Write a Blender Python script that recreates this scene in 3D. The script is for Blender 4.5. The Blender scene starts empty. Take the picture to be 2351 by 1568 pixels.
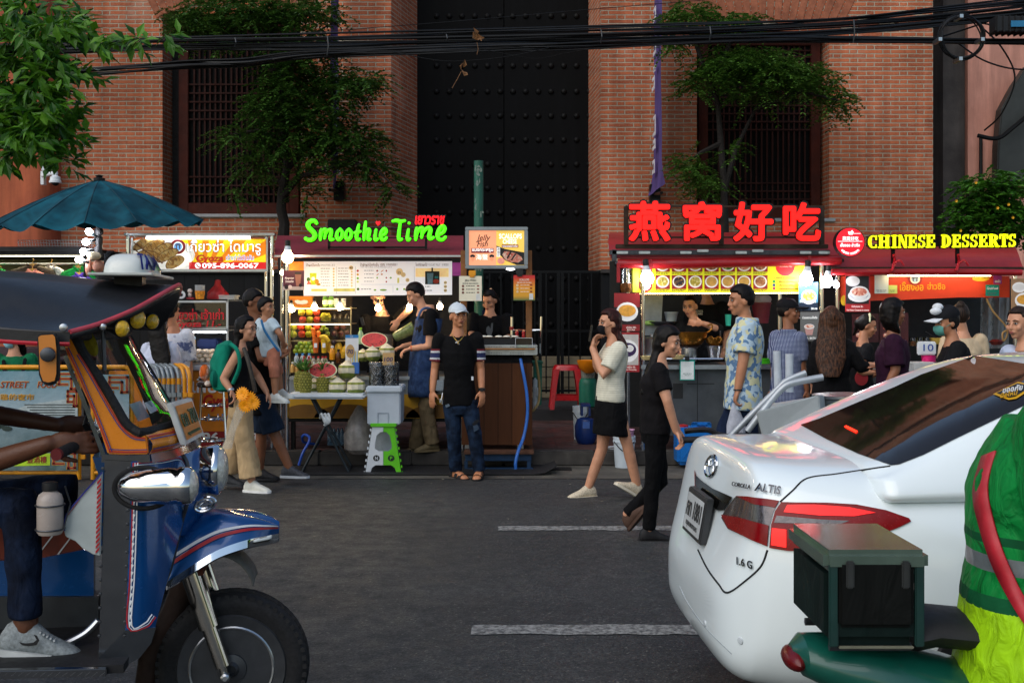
import bpy,bmesh,math,random
from mathutils import Vector,Matrix,noise
from mathutils.bvhtree import BVHTree
R=math.radians
SC=bpy.context.scene
COL=SC.collection
random.seed(7)
# ---------------------------------------------------------------- camera
F,CX,HY,CH=2600.0,1175.5,725.0,1.62
cam=bpy.data.cameras.new('camera');cam_ob=bpy.data.objects.new('camera',cam);COL.objects.link(cam_ob)
cam.sensor_width=36;cam.lens=36*F/2351;cam.shift_y=-59/2351
cam.clip_start=.05;cam.clip_end=300
cam_ob.location=(0,0,CH);cam_ob.rotation_euler=(R(90),0,0)
SC.camera=cam_ob
# ---------------------------------------------------------------- light
world=bpy.data.worlds.new("World");SC.world=world;world.use_nodes=True
SUN_EL,SUN_AZ=46,222
nt=world.node_tree;nt.nodes.clear()
sky=nt.nodes.new('ShaderNodeTexSky');sky.sky_type='NISHITA';sky.sun_disc=False
sky.sun_elevation=R(SUN_EL);sky.sun_rotation=R(SUN_AZ);sky.air_density=1.3;sky.dust_density=1.2;sky.ozone_density=1.0
bg=nt.nodes.new('ShaderNodeBackground');bg.inputs[1].default_value=0.085
wo=nt.nodes.new('ShaderNodeOutputWorld')
nt.links.new(sky.outputs[0],bg.inputs[0]);nt.links.new(bg.outputs[0],wo.inputs[0])
sun=bpy.data.lights.new('sun','SUN');sun.energy=1.1;sun.angle=R(75);sun.color=(1,.92,.83)
sun_ob=bpy.data.objects.new('sun',sun);COL.objects.link(sun_ob)
_e,_a=R(SUN_EL),R(SUN_AZ)
sun_ob.rotation_euler=(-Vector((math.cos(_e)*math.sin(_a),math.cos(_e)*math.cos(_a),math.sin(_e)))).to_track_quat('-Z','Y').to_euler()
SC.view_settings.view_transform='Standard';SC.view_settings.look='None'
SC.view_settings.exposure=0.78;SC.view_settings.gamma=1
SC.cycles.use_denoising=True
SC.cycles.max_bounces=8;SC.cycles.transparent_max_bounces=12
SC.cycles.sample_clamp_indirect=6
# ---------------------------------------------------------------- helpers
def P(X,Y,d):return Vector(((X-CX)/F*d,d,CH-(Y-HY)/F*d))
def lin(h):
 return tuple((c/12.92 if c<=.04045 else((c+.055)/1.055)**2.4)for c in(int(h[i:i+2],16)/255 for i in(0,2,4)))
_M={}
def N(t,kind,**kw):
 n=t.nodes.new('ShaderNode'+kind)
 for k,v in kw.items():
  if k.startswith('i_'):
   k=k[2:];n.inputs[int(k)if k.isdigit()else k.replace('_',' ')].default_value=v
  else:setattr(n,k,v)
 return n
def base_mat(name):
 m=bpy.data.materials.new(name);m.use_nodes=True
 t=m.node_tree;b=t.nodes['Principled BSDF']
 return m,t,b
def ramp(t,src,stops,const=False):
 r=N(t,'ValToRGB');t.links.new(src,r.inputs[0]);e=r.color_ramp.elements
 if const:r.color_ramp.interpolation='CONSTANT'
 while len(e)<len(stops):e.new(.5)
 for x,(p,c)in zip(e,stops):
  x.position=p;x.color=(*lin(c),1)if isinstance(c,str)else(c,c,c,1)
 return r.outputs[0]
def mixc(t,fac,a,b,mode='MIX'):
 n=N(t,'Mix',data_type='RGBA',blend_type=mode)
 for s,v in((n.inputs[0],fac),(n.inputs[6],a),(n.inputs[7],b)):
  if isinstance(v,bpy.types.NodeSocket):t.links.new(v,s)
  elif isinstance(v,str):s.default_value=(*lin(v),1)
  elif isinstance(v,(int,float)):s.default_value=v if s.type=='VALUE' else(v,v,v,1)
  else:s.default_value=v
 return n.outputs[2]
def bump(t,b,h,s=.3,dist=.01):
 n=N(t,'Bump',i_Strength=s,i_Distance=dist);t.links.new(h,n.inputs['Height']);t.links.new(n.outputs[0],b.inputs['Normal'])
def noise_tex(t,scale,detail=4,vec=None,rough=.6):
 n=N(t,'TexNoise',i_Scale=scale,i_Detail=detail,i_Roughness=rough)
 if vec is None:vec=N(t,'TexCoord').outputs['Object']
 t.links.new(vec,n.inputs['Vector']);return n.outputs[0]
def M(h,r=.55,m=0.,var=.18,sc=9.,bp=.0,bsc=60.,e=0.,coat=0.,alpha=1.,tr=0.,ior=1.45,spec=.5):
 """plain procedural surface: a colour broken by noise, optional bump, gloss, glow"""
 key=(h,r,m,var,sc,bp,bsc,e,coat,alpha,tr,spec)
 if key in _M:return _M[key]
 mt,t,b=base_mat('surface_'+h)
 c=noise_tex(t,sc)
 lo=N(t,'MapRange',i_1=.3,i_2=.7,i_3=1-var,i_4=1+var);t.links.new(c,lo.inputs[0])
 col=mixc(t,1.0,h,lo.outputs[0],'MULTIPLY')
 t.links.new(col,b.inputs['Base Color'])
 rr=N(t,'MapRange',i_1=.3,i_2=.7,i_3=max(.02,r*.85),i_4=min(1,r*1.15));t.links.new(noise_tex(t,sc*3.1),rr.inputs[0])
 t.links.new(rr.outputs[0],b.inputs['Roughness'])
 b.inputs['Metallic'].default_value=m;b.inputs['Coat Weight'].default_value=coat;b.inputs['Coat Roughness'].default_value=.06
 b.inputs['Alpha'].default_value=alpha;b.inputs['Transmission Weight'].default_value=tr;b.inputs['IOR'].default_value=ior
 b.inputs['Specular IOR Level'].default_value=spec
 if e:t.links.new(col,b.inputs['Emission Color']);b.inputs['Emission Strength'].default_value=e
 if bp:bump(t,b,noise_tex(t,bsc,6),bp)
 _M[key]=mt;return mt
def cloth(h,sc=13.,s=.55,var=.22,r=.85,h2=None,weave=None):
 """woven cloth: soft wrinkles stretched downwards, slight colour drift"""
 key=('cloth',h,sc,s,h2,weave)
 if key in _M:return _M[key]
 mt,t,b=base_mat('cloth_'+h)
 mp=N(t,'Mapping');mp.inputs['Scale'].default_value=(1,1,.55)
 t.links.new(N(t,'TexCoord').outputs['Object'],mp.inputs[0])
 n=N(t,'TexNoise',i_Scale=sc,i_Detail=3.0,i_Distortion=1.3);t.links.new(mp.outputs[0],n.inputs['Vector'])
 lo=N(t,'MapRange',i_1=.3,i_2=.7,i_3=1-var,i_4=1+var);t.links.new(n.outputs[0],lo.inputs[0])
 c=h
 if h2:c=mixc(t,ramp(t,noise_tex(t,sc*.6,3),[(.42,0),(.6,1)]),h,h2)
 if weave:c=weave(t,c)
 col=mixc(t,1.,c,lo.outputs[0],'MULTIPLY')
 t.links.new(col,b.inputs['Base Color']);b.inputs['Roughness'].default_value=r;b.inputs['Specular IOR Level'].default_value=.14
 bump(t,b,n.outputs[0],s,.02);_M[key]=mt;return mt
class MB:
 """collects shapes into one mesh"""
 def __init__(s):s.v=[];s.f=[];s.mi=[];s.m=0
 def add(s,vs,fs):
  o=len(s.v);s.v+=[Vector(v)for v in vs];s.f+=[[i+o for i in f]for f in fs];s.mi+=[s.m]*len(fs);return s
 def box(s,a,b):
  x0,y0,z0=(min(a[i],b[i])for i in range(3));x1,y1,z1=(max(a[i],b[i])for i in range(3))
  return s.add([(x0,y0,z0),(x1,y0,z0),(x1,y1,z0),(x0,y1,z0),(x0,y0,z1),(x1,y0,z1),(x1,y1,z1),(x0,y1,z1)],[(0,3,2,1),(4,5,6,7),(0,1,5,4),(1,2,6,5),(2,3,7,6),(3,0,4,7)])
 def pb(s,X0,Y0,X1,Y1,d,t):
  a,b=P(X0,Y0,d),P(X1,Y1,d);return s.box(a,(b.x,d+t,b.z))
 def obox(s,c,hx,hy,hz,M3=None):
  vs=[Vector((x*hx,y*hy,z*hz))for z in(-1,1)for x,y in((-1,-1),(1,-1),(1,1),(-1,1))]
  vs=[(M3@v if M3 else v)+Vector(c)for v in vs]
  return s.add(vs,[(0,3,2,1),(4,5,6,7),(0,1,5,4),(1,2,6,5),(2,3,7,6),(3,0,4,7)])
 def rings(s,rs,cap=True,closed=True):
  n=len(rs[0]);vs=[v for r in rs for v in r];fs=[]
  for i in range(len(rs)-1):
   for j in range(n if closed else n-1):
    k=(j+1)%n;fs.append((i*n+j,i*n+k,(i+1)*n+k,(i+1)*n+j))
  if cap:fs.append(tuple(range(n))[::-1]);fs.append(tuple(range((len(rs)-1)*n,len(rs)*n)))
  return s.add(vs,fs)
 def tube(s,pts,r,n=8,cap=True):
  pts=[Vector(p)for p in pts];rr=r if isinstance(r,(list,tuple))else[r]*len(pts)
  rs=[];up=None
  for i,p in enumerate(pts):
   t=(pts[min(i+1,len(pts)-1)]-pts[max(i-1,0)])
   if t.length<1e-9:t=Vector((0,0,1))
   t.normalize()
   if up is None:up=t.orthogonal()
   else:
    up=up-t*up.dot(t)
    if up.length<1e-6:up=t.orthogonal()
   up.normalize();w=t.cross(up)
   rs.append([p+(up*math.cos(a)+w*math.sin(a))*rr[i]for a in(2*math.pi*k/n for k in range(n))])
  return s.rings(rs,cap)
 def lathe(s,c,prof,n=16,ax=(0,0,1)):
  ax=Vector(ax).normalized();u=ax.orthogonal().normalized();w=ax.cross(u);c=Vector(c)
  return s.rings([[c+ax*h+(u*math.cos(a)+w*math.sin(a))*max(r,1e-4)for a in(2*math.pi*k/n for k in range(n))]for r,h in prof])
 def ell(s,c,rx,ry=None,rz=None,n=12,M3=None,k=8):
  ry=rx if ry is None else ry;rz=rx if rz is None else rz;c=Vector(c);rs=[]
  for i in range(k+1):
   a=math.pi*i/k;q=max(math.sin(a),.012)
   r=[Vector((rx*q*math.cos(b),ry*q*math.sin(b),-rz*math.cos(a)))for b in(2*math.pi*j/n for j in range(n))]
   rs.append([(M3@v if M3 else v)+c for v in r])
  return s.rings(rs)
 def poly(s,pts,ext):
  pts=[Vector(p)for p in pts];n=len(pts);e=Vector(ext)
  return s.add(pts+[p+e for p in pts],[tuple(range(n)),tuple(range(2*n-1,n-1,-1))]+[(i,i+n,(i+1)%n+n,(i+1)%n)for i in range(n)])
 def pp(s,pts,d,t):return s.poly([P(x,y,d)for x,y in pts],(0,t,0))
 def disc(s,X,Y,rx,ry,d,t=.002,n=20):
  return s.pp([(X+rx*math.cos(2*math.pi*k/n),Y+ry*math.sin(2*math.pi*k/n))for k in range(n)],d,t)
 def quad(s,a,b,c,d):return s.add([a,b,c,d],[(0,1,2,3)])
def rootloc(o):
 while o.parent:o=o.parent
 return o.location.copy()
def tag(o,label=None,cat=None,group=None,kind=None):
 for k,v in(('label',label),('category',cat),('group',group),('kind',kind)):
  if v:o[k]=v
 return o
def T(name,label,cat,loc,group=None):
 o=bpy.data.objects.new(name,None);COL.objects.link(o);o.location=loc;o.empty_display_size=.1
 return tag(o,label,cat,group)
def put(name,me,mats,parent=None):
 o=bpy.data.objects.new(name,me)
 for m in(mats if isinstance(mats,(list,tuple))else[mats]):me.materials.append(m)
 COL.objects.link(o)
 if parent:o.parent=parent
 return o
def B(name,mb,mats,parent=None,sm=40,bev=0.,label=None,loc=None):
 """link the collected shapes as ONE mesh object (world coordinates in, root-relative stored)"""
 off=rootloc(parent)if parent else(Vector(loc)if loc is not None else Vector((0,0,0)))
 me=bpy.data.meshes.new(name);me.from_pydata([v-off for v in mb.v],[],mb.f);me.polygons.foreach_set('material_index',mb.mi)
 bm=bmesh.new();bm.from_mesh(me);bmesh.ops.recalc_face_normals(bm,faces=bm.faces)
 if bev:
  es=[e for e in bm.edges if len(e.link_faces)==2 and e.calc_face_angle(0)>R(35)]
  bmesh.ops.bevel(bm,geom=es,offset=bev,segments=2,affect='EDGES',clamp_overlap=True)
 bm.to_mesh(me);bm.free()
 if sm:
  me.polygons.foreach_set('use_smooth',[True]*len(me.polygons));me.set_sharp_from_angle(angle=R(sm))
 o=put(name,me,mats,parent)
 if loc is not None and not parent:o.location=off
 if label:o['label']=label
 return o
def txt(mb,body,X0,Y0,X1,Y1,d,t=.004,bold=0.,shear=0.,to=None):
 """lettering fitted to a photo rectangle at depth d (to: maps (u,v,w) to space instead)"""
 c=bpy.data.curves.new('lettering','FONT');c.body=body;c.extrude=.5;c.offset=bold;c.shear=shear;c.resolution_u=3
 o=bpy.data.objects.new('lettering',c);me=bpy.data.meshes.new_from_object(o)
 vs=[v.co.copy()for v in me.vertices]
 if not vs:return mb
 x0,x1=min(v.x for v in vs),max(v.x for v in vs);y0,y1=min(v.y for v in vs),max(v.y for v in vs)
 if to:f=to
 else:
  a,b=P(X0,Y1,d),P(X1,Y0,d)
  f=lambda u,v,w:Vector((a.x+(b.x-a.x)*u,d-t*w,a.z+(b.z-a.z)*v))
 mb.add([f((v.x-x0)/(x1-x0),(v.y-y0)/(y1-y0),v.z+.5)for v in vs],[tuple(p.vertices)for p in me.polygons])
 bpy.data.objects.remove(o);bpy.data.curves.remove(c);bpy.data.meshes.remove(me);return mb
def kids(o):return[c for c in COL.objects if c.parent==o]
def dup(o,loc=None,rz=None,label=None,scale=None,parent=None):
 c=o.copy();COL.objects.link(c)
 if parent:c.parent=parent
 if loc is not None:c.location=loc
 if rz is not None:c.rotation_euler=(0,0,rz)
 if scale is not None:c.scale=(scale,)*3
 if label:c['label']=label
 for ch in kids(o):dup(ch,parent=c)
 return c
def evald(mb,voxel,smooth=2,fold=0.,fs=9.):
 """fuse overlapping shapes into one continuous skin"""
 me=bpy.data.meshes.new('skin');me.from_pydata(mb.v,[],mb.f)
 o=bpy.data.objects.new('skin',me);COL.objects.link(o)
 r=o.modifiers.new('r','REMESH');r.mode='VOXEL';r.voxel_size=voxel;r.adaptivity=0
 if smooth:s=o.modifiers.new('s','SMOOTH');s.iterations=smooth;s.factor=.5
 dg=bpy.context.evaluated_depsgraph_get();dg.update()
 out=bpy.data.meshes.new_from_object(o.evaluated_get(dg));bpy.data.objects.remove(o);bpy.data.meshes.remove(me)
 if fold:
  ns=[n.vector.copy()for n in out.vertex_normals]
  for v,n in zip(out.vertices,ns):
   p=v.co;q=noise.noise(Vector((p.x*fs,p.y*fs,p.z*fs*1.7)))+.5*noise.noise(Vector((p.x*fs*2.3,p.y*fs*2.3,p.z*fs*3.1)))
   v.co=p+n*q*fold
 out.polygons.foreach_set('use_smooth',[True]*len(out.polygons));return out
def skin(name,mb,mats,parent,voxel=.01,smooth=2,fold=0.,fs=9.,pick=None,label=None):
 me=evald(mb,voxel,smooth,fold,fs)
 if pick:
  for p in me.polygons:p.material_index=pick(p.center)
 off=rootloc(parent);me.transform(Matrix.Translation(-off))
 o=put(name,me,mats,parent)
 if label:o['label']=label
 return o
# frequently used surfaces
STEEL=M('b8bcc0',.32,1.,.12,20);DSTEEL=M('4a4c50',.45,.8,.2,14);CHROME=M('d6dade',.08,1.,.05,6)
BLACK=M('121214',.5,0,.3,12);BLKMET=M('101113',.4,.6,.3,12);WHITE=M('d9dcdf',.5,0,.06,8)
PLASTIC_W=M('d4dade',.4,0,.05,10);RUBBER=M('141416',.8,0,.25,25,.2)
def clear_mat(name,h,film=.008,r=.04,wr=0.):
 m,t,b=base_mat(name);t.nodes.remove(b);out=t.nodes['Material Output']
 tr=N(t,'BsdfTransparent');gl=N(t,'BsdfGlossy',i_Roughness=r);tr.inputs[0].default_value=(*lin(h),1);fr=N(t,'Fresnel',i_IOR=1.45)
 ad=N(t,'Math',operation='ADD',i_1=film);ad.use_clamp=True;mx=N(t,'MixShader');t.links.new(fr.outputs[0],ad.inputs[0]);t.links.new(ad.outputs[0],mx.inputs[0])
 t.links.new(tr.outputs[0],mx.inputs[1]);t.links.new(gl.outputs[0],mx.inputs[2]);t.links.new(mx.outputs[0],out.inputs[0])
 if wr:
  bp_=N(t,'Bump',i_Strength=wr,i_Distance=.03);t.links.new(noise_tex(t,14,4),bp_.inputs['Height']);t.links.new(bp_.outputs[0],gl.inputs['Normal'])
 return m
GLASS=clear_mat('clear_glass','f2f5f5');BAGFILM=clear_mat('clear_film','e8ecec',.1,.12,.9);WOOD=M('7a4d26',.6,0,.35,14,.3,40)
# ================================================================ SETTING
def brick_mat(name,sx=.5135,sy=.0667,tint='cc6a40',tint2='a04a2e',mort='c9baa2',rot=False,head=False):
 m,t,b=base_mat(name)
 g=N(t,'NewGeometry');sp=N(t,'SeparateXYZ');t.links.new(g.outputs['Position'],sp.inputs[0])
 ad=N(t,'Math',operation='ADD');t.links.new(sp.outputs[0],ad.inputs[0]);t.links.new(sp.outputs[1],ad.inputs[1])
 cb=N(t,'CombineXYZ');t.links.new(ad.outputs[0],cb.inputs[1 if rot else 0]);t.links.new(sp.outputs[2],cb.inputs[0 if rot else 1])
 nz=N(t,'TexNoise',i_Scale=9.0,i_Detail=5.0);t.links.new(g.outputs['Position'],nz.inputs['Vector'])
 off=N(t,'VectorMath',operation='MULTIPLY_ADD');t.links.new(nz.outputs['Color'],off.inputs[0]);off.inputs[1].default_value=(.022,.013,0);t.links.new(cb.outputs[0],off.inputs[2])
 def mth(op,x,y=None,z=None):
  n=N(t,'Math',operation=op)
  for i,v in enumerate((x,y,z)):
   if v is None:continue
   if isinstance(v,(int,float)):n.inputs[i].default_value=v
   else:t.links.new(v,n.inputs[i])
  return n.outputs[0]
 s2=N(t,'SeparateXYZ');t.links.new(off.outputs[0],s2.inputs[0]);rz=mth('DIVIDE',s2.outputs[1],sy);row=mth('FLOOR',rz);fz=mth('FRACT',rz)
 ux=mth('MULTIPLY_ADD',mth('MODULO',row,2.0),.5,mth('DIVIDE',s2.outputs[0],sx));fu=mth('FRACT',ux);hd=mth('GREATER_THAN',fu,.765)
 dx=mth('MULTIPLY',mth('MINIMUM',mth('MINIMUM',fu,mth('SUBTRACT',1.0,fu)),mth('ABSOLUTE',mth('SUBTRACT',fu,.765))),sx);dz=mth('MULTIPLY',mth('MINIMUM',fz,mth('SUBTRACT',1.0,fz)),sy)
 mt_=N(t,'MapRange',interpolation_type='SMOOTHSTEP',i_1=.0058,i_2=.0098,i_3=1.0,i_4=0.0);t.links.new(mth('MINIMUM',dx,dz),mt_.inputs[0])
 wn_=N(t,'TexWhiteNoise',noise_dimensions='2D');cv=N(t,'CombineXYZ');t.links.new(mth('MULTIPLY_ADD',mth('FLOOR',ux),2.0,hd),cv.inputs[0]);t.links.new(row,cv.inputs[1]);t.links.new(cv.outputs[0],wn_.inputs['Vector'])
 class k:outputs={'Color':wn_.outputs['Value'],'Fac':mt_.outputs[0]}
 fine=noise_tex(t,34,6,g.outputs['Position']);big=noise_tex(t,.55,4,g.outputs['Position']);mid=noise_tex(t,5,4,g.outputs['Position'])
 c=mixc(t,k.outputs['Color'],tint,tint2)
 c=mixc(t,ramp(t,fine,[(.35,0),(.75,1)]),c,'b97a5c')
 c=mixc(t,ramp(t,mid,[(.55,0),(.8,.55)]),c,'5e3226')
 mc=mixc(t,fine,mort,'a39684')
 c=mixc(t,k.outputs['Fac'],c,mc)
 dirt=ramp(t,big,[(.32,.66),(.68,1.12)])
 c=mixc(t,1.,c,dirt,'MULTIPLY')
 mp=N(t,'Mapping');mp.inputs['Scale'].default_value=(2.2,2.2,.12);t.links.new(g.outputs['Position'],mp.inputs[0])
 st=ramp(t,noise_tex(t,2.0,5,mp.outputs[0]),[(.4,.8),(.6,1.05)])
 c=mixc(t,1.,c,st,'MULTIPLY');c=mixc(t,ramp(t,noise_tex(t,1.1,6,g.outputs['Position'],.7),[(.56,0),(.74,.4)]),c,'b3a292')
 t.links.new(c,b.inputs['Base Color']);b.inputs['Roughness'].default_value=.92;b.inputs['Specular IOR Level'].default_value=.2
 h=N(t,'Math',operation='MULTIPLY_ADD',i_1=-1.0);t.links.new(k.outputs['Fac'],h.inputs[0])
 f2=N(t,'Math',operation='MULTIPLY',i_1=.55);t.links.new(fine,f2.inputs[0]);t.links.new(f2.outputs[0],h.inputs[2])
 bump(t,b,h.outputs[0],.9,.014);return m
BRICK=brick_mat('brick');ARCH=brick_mat('arch_brick',.42,.075,'a8684e','8a4c38','a08c78',rot=True)
def plaster(name,h,h2,sc=1.3):
 m,t,b=base_mat(name);g=N(t,'NewGeometry').outputs['Position']
 mp=N(t,'Mapping');mp.inputs['Scale'].default_value=(3,3,.35);t.links.new(g,mp.inputs[0])
 a=ramp(t,noise_tex(t,sc,6,g),[(.38,0),(.66,1)]);s=ramp(t,noise_tex(t,1.6,6,mp.outputs[0]),[(.4,.7),(.62,1.05)])
 c=mixc(t,1.,mixc(t,a,h,h2),s,'MULTIPLY');t.links.new(c,b.inputs['Base Color']);b.inputs['Roughness'].default_value=.9
 bump(t,b,noise_tex(t,40,5,g),.25);return m
def boards(name,h,h2,w=.16,ax=0,gap=.04):
 """planks with dark joints, running upright"""
 m,t,b=base_mat(name);g=N(t,'NewGeometry').outputs['Position']
 sp=N(t,'SeparateXYZ');t.links.new(g,sp.inputs[0])
 dv=N(t,'Math',operation='DIVIDE',i_1=w);t.links.new(sp.outputs[ax],dv.inputs[0])
 fl=N(t,'Math',operation='FLOOR');t.links.new(dv.outputs[0],fl.inputs[0]);fr=N(t,'Math',operation='FRACT');t.links.new(dv.outputs[0],fr.inputs[0])
 wn=N(t,'TexWhiteNoise',noise_dimensions='1D');t.links.new(fl.outputs[0],wn.inputs['W'])
 sc=[14,14,14];sc[2 if ax<2 else 0]=1.2
 mp=N(t,'Mapping');mp.inputs['Scale'].default_value=sc;t.links.new(g,mp.inputs[0])
 gr=noise_tex(t,2.0,7,mp.outputs[0],.7)
 c=mixc(t,gr,h,h2);c=mixc(t,1.,c,ramp(t,wn.outputs[0],[(0,.65),(1,1.25)]),'MULTIPLY')
 jt=ramp(t,fr.outputs[0],[(0,0),(gap,1),(1-gap,1),(1,0)]);c=mixc(t,1.,c,jt,'MULTIPLY')
 t.links.new(c,b.inputs['Base Color']);b.inputs['Roughness'].default_value=.62;b.inputs['Specular IOR Level'].default_value=.2;bump(t,b,mixc(t,.25,jt,gr),.5,.01);return m
# road ------------------------------------------------------------
def asphalt():
 m,t,b=base_mat('asphalt');g=N(t,'NewGeometry').outputs['Position']
 big=noise_tex(t,.7,5,g);mid=noise_tex(t,6,6,g,.7);v=N(t,'TexVoronoi',i_Scale=110.);t.links.new(g,v.inputs['Vector'])
 mp=N(t,'Mapping');mp.inputs['Scale'].default_value=(.25,2.6,1);t.links.new(g,mp.inputs[0]);tr=noise_tex(t,1.0,5,mp.outputs[0])
 c=mixc(t,ramp(t,v.outputs['Color'],[(.2,0),(.9,1)]),'191a1a','434544')
 c=mixc(t,ramp(t,mid,[(.45,0),(.75,.8)]),c,'1a1a1b')
 c=mixc(t,1.,c,ramp(t,big,[(.32,.66),(.68,1.22)]),'MULTIPLY');c=mixc(t,1.,c,ramp(t,tr,[(.35,.9),(.65,1.06)]),'MULTIPLY')
 sp=ramp(t,noise_tex(t,42,2,g),[(.64,0),(.68,.85)]);c=mixc(t,sp,c,'6a6862')
 m2=N(t,'Mapping');m2.inputs['Scale'].default_value=(3.5,22,1);t.links.new(g,m2.inputs[0]);c=mixc(t,ramp(t,noise_tex(t,1.0,4,m2.outputs[0]),[(.68,0),(.73,.75)]),c,'101010');c=mixc(t,ramp(t,noise_tex(t,1.7,4,m2.outputs[0]),[(.7,0),(.74,.5)]),c,'6c6a66')
 cr=N(t,'TexVoronoi',feature='DISTANCE_TO_EDGE',i_Scale=.8)
 ds=N(t,'VectorMath',operation='MULTIPLY_ADD');nz=N(t,'TexNoise',i_Scale=3.0,i_Detail=6.0);t.links.new(g,nz.inputs['Vector']);t.links.new(nz.outputs['Color'],ds.inputs[0]);ds.inputs[1].default_value=(.5,.5,0);t.links.new(g,ds.inputs[2]);t.links.new(ds.outputs[0],cr.inputs['Vector'])
 ck=ramp(t,cr.outputs['Distance'],[(0,1),(.012,0)]);mk=ramp(t,big,[(.5,0),(.6,.75)]);mul=mixc(t,1.,ck,mk,'MULTIPLY')
 c=mixc(t,mul,c,'1a1a1b');t.links.new(c,b.inputs['Base Color'])
 rr=N(t,'MapRange',i_1=.3,i_2=.7,i_3=.5,i_4=.82);t.links.new(mid,rr.inputs[0]);t.links.new(rr.outputs[0],b.inputs['Roughness'])
 bump(t,b,mixc(t,.5,v.outputs['Distance'],mid),.6,.008);return m
def stru(name,mb,mats,**k):return tag(B(name,mb,mats,**k),kind='structure')
m_asph=asphalt()
stru('road',MB().quad((-60,-20,0),(60,-20,0),(60,40,0),(-60,40,0)),m_asph)
def worn_paint():
 m,t,b=base_mat('worn_paint');g=N(t,'NewGeometry').outputs['Position']
 w=ramp(t,noise_tex(t,26,7,g,.75),[(.42,1),(.58,0)]);c=mixc(t,w,'8f8f8b','454544');t.links.new(c,b.inputs['Base Color']);b.inputs['Roughness'].default_value=.75
 bump(t,b,noise_tex(t,120,4,g),.3,.004);return m
m_paint=worn_paint()
def gp(X,Y,z=0.):d=(CH-z)*F/(Y-HY);return Vector(((X-CX)/F*d,d,z))
for a,b_ in(((1144,1208),(1720,1218)),((1084,1435),(1760,1457))):
 p0,p1=gp(a[0],a[1]),gp(a[0],b_[1]);x1=p0.x+3.2
 pts=[]
 for i in range(41):
  f=i/40;pts.append((p0.x+(x1-p0.x)*f,p0.y+random.uniform(-.012,.012),.004))
 for i in range(41):
  f=1-i/40;pts.append((p0.x+(x1-p0.x)*f,p1.y+random.uniform(-.012,.012),.004))
 stru('lane_marking',MB().add(pts,[tuple(range(82))]),m_paint,sm=0)
m_gut=plaster('gutter_concrete','5d594f','3c3a36',2.5)
stru('gutter',MB().quad((-40,11.25,.005),(40,11.25,.005),(40,12.2,.005),(-40,12.2,.005)),m_gut)
kerb=MB()
x=-9.0
while x<9.5:kerb.box((x,12.2,0),(x+.985,12.42,.155+random.uniform(-.004,.004)));x+=.99
stru('kerb',kerb,plaster('kerb_concrete','4a4641','2e2c2a',3),bev=.018)
def tiles():
 m,t,b=base_mat('paving');g=N(t,'NewGeometry').outputs['Position']
 k=N(t,'TexBrick',offset=0,i_Scale=1.0,i_Mortar_Size=.006,i_Brick_Width=.5,i_Row_Height=.5);t.links.new(g,k.inputs['Vector'])
 k.inputs['Color1'].default_value=(*lin('4a2f2b'),1);k.inputs['Color2'].default_value=(*lin('5a3a34'),1);k.inputs['Mortar'].default_value=(*lin('221c1a'),1)
 c=mixc(t,ramp(t,noise_tex(t,2.2,6,g),[(.35,0),(.7,1)]),k.outputs['Color'],'2b2422');t.links.new(c,b.inputs['Base Color'])
 rr=ramp(t,noise_tex(t,3,4,g),[(.4,.35),(.6,.8)]);t.links.new(rr,b.inputs['Roughness']);bump(t,b,noise_tex(t,60,4,g),.3,.004);return m
stru('pavement',MB().box((-40,12.42,0),(40,15.84,.16)),tiles())
stru('step',MB().box((-40,15.84,0),(40,19.2,.31)),M('2a2a2c',.6,0,.3,3,.2,30),bev=.01)
# brick building --------------------------------------------------
D0=17.5
bld=T('brick_building','red brick building with black studded gate and two lattice windows behind the stalls','building',(0,D0,0))
def wx(X,d=D0):return(X-CX)/F*d
def wz(Y,d=D0):return CH-(Y-HY)/F*d
ZB,ZT=wz(620),9.0
holes=[(wx(373),wx(690),wz(492),wz(32),.42),(wx(898),wx(1379),-1,99,1.25),(wx(1600),wx(1904),wz(502),wz(72),.42)]
xs=sorted({wx(124),wx(2142)}|{h[0]for h in holes}|{h[1]for h in holes});zs=sorted({ZB,ZT,holes[0][2],holes[0][3],holes[2][2],holes[2][3]})
wall=MB()
for i in range(len(xs)-1):
 for j in range(len(zs)-1):
  x0,x1,z0,z1=xs[i],xs[i+1],zs[j],zs[j+1]
  if any(h[0]<=x0 and x1<=h[1]and h[2]<=z0 and z1<=h[3]for h in holes):continue
  wall.quad((x0,D0,z0),(x1,D0,z0),(x1,D0,z1),(x0,D0,z1))
for k,(x0,x1,z0,z1,dp)in enumerate(holes):
 z0,z1=max(z0,ZB),min(z1,ZT);s=.08 if k==1 else .03
 if k==1:xa,xb=wx(960,D0+dp),wx(1350,D0+dp)
 else:xa,xb=x0+s,x1-s
 wall.quad((x0,D0,z0),(xa,D0+dp,z0),(xa,D0+dp,z1),(x0,D0,z1));wall.quad((x1,D0,z0),(xb,D0+dp,z0),(xb,D0+dp,z1),(x1,D0,z1))
 if k!=1:
  wall.quad((x0,D0,z1),(x1,D0,z1),(xb,D0+dp,z1),(xa,D0+dp,z1));wall.quad((x0,D0,z0),(x1,D0,z0),(xb,D0+dp,z0),(xa,D0+dp,z0))
wall.quad((wx(2142),D0,ZB),(wx(2142),D0+4,ZB),(wx(2142),D0+4,ZT),(wx(2142),D0,ZT));wall.quad((wx(124),D0,ZB),(wx(124),D0+3,ZB),(wx(124),D0+3,ZT),(wx(124),D0,ZT))
B('wall',wall,BRICK,bld,sm=0)
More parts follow.
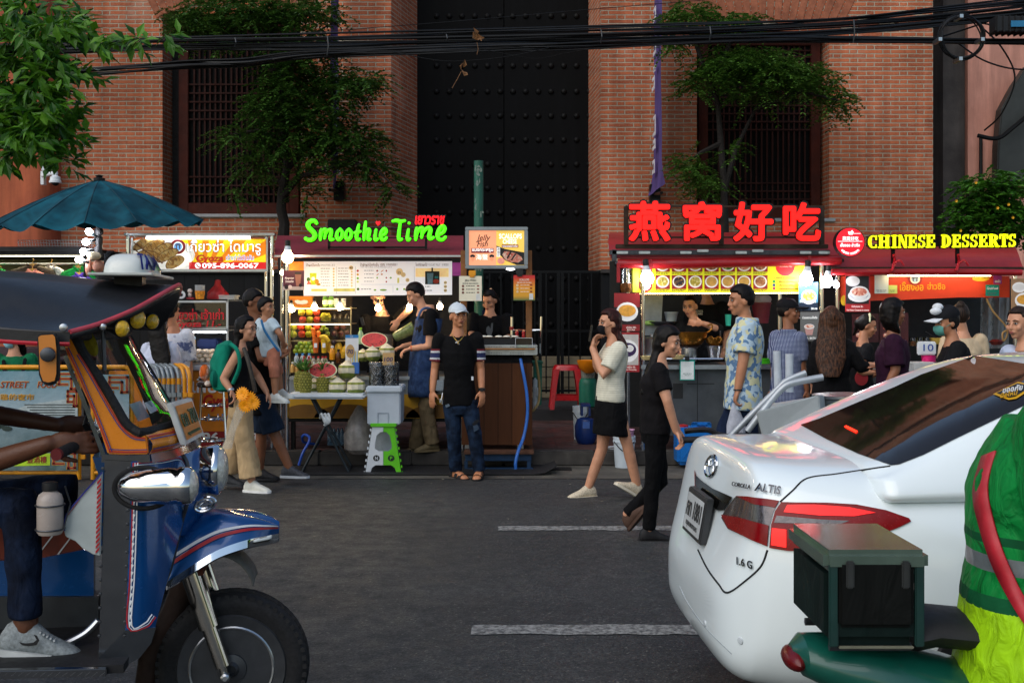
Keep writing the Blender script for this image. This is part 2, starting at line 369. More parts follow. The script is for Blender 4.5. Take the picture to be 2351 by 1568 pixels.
for xc,zt,w in((wx(532),wz(30),1.35),(wx(1752),wz(70),1.3)):
 a=MB();n=21;r0,zc=2.6,zt-2.25
 for i in range(n):
  t0,t1=-.46+.92*i/n,-.46+.92*(i+.86)/n
  a.poly([(xc+r*math.sin(q),D0-.012,zc+r*math.cos(q)*.93)for r,q in((r0,t0),(r0,t1),(r0+.75,t1),(r0+.75,t0))],(0,.05,0))
 B('arch',a,M('93583f',.9,0,.35,6,.5,40),bld,sm=0,bev=.006)
m_red=M('2a0f09',.7,0,.35,5,.2,30,spec=.2);m_red2=M('3c150b',.65,0,.3,5,spec=.2)
for(x0,x1,z0,z1,dp),fx0,fx1 in((holes[0],wx(410,D0+.25),wx(686,D0+.25)),(holes[2],wx(1604,D0+.25),wx(1884,D0+.25))):
 d=D0+.25;w=MB();fw=.15
 for a,b_ in(((fx0,z0+.02),(fx0+fw,z1-.02)),((fx1-fw,z0+.02),(fx1,z1-.02)),((fx0+fw,z1-.16),(fx1-fw,z1-.02)),((fx0+fw,z0+.02),(fx1-fw,z0+.2))):
  w.box((a[0],d,a[1]),(b_[0],d+.1,b_[1]))
 fr=B('window',w,m_red2,bld,sm=0,bev=.008)
 l=MB();nx=19;ix0,ix1,iz0,iz1=fx0+fw,fx1-fw,z0+.2,z1-.16
 for i in range(1,nx):xx=ix0+(ix1-ix0)*i/nx;l.box((xx-.013,d+.04,iz0),(xx+.013,d+.065,iz1))
 H=iz1-iz0
 for f in(.05,.1,.15,.48,.53,.58,.63,.68,.93,.97):zz=iz0+H*f;l.box((ix0,d+.03,zz-.012),(ix1,d+.055,zz+.012))
 B('lattice',l,m_red,fr,sm=0)
 B('pane',MB().box((ix0,d+.085,iz0),(ix1,d+.095,iz1)),M('070708',.6,0,.2,3,spec=.1),fr,sm=0)
 B('recess_back',MB().box((x0,D0+.405,z0),(x1,D0+.43,z1)),M('070707',.8),bld,sm=0)
 B('sill',MB().box((x0-.05,D0-.06,z0-.05),(x1+.08,D0+.1,z0)),M('8f9294',.6,0,.15,6),bld,sm=0,bev=.006)
# gate: two black leaves with iron studs
gd=D0+1.2
gx0,gx1,gxm=wx(955,gd),wx(1356,gd),wx(1157,gd)
def gate_black():
 m,t,b=base_mat('gate_black');g=N(t,'NewGeometry').outputs['Position'];mp=N(t,'Mapping');mp.inputs['Scale'].default_value=(5,5,.5);t.links.new(g,mp.inputs[0])
 s=noise_tex(t,1.7,7,mp.outputs[0],.7);c=mixc(t,ramp(t,s,[(.45,0),(.75,1)]),'050506','101113');t.links.new(c,b.inputs['Base Color'])
 rr=ramp(t,s,[(.3,.5),(.7,.75)]);t.links.new(rr,b.inputs['Roughness']);b.inputs['Specular IOR Level'].default_value=.08;bump(t,b,s,.2,.01);return m
m_gate=gate_black()
rowsY=[38,152,211,267,322,378,433,489,571,640,690,745,800]
m_stud=M('08090a',.6,0,.3,20,.2,50,spec=.2)
B('gate_backing',MB().box((gx0,gd+.12,.31),(gx1,gd+.16,9)),M('050505',.9),bld,sm=0)
for a,b_,cols,side in((gx0,gxm-.008,range(7),'left'),(gxm+.008,gx1,range(7,14),'right')):
 lf=T('gate_leaf','tall black iron gate leaf with rows of studs, the %s of the pair'%side,'gate',((a+b_)/2,gd,.31),'leaves of the studded gate')
 B('panel',MB().box((a,gd,.31),(b_,gd+.1,9)),m_gate,lf,sm=0)
 st=None
 for Y in rowsY:
  for c in cols:
   p=P(1002.5+29.2*c,Y,gd)
   if st is None:
    st=B('stud',MB().lathe(p,[(.05,-.001),(.05,.006),(.041,.022),(.024,.034),(.004,.039)],12,(0,-1,0)),m_stud,lf,sm=60);p0=p
   else:
    o=st.copy();COL.objects.link(o);o.location=p-p0
# base of the building: black planks, beige stone plinth, iron fence
m_blackboard=boards('black_planks','08090a','121316',.23)
for xa,xb,xc in((wx(124),wx(898),wx(960,gd)),(wx(2142),wx(1379),wx(1350,gd))):
 base=MB();base.quad((xa,D0+.02,.31),(xb,D0+.02,.31),(xb,D0+.02,ZB),(xa,D0+.02,ZB));base.quad((xb,D0+.02,.31),(xc,gd,.31),(xc,gd,ZB),(xb,D0+.02,ZB));B('lower_cladding',base,m_blackboard,bld,sm=0)
for xa,xb in((wx(124),wx(898)),(wx(1379),wx(2142))):B('ledge',MB().box((xa,D0-.05,ZB-.05),(xb,D0+.06,ZB+.01)),M('3a3634',.8,0,.3,4),bld,sm=0,bev=.008)
m_stone=M('8d8168',.85,0,.28,3,.4,14)
pl=MB()
for r in range(4):
 xo=wx(1180)+(.35 if r%2 else 0)
 for c in range(6):pl.box((xo+c*.72,D0+.55,.31+r*.165),(xo+c*.72+.71,D0+.9,.31+r*.165+.158))
B('plinth',pl,m_stone,bld,sm=0,bev=.01)
fen=T('iron_fence','black iron railing in front of the studded gate','fence',(wx(1330),D0+.1,.31))
fd=D0+.05
fr_=MB()
for X in(1010,1240,1282,1291,1420):B('post',MB().box((wx(X,fd)-.025,fd,.31),(wx(X,fd)+.025,fd+.05,wz(622,fd))),BLKMET,fen,sm=0)
for X in range(1020,1420,26):fr_.box((wx(X,fd)-.011,fd+.012,.42),(wx(X,fd)+.011,fd+.034,wz(624,fd)))
for Y in(624,760,897):fr_.box((wx(1010,fd),fd+.005,wz(Y,fd)-.018),(wx(1420,fd),fd+.045,wz(Y,fd)+.018))
B('railing',fr_,BLKMET,fen,sm=0)
# neighbours ------------------------------------------------------
nb=T('terracotta_building','terracotta plastered corner building with rounded edge at the left end','building',(wx(20,16.6),17.5,0))
w=MB();pr=[(wx(-300,16.6),17.0)]+[(wx(60,16.9)+.28*math.sin(a),17.28-.28*math.cos(a))for a in[k*math.pi/16 for k in range(9)]]+[(wx(60,16.9)+.28,20)]
w.rings([[Vector((x,y,z))for x,y in pr]for z in(0,9)],cap=False,closed=False);B('wall',w,plaster('terracotta','b8623f','984a34',1.0),nb,sm=50)
pk=T('pink_building','faded pink plastered building beyond the dark gap at the right','building',(wx(2290,19),19,0))
B('wall',MB().box((wx(2222,19),19,0),(wx(3000,19),22,9)),plaster('pink_plaster','dc9f8c','c08674',.9),pk,sm=0)
B('corner_pier',MB().box((wx(2150,19.4),19.1,0),(wx(2222,19)-.01,21,9)),plaster('grey_render','4d4845','332f2e',1.4),pk,sm=0)
B('patch',MB().pp([(2222,436),(2262,438),(2290,441),(2282,450),(2262,449),(2255,457),(2222,455)],18.995,.01),plaster('bare_render','55483e','3f352e',3),pk,sm=0)
B('downpipe',MB().tube([P(2252,Y,18.9)for Y in(310,340,420,560)],.03,8),BLKMET,pk)
tp_=MB();pts=[(2300,250),(2330,195),(2360,150),(2460,120),(2460,420),(2290,420),(2292,330)]
tp_.pp(pts,18.6,.25);tag(B('dark_window_bay',tp_,M('2f3230',.5,0,.35,2,.3,6),None,sm=0,bev=.02,loc=P(2330,400,18.6)),'dark grey glazed bay with draped cables on the pink wall','window bay')
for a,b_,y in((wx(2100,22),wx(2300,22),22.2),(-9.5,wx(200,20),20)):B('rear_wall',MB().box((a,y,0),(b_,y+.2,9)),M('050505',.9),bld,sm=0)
# ================================================================ TREES, CABLES, BANNERS
def leafmat(h,h2,r=.38):
 m,t,b=base_mat('leaf_'+h);g=N(t,'NewGeometry')
 c=mixc(t,g.outputs['Random Per Island'],h,h2);t.links.new(c,b.inputs['Base Color']);b.inputs['Roughness'].default_value=r;b.inputs['Specular IOR Level'].default_value=.25
 tl=N(t,'BsdfTranslucent');t.links.new(c,tl.inputs[0]);mx=N(t,'MixShader',i_0=.25);out=t.nodes['Material Output']
 t.links.new(b.outputs[0],mx.inputs[1]);t.links.new(tl.outputs[0],mx.inputs[2]);t.links.new(mx.outputs[0],out.inputs[0]);return m
BARK=M('1b1612',.9,0,.35,12,.6,30)
rnd=random.Random(3)
def leaf(mb,p,d,up,L,W,fold=.25):
 d=d.normalized();s=d.cross(up)
 if s.length<1e-4:s=d.orthogonal()
 s.normalize();n=s.cross(d)
 a=p+d*L*.45
 mb.add([p,a+s*W+n*W*fold,p+d*L-n*L*.1,a-s*W+n*W*fold,a],[(0,4,1),(1,4,2),(2,4,3),(3,4,0)])
def rv():return Vector((rnd.gauss(0,1),rnd.gauss(0,1),rnd.gauss(0,1))).normalized()
def sprays(mb,blobs,d,dj,L,per,lw=.42,fall=.35,spray=.3):
 """feathery twigs of small leaves spread through each clump's volume"""
 for X,Y,rx,ry,n in blobs:
  for _ in range(int(n*1.75)):
   q=rv()*rnd.random()**.45
   dep=d+q.y*dj
   p=P(X+q.x*rx,Y-q.z*ry,dep)
   dr=Vector((q.x*1.1+rnd.gauss(0,.45),q.y*.6+rnd.gauss(0,.5),rnd.gauss(-fall*.3,.28))).normalized()
   sl=spray*rnd.uniform(.6,1.25);s=dr.cross(Vector((0,0,1))).normalized()
   for k in range(per):
    f=k/per;b_=p+dr*sl*f+Vector((0,0,-fall*sl*f*f))
    for sg in(-1,1):
     leaf(mb,b_,(s*sg+dr*.75+rv()*.3),Vector((0,0,1))+rv()*.45,L*rnd.uniform(.7,1.2)*(1-.35*f),L*lw*.5)
def tree(label,trunk,limbs,blobs,d,dj,L,per,lm,loc,name='street_tree',spray=.3,group='small leaved trees in front of the brick wall'):
 t=T(name,label,'tree',loc,group);m=MB()
 m.tube([P(*a[:2],d+a[3])for a in trunk],[a[2]for a in trunk],9)
 for l in limbs:
  pts=[P(x,y,d+dd)for x,y,dd in l];m.tube(pts,[.045-.036*i/(len(pts)-1)for i in range(len(pts))],6)
 B('trunk',m,BARK,t)
 c=MB();sprays(c,blobs,d,dj,L,per,spray=spray);B('crown',c,lm,t,sm=0)
 return t
LM1=leafmat('24421a','486c28');LM2=leafmat('2a4c1c','547a2c')
tree('dark small leaved tree reaching over the left lattice window',[(652,960,.1,0),(655,700,.09,0),(650,545,.085,0),(653,515,.075,0),(645,480,.07,0),(648,440,.065,0),(660,380,.055,0),(650,300,.05,.1),(640,180,.04,.1),(620,60,.02,0)],[[(648,452,0),(690,405,-.2),(740,390,-.3),(800,370,-.4),(870,395,-.5),(915,440,-.5)],[(660,390,0),(720,320,.1),(790,300,.1),(850,330,0)],[(650,300,.1),(720,220,0),(800,190,-.2),(870,205,-.3)],[(650,330,.1),(590,300,.2),(530,310,.1)],[(640,180,.1),(560,80,.1),(440,50,0)],[(640,200,.1),(700,90,0),(770,50,-.2)],[(650,420,0),(610,410,.2),(570,420,.1)]],[(540,30,150,45,190),(450,55,60,28,50),(690,40,90,50,95),(640,120,80,50,60),(700,170,60,60,60),(770,200,85,48,110),(840,185,45,22,26),(640,210,60,70,60),(650,300,60,80,75),(560,315,70,30,42),(790,320,95,36,115),(840,375,62,34,55),(900,425,26,30,16),(720,370,60,45,45),(590,380,55,45,38),(700,430,30,40,14),(540,440,30,25,8),(690,250,50,60,45),(610,250,50,50,40),(745,265,60,40,45),(500,85,60,30,40),(720,110,60,40,45)],16.0,.75,.09,9,LM1,P(652,960,16.0))
tree('brighter feathery tree above the red sign in front of the right lattice window',[(1668,900,.07,0),(1664,520,.06,0),(1662,420,.05,0),(1655,330,.045,.1),(1648,240,.035,.1),(1640,170,.02,.1)],[[(1664,430,0),(1690,340,.1),(1735,250,0),(1790,190,-.2)],[(1655,330,.1),(1610,350,0),(1575,375,0)],[(1735,250,0),(1840,210,-.3),(1940,235,-.4)],[(1648,240,.1),(1600,110,0),(1580,40,0)],[(1640,180,0),(1680,90,0),(1700,50,0)]],[(1700,140,85,42,120),(1790,165,95,48,150),(1860,190,65,40,80),(1925,225,36,20,24),(1630,175,50,40,55),(1590,40,65,38,80),(1690,55,50,28,45),(1550,105,26,18,12),(1585,385,32,45,40),(1625,425,42,34,34),(1740,215,70,24,46),(1905,255,24,18,9),(1680,350,30,30,10),(1590,205,30,26,12)],16.2,.7,.085,9,LM2,P(1668,900,16.2))
LMB=leafmat('2a5a1a','4b7d24')
bush=tree('bright green shrub with small yellow flowers below the pink wall',[(2275,760,.04,0),(2270,560,.035,0),(2262,480,.02,0)],[[(2270,560,0),(2230,470,0),(2215,430,0)],[(2270,540,0),(2310,460,-.1),(2330,410,0)]],[(2250,450,55,50,75),(2320,430,50,40,60),(2285,500,95,55,130),(2215,500,40,40,34),(2330,520,40,50,40),(2200,545,30,30,14)],14.6,.5,.12,5,LMB,P(2275,760,14.6),'flowering_shrub',.2,None)
bush['category']='shrub'
for X,Y in((2195,462),(2290,478),(2315,470),(2205,530),(2270,545),(2325,500),(2240,420)):
 f=MB()
 for k in range(6):leaf(f,P(X,Y,14.05),Vector((math.cos(k),-.6,math.sin(k*1.05))),Vector((0,-1,0)),.024,.01)
 B('flower',f,M('d9a514',.6),bush,sm=0)
# near tree, upper left
LMF=leafmat('1c4a0c','54861c',.42)
nt_=T('leafy_street_tree','tree with broad glossy leaves hanging in at the upper left corner','tree',P(-160,700,9.2))
m=MB();m.tube([P(-160,1000,9.4),P(-170,500,9.3),P(-120,250,9.2),P(-40,120,9.1)],[.14,.12,.09,.05],9)
for l in([(-60,150),(40,110),(150,85),(260,95),(330,98),(395,88)],[(-100,220),(0,210),(90,190),(180,215)],[(-110,260),(0,290),(80,330),(160,375)],[(-40,120),(50,40),(110,5)],[(-110,250),(20,240),(120,280),(180,320)]):
 m.tube([P(x,y,9.1+.02*i)for i,(x,y)in enumerate(l)],[.035-.03*i/(len(l)-1)for i in range(len(l))],6)
B('trunk',m,BARK,nt_)
c=MB()
for X,Y,rx,ry,n in((40,35,130,60,46),(120,75,90,50,28),(30,130,110,60,44),(130,165,75,50,26),(50,215,110,55,44),(110,260,80,55,34),(40,300,80,50,34),(130,330,55,40,20),(-60,150,80,150,30),(185,55,45,16,6),(235,85,45,16,6),(320,92,45,8,5),(390,82,16,8,2),(165,372,22,10,3),(20,345,40,15,8),(215,50,20,12,2)):
 for _ in range(int(n*1.4)):
  q=rv()*rnd.random()**.45;p=P(X+q.x*rx,Y-q.z*ry,9.0+q.y*.55)
  a=rnd.uniform(0,6.28);ax=Vector((math.cos(a),rnd.uniform(-.6,.4),math.sin(a)*.5-.25)).normalized()
  for k in range(5):
   an=a+(k-2)*.62;dr=Vector((math.cos(an),rnd.uniform(-.5,.3),math.sin(an)*.55-.35+rnd.gauss(0,.2)))
   leaf(c,p+ax*.03*k,dr,Vector((0,-.55,1))+rv()*.5,rnd.uniform(.1,.165),rnd.uniform(.026,.036),.3)
B('crown',c,LMF,nt_,sm=0)
# cables ----------------------------------------------------------
def spl(pts,n=10):
 pts=[Vector(p)for p in pts];out=[]
 for i in range(len(pts)-1):
  a,b,c,d=pts[max(i-1,0)],pts[i],pts[i+1],pts[min(i+2,len(pts)-1)]
  for k in range(n):
   t=k/n;out.append(.5*((2*b)+(c-a)*t+(2*a-5*b+4*c-d)*t*t+(3*b-a-3*c+d)*t**3))
 return out+[pts[-1]]
CBL=[M('070809',.5,0,.3,3,.1,40,spec=.2),M('0c0d0f',.45,0,.3,3,spec=.25),M('080b0d',.4,0,.3,3,spec=.3)]
m1=[(-80,122),(180,108),(390,102),(750,97),(1100,88),(1500,78),(1900,62),(2150,40),(2440,10)]
m2=[(90,170),(240,163),(420,151),(560,146),(700,128),(1000,117),(1300,107),(1700,92),(2050,94),(2440,98)]
def cable(label,pts,d,r,k=0,group='black overhead cables across the street'):
 p=spl([P(x,y,d+dd)for x,y,dd in pts],8);tag(B('overhead_cable',MB().tube(p,r,7),CBL[k%3],loc=p[0]),label,'cable',group)
for i in range(12):
 o=(i-5.5)*3.1;cable('black cable in the upper bundle strung across the facade',[(x,y+o*(.75+.5*x/2351)+rnd.gauss(0,2.4),rnd.gauss(0,.04))for x,y in m1],11.5,rnd.uniform(.006,.015),i,'cables of the upper bundle')
for i in range(9):
 o=(i-4)*1.9;cable('black cable in the lower bundle strung across the facade',[(x,y+o*(1.0 if x<900 else .6)+rnd.gauss(0,2.0),rnd.gauss(0,.03))for x,y in m2],11.3,rnd.uniform(.007,.014),i,'cables of the lower bundle')
cable('lone thin wire above the cable bundles',[(-50,102,0),(500,88,0),(980,55,0),(1360,22,0),(1800,-14,0)],11.8,.0035)
cable('sagging loose wire hanging under the bundles before the gate',[(900,119,0),(1010,140,0),(1100,138,0),(1180,128,0),(1260,110,0)],11.2,.004)
cable('second thin wire drooping under the bundles by the dead leaf',[(1100,112,0),(1180,128,0),(1235,135,0),(1300,122,0),(1360,112,0)],11.25,.003)
for i,(pts,lb)in enumerate(((((2140,92,0),(2240,60,0),(2351,20,0),(2460,-30,0)),'steep cable rising to the upper right corner'),(((2100,30,0),(2230,14,0),(2440,-10,0)),'topmost cable entering at the upper right corner'),(((2130,45,0),(2260,55,0),(2440,100,0)),'cable crossing downwards behind the coil'),(((2250,60,0),(2300,110,0),(2330,180,0),(2300,260,.1),(2260,300,.3)),'cable drooping below the splice box to the pink wall'),(((2200,100,0),(2260,140,0),(2340,160,0),(2440,150,0)),'slack cable below the coil at the right'))):cable(lb,pts,11.6,.009,i)
cable('thick black cable draped from the pipe to the dark bay',[(2245,312,0),(2290,318,0),(2330,290,0),(2400,230,0)],18.4,.035,0)
tie=MB()
for X,y0,y1 in((540,88,108),(752,84,128),(1025,80,96),(1380,70,100),(1630,62,94),(1960,46,100)):
 tag(B('cable_tie',MB().tube([P(X,y0,11.2),P(X+2,(y0+y1)/2,11.17),P(X-1,y1,11.2)],.007,6),M('24282b',.4),loc=P(X,y0,11.2)),'upright strap binding the two cable bundles together','cable tie','straps around the cable bundles')
co=T('cable_coil','coil of spare black cable hanging from the bundle at the upper right','cable coil',P(2208,85,11.1))
for k in range(7):
 r_=S_=(46+k*1.1)/F*11.1;c0=P(2208+rnd.uniform(-2,2),86+rnd.uniform(-2,2),11.05+.02*k)
 B('cable_loop',MB().tube([c0+Vector((r_*math.cos(a),.02*math.sin(3*a+k),r_*math.sin(a)))for a in[2*math.pi*i/40 for i in range(41)]],.0075,6),CBL[k%3],co)
for a in(90,185,268,355):B('clip',MB().box(P(2208+49*math.cos(R(a))-4,86-49*math.sin(R(a))-4,11.0),P(2208+49*math.cos(R(a))+4,86-49*math.sin(R(a))+4,11.0)+Vector((0,.16,0))),STEEL,co)
sb=T('splice_box','black ribbed cable splice box with a blue label at the upper right','splice box',P(2320,55,11.2))
m=MB().pb(2286,37,2440,72,11.1,.16)
for k in range(10):m.pb(2290+k*14,35,2294+k*14,74,11.08,.2)
B('housing',m,BLACK,sb,bev=.006);B('blue_label',MB().pb(2322,48,2400,62,11.065,.012),M('1d6f9a',.5),sb)
for(X,Y,s),lb in(((1095,88,15),'dead brown leaf cluster caught on the cable bundle'),((1062,157,13),'dry brown leaf hanging below the cables before the gate')):
 m=MB()
 for k in range(6 if s==15 else 4):
  a=rnd.uniform(0,6.28);leaf(m,P(X+rnd.uniform(-4,4),Y+rnd.uniform(-8,8),11.1),Vector((math.cos(a),-.5,math.sin(a))),rv(),s*.0062,s*.0018,.8)
 if s==13:m.tube([P(X-3,Y+8,11.1),P(X-12,Y+25,11.1),P(X-24,Y+46,11.1)],.003,5)
 else:m.tube([P(X,Y+10,11.1),P(X+3,Y+25,11.1),P(X,Y+38,11.1)],.003,5)
 tag(B('dead_leaf',m,M('7a5432',.7,0,.3,30),sm=0,loc=P(X,Y,11.1)),lb,'leaf')
# banners ----------------------------------------------------------
m_ban=cloth('54467c',3,.6);m_wht=M('c9c9cf',.7)
for X,Yb,lb in((776,438,'narrow purple banner with white lettering left of the gate'),(1503,445,'narrow purple banner with curled lower edge right of the gate')):
 x=wx(X,17.3);b=T('hanging_banner',lb,'banner',(x,17.2,wz(Yb,17.2)),'purple vertical banners on brackets')
 g=MB();vs=[];n=26
 for i in range(n+1):
  z=7.2+(wz(Yb,17)-7.2)*i/n;c=max(0,(i-22)/4)
  for j in range(7):
   f=j/6;vs.append((x+.008*math.sin(i*.5+f*4)+.012*math.sin(f*9)+c*c*.16*(f-.6),17.35-.8*f,z+c*.1*f))
 g.add(vs,[(i*7+j,i*7+j+1,i*7+j+8,i*7+j+7)for i in range(n)for j in range(6)])
 o=B('cloth',g,m_ban,b)
 B('bracket',MB().box((x-.07,17.3,wz(Yb+22,17.3)),(x+.09,17.49,wz(Yb-22,17.3))).tube([(x,17.4,wz(Yb,17.3)),(x,16.5,wz(Yb-2,16.5))],.025,8),BLKMET,b,bev=.006)
 mk=MB();sgn=1 if X<CX else-1
 for z0,z1 in((6.2,6.0),(5.75,5.5),(5.3,5.28),(5.2,5.0),(4.6,4.3),(4.25,4.1),(3.95,3.75)):
  yy=rnd.uniform(16.7,16.9);mk.box((x+sgn*.055-.004,yy,z0),(x+sgn*.055+.004,yy+.06,z1));mk.box((x+sgn*.055-.004,yy+.06,z1+.06),(x+sgn*.055+.004,yy+.3,z1));mk.box((x+sgn*.055-.004,yy+.1,z0),(x+sgn*.055+.004,yy+.25,z0-.05))
 B('white_lettering',mk,m_wht,b,sm=0)
# cctv on the terracotta corner
cc=T('security_camera','white dome security camera on a wall arm above the umbrella','camera',P(105,400,16.6))
B('junction_box',MB().pb(94,366,117,392,16.6,.15),PLASTIC_W,cc,bev=.01)
B('wall_arm',MB().pb(93,393,100,424,16.65,.1).tube([P(98,404,16.6),P(118,399,16.4),P(130,398,16.35)],.03,8).tube([P(127,396,16.35),P(127,408,16.35)],.035,8),PLASTIC_W,cc)
B('housing',MB().lathe(P(127,418,16.35),[(.02,.1),(.07,.07),(.075,.02),(.085,.015),(.085,-.015),(.02,-.016)],16),PLASTIC_W,cc);B('dome',MB().ell(P(127,419,16.35),.062,.062,.055),M('1a1a1c',.1),cc)
tag(B('floodlight',MB().pb(752,504,817,545,17.25,.2),BLACK,bev=.01,loc=P(784,524,17.3)),'dark flat wall box on the brick behind the green sign','wall box')
# ================================================================ STALLS
def glow(h,s):
 key=('glow',h,s)
 if key not in _M:
  m,t,b=base_mat('glow_'+h);b.inputs['Base Color'].default_value=(*lin(h),1);b.inputs['Emission Color'].default_value=(*lin(h),1);b.inputs['Emission Strength'].default_value=s;b.inputs['Roughness'].default_value=.4
  v=N(t,'MapRange',i_1=.3,i_2=.7,i_3=s*.85,i_4=s*1.1);t.links.new(noise_tex(t,14,2),v.inputs[0]);t.links.new(v.outputs[0],b.inputs['Emission Strength']);_M[key]=m
 return _M[key]
def bulb(X,Y,d,r,label,warm=True,s=26,up=(0,0,1),group=None,name='light_bulb'):
 c=P(X,Y,d);t=T(name,label,'bulb',c,group);up=Vector(up).normalized()
 B('glass',MB().lathe(c,[(r*.05,-r),(r*.6,-r*.8),(r*.95,-r*.3),(r,.1*r),(r*.85,r*.6),(r*.5,r*1.15)],14,up),glow('ffd9a0' if warm else 'f4f6ff',s),t)
 B('collar',MB().lathe(c,[(r*.52,r*1.15),(r*.62,r*1.3),(r*.42,r*2.0)],12,up),PLASTIC_W,t)
 B('socket',MB().lathe(c,[(r*.45,r*2.0),(r*.45,r*2.9),(r*.2,r*3.0)],12,up),BLACK,t);return t
def printed(d,items,parent):
 """thin printed pieces on a board: (kind, geometry..., material)"""
 for name,mb,mt in items:B(name,mb,mt,parent,sm=0)
def dashes(mb,X0,Y0,X1,d,h=2.2,gap=.7,seed=0):
 """a line of illegibly small print"""
 r=random.Random(seed+int(X0*7+Y0*13));x=X0
 while x<X1:
  w=r.uniform(2,7);mb.pb(x,Y0,min(x+w,X1),Y0+h,d,.001);x+=w+gap+r.uniform(.3,1.2)
 return mb
def foodmat(name,stops,sc=60,bp=.5):
 if name in _M:return _M[name]
 m,t,b=base_mat(name);v=N(t,'TexVoronoi',i_Scale=sc);t.links.new(N(t,'TexCoord').outputs['Object'],v.inputs['Vector'])
 t.links.new(ramp(t,v.outputs['Color'],stops),b.inputs['Base Color']);b.inputs['Roughness'].default_value=.5;bump(t,b,v.outputs['Distance'],bp,.01);_M[name]=m;return m
def bowl(mbW,mbF,X,Y,rx,ry,d):
 mbW.disc(X,Y,rx,ry,d,.0012);mbF.disc(X,Y-ry*.05,rx*.78,ry*.74,d-.0015,.0012)
F_GYOZA=foodmat('gyoza_skin',[(0,'8a5416'),(.35,'c98f34'),(.7,'e2bd70'),(1,'6a3c0e')],34,.3);F_RED=foodmat('berry_mix',[(0,'b03020'),(.5,'d98a70'),(1,'efd9c0')],45)
F_DARK=foodmat('dark_jelly',[(0,'15131a'),(.6,'2a2430'),(1,'b88a3a')],60);F_GRN=foodmat('green_jelly',[(0,'2d6a2a'),(.6,'6fae3a'),(1,'c8d98a')],60);F_YEL=foodmat('ginkgo',[(0,'8a7a1e'),(.5,'c9b43a'),(1,'e6dfa0')],55);F_BRN=foodmat('bean_mix',[(0,'5a2c14'),(.5,'a3602a'),(1,'d9b080')],55)
# ---- umbrella
um=T('market_umbrella','large faded teal umbrella over the clothes stall','umbrella',P(228,1040,12.7))
ud=12.7;ap=P(228,414,ud);nR=14
cm=MB();vs=[];rad=1.15
def umb(a,f,rise=0.):
 k=(a/(2*math.pi)*nR)%1;sag=.075*math.sin(math.pi*k)**1.3*f*f
 z=ap.z-.42*f**1.25-.055*f*f-sag+.10*f*math.sin(a)+.03*f*math.cos(a)
 return Vector((ap.x+rad*f*math.cos(a)*(1-.06*math.sin(math.pi*k)),ap.y+rad*f*math.sin(a)*(1-.06*math.sin(math.pi*k)),z+rise))
na,nf=nR*8,9
for i in range(nf+1):
 for j in range(na):vs.append(umb(2*math.pi*j/na,max(.03,i/nf)))
cm.add(vs,[(i*na+j,i*na+(j+1)%na,(i+1)*na+(j+1)%na,(i+1)*na+j)for i in range(nf)for j in range(na)])
B('canopy',cm,cloth('12505f',3.5,.5,.3,.8,'0d3a48'),um,sm=60)
hem=MB()
for j in range(nR):
 a0=2*math.pi*j/nR;hem.tube([umb(a0,f,.004)for f in(.04,.3,.6,.85,1)],.004,5)
B('seam',hem,M('0b3440',.8),um);rb=MB()
for j in range(nR):a0=2*math.pi*j/nR;rb.tube([umb(a0,.05,-.03),umb(a0,.5,-.03),umb(a0,.98,-.02)],.006,5)
B('rib_frame',rb,BLKMET,um)
B('finial',MB().lathe(ap,[(.06,-.01),(.065,.02),(.03,.03),(.045,.05),(.01,.06)],12),BLACK,um)
B('pole',MB().tube([P(228,414,ud),P(226,1050,ud)],.022,10),M('3a2b20',.6),um)
# ---- clothes stall at the far left
cs=T('clothes_stall','black roofed clothes stall lit by a strip lamp under the teal umbrella','stall',P(90,1050,12.6))
B('roof',MB().pb(-160,566,196,584,12.2,1.5),M('16171a',.7,0,.3,5,.3,12),cs,bev=.03)
B('olive_sheet',MB().pb(-160,584,200,680,13.3,.03),cloth('6b6a4a',4,.9),cs)
B('post',MB().pb(192,575,198,1040,12.3,.07),BLKMET,cs)
B('strip_lamp',MB().pb(-20,584.5,188,588,12.5,.04),glow('fff2d0',16),cs)
B('counter',MB().pb(-160,800,190,830,12.3,.8),M('3a2a30',.7,0,.3,6),cs,bev=.02)
B('rail',MB().tube([P(-160,606,12.55),P(195,606,12.55)],.012,8),STEEL,cs)
rk=T('wire_rack','white wire tray lying on the black stall roof','wire rack',P(128,570,12.4));w=MB()
for i in range(27):
 X=42+i*6.4;w.tube([P(X+2,569,12.3),P(X,552+abs(i-13)*.1,12.35),P(X,551,12.7)],.0032,5)
for Y,dd in((552,12.34),(558,12.32),(564,12.31),(570,12.3)):w.tube([P(40,Y,dd),P(215,Y+1,dd)],.0035,5)
B('wire',w,M('c2c6c8',.35,.7),rk)
def garment(X,Y,wd,h,col,label,d=12.5,hanger='c9a06a'):
 t=T('hanging_jacket',label,'clothing',P(X,Y,d),'clothes hanging on the stall rail');m=MB()
 rs=[]
 for f,wf,y in((0,.16,0),(.06,.2,3),(.1,.55,8),(.18,.92,14),(.32,1.0,22),(.65,.95,h*.65),(1,.96,h)):
  c=P(X,Y+y,d);hw=wd/2/F*d*wf;rs.append([c+Vector((hw*math.cos(a),.055*(1 if f>.05 else .5)*math.sin(a),.004*math.sin(3*a)))for a in[2*math.pi*k/18 for k in range(18)]])
 m.rings(rs);B('cloth',m,cloth(col,8,.7),t)
 B('collar',MB().tube([P(X-wd*.13,Y+1,d-.05),P(X,Y+9,d-.075),P(X+wd*.13,Y+1,d-.05)],.014,6),cloth(col,8,.4),t)
 B('hanger',MB().tube([P(X,Y-12,d),P(X+3,Y-9,d),P(X,Y-5,d),P(X,Y+1,d)],.004,5).pb(X-8,Y-1,X+8,Y+5,d-.06,.03),M('b5883f',.5),t)
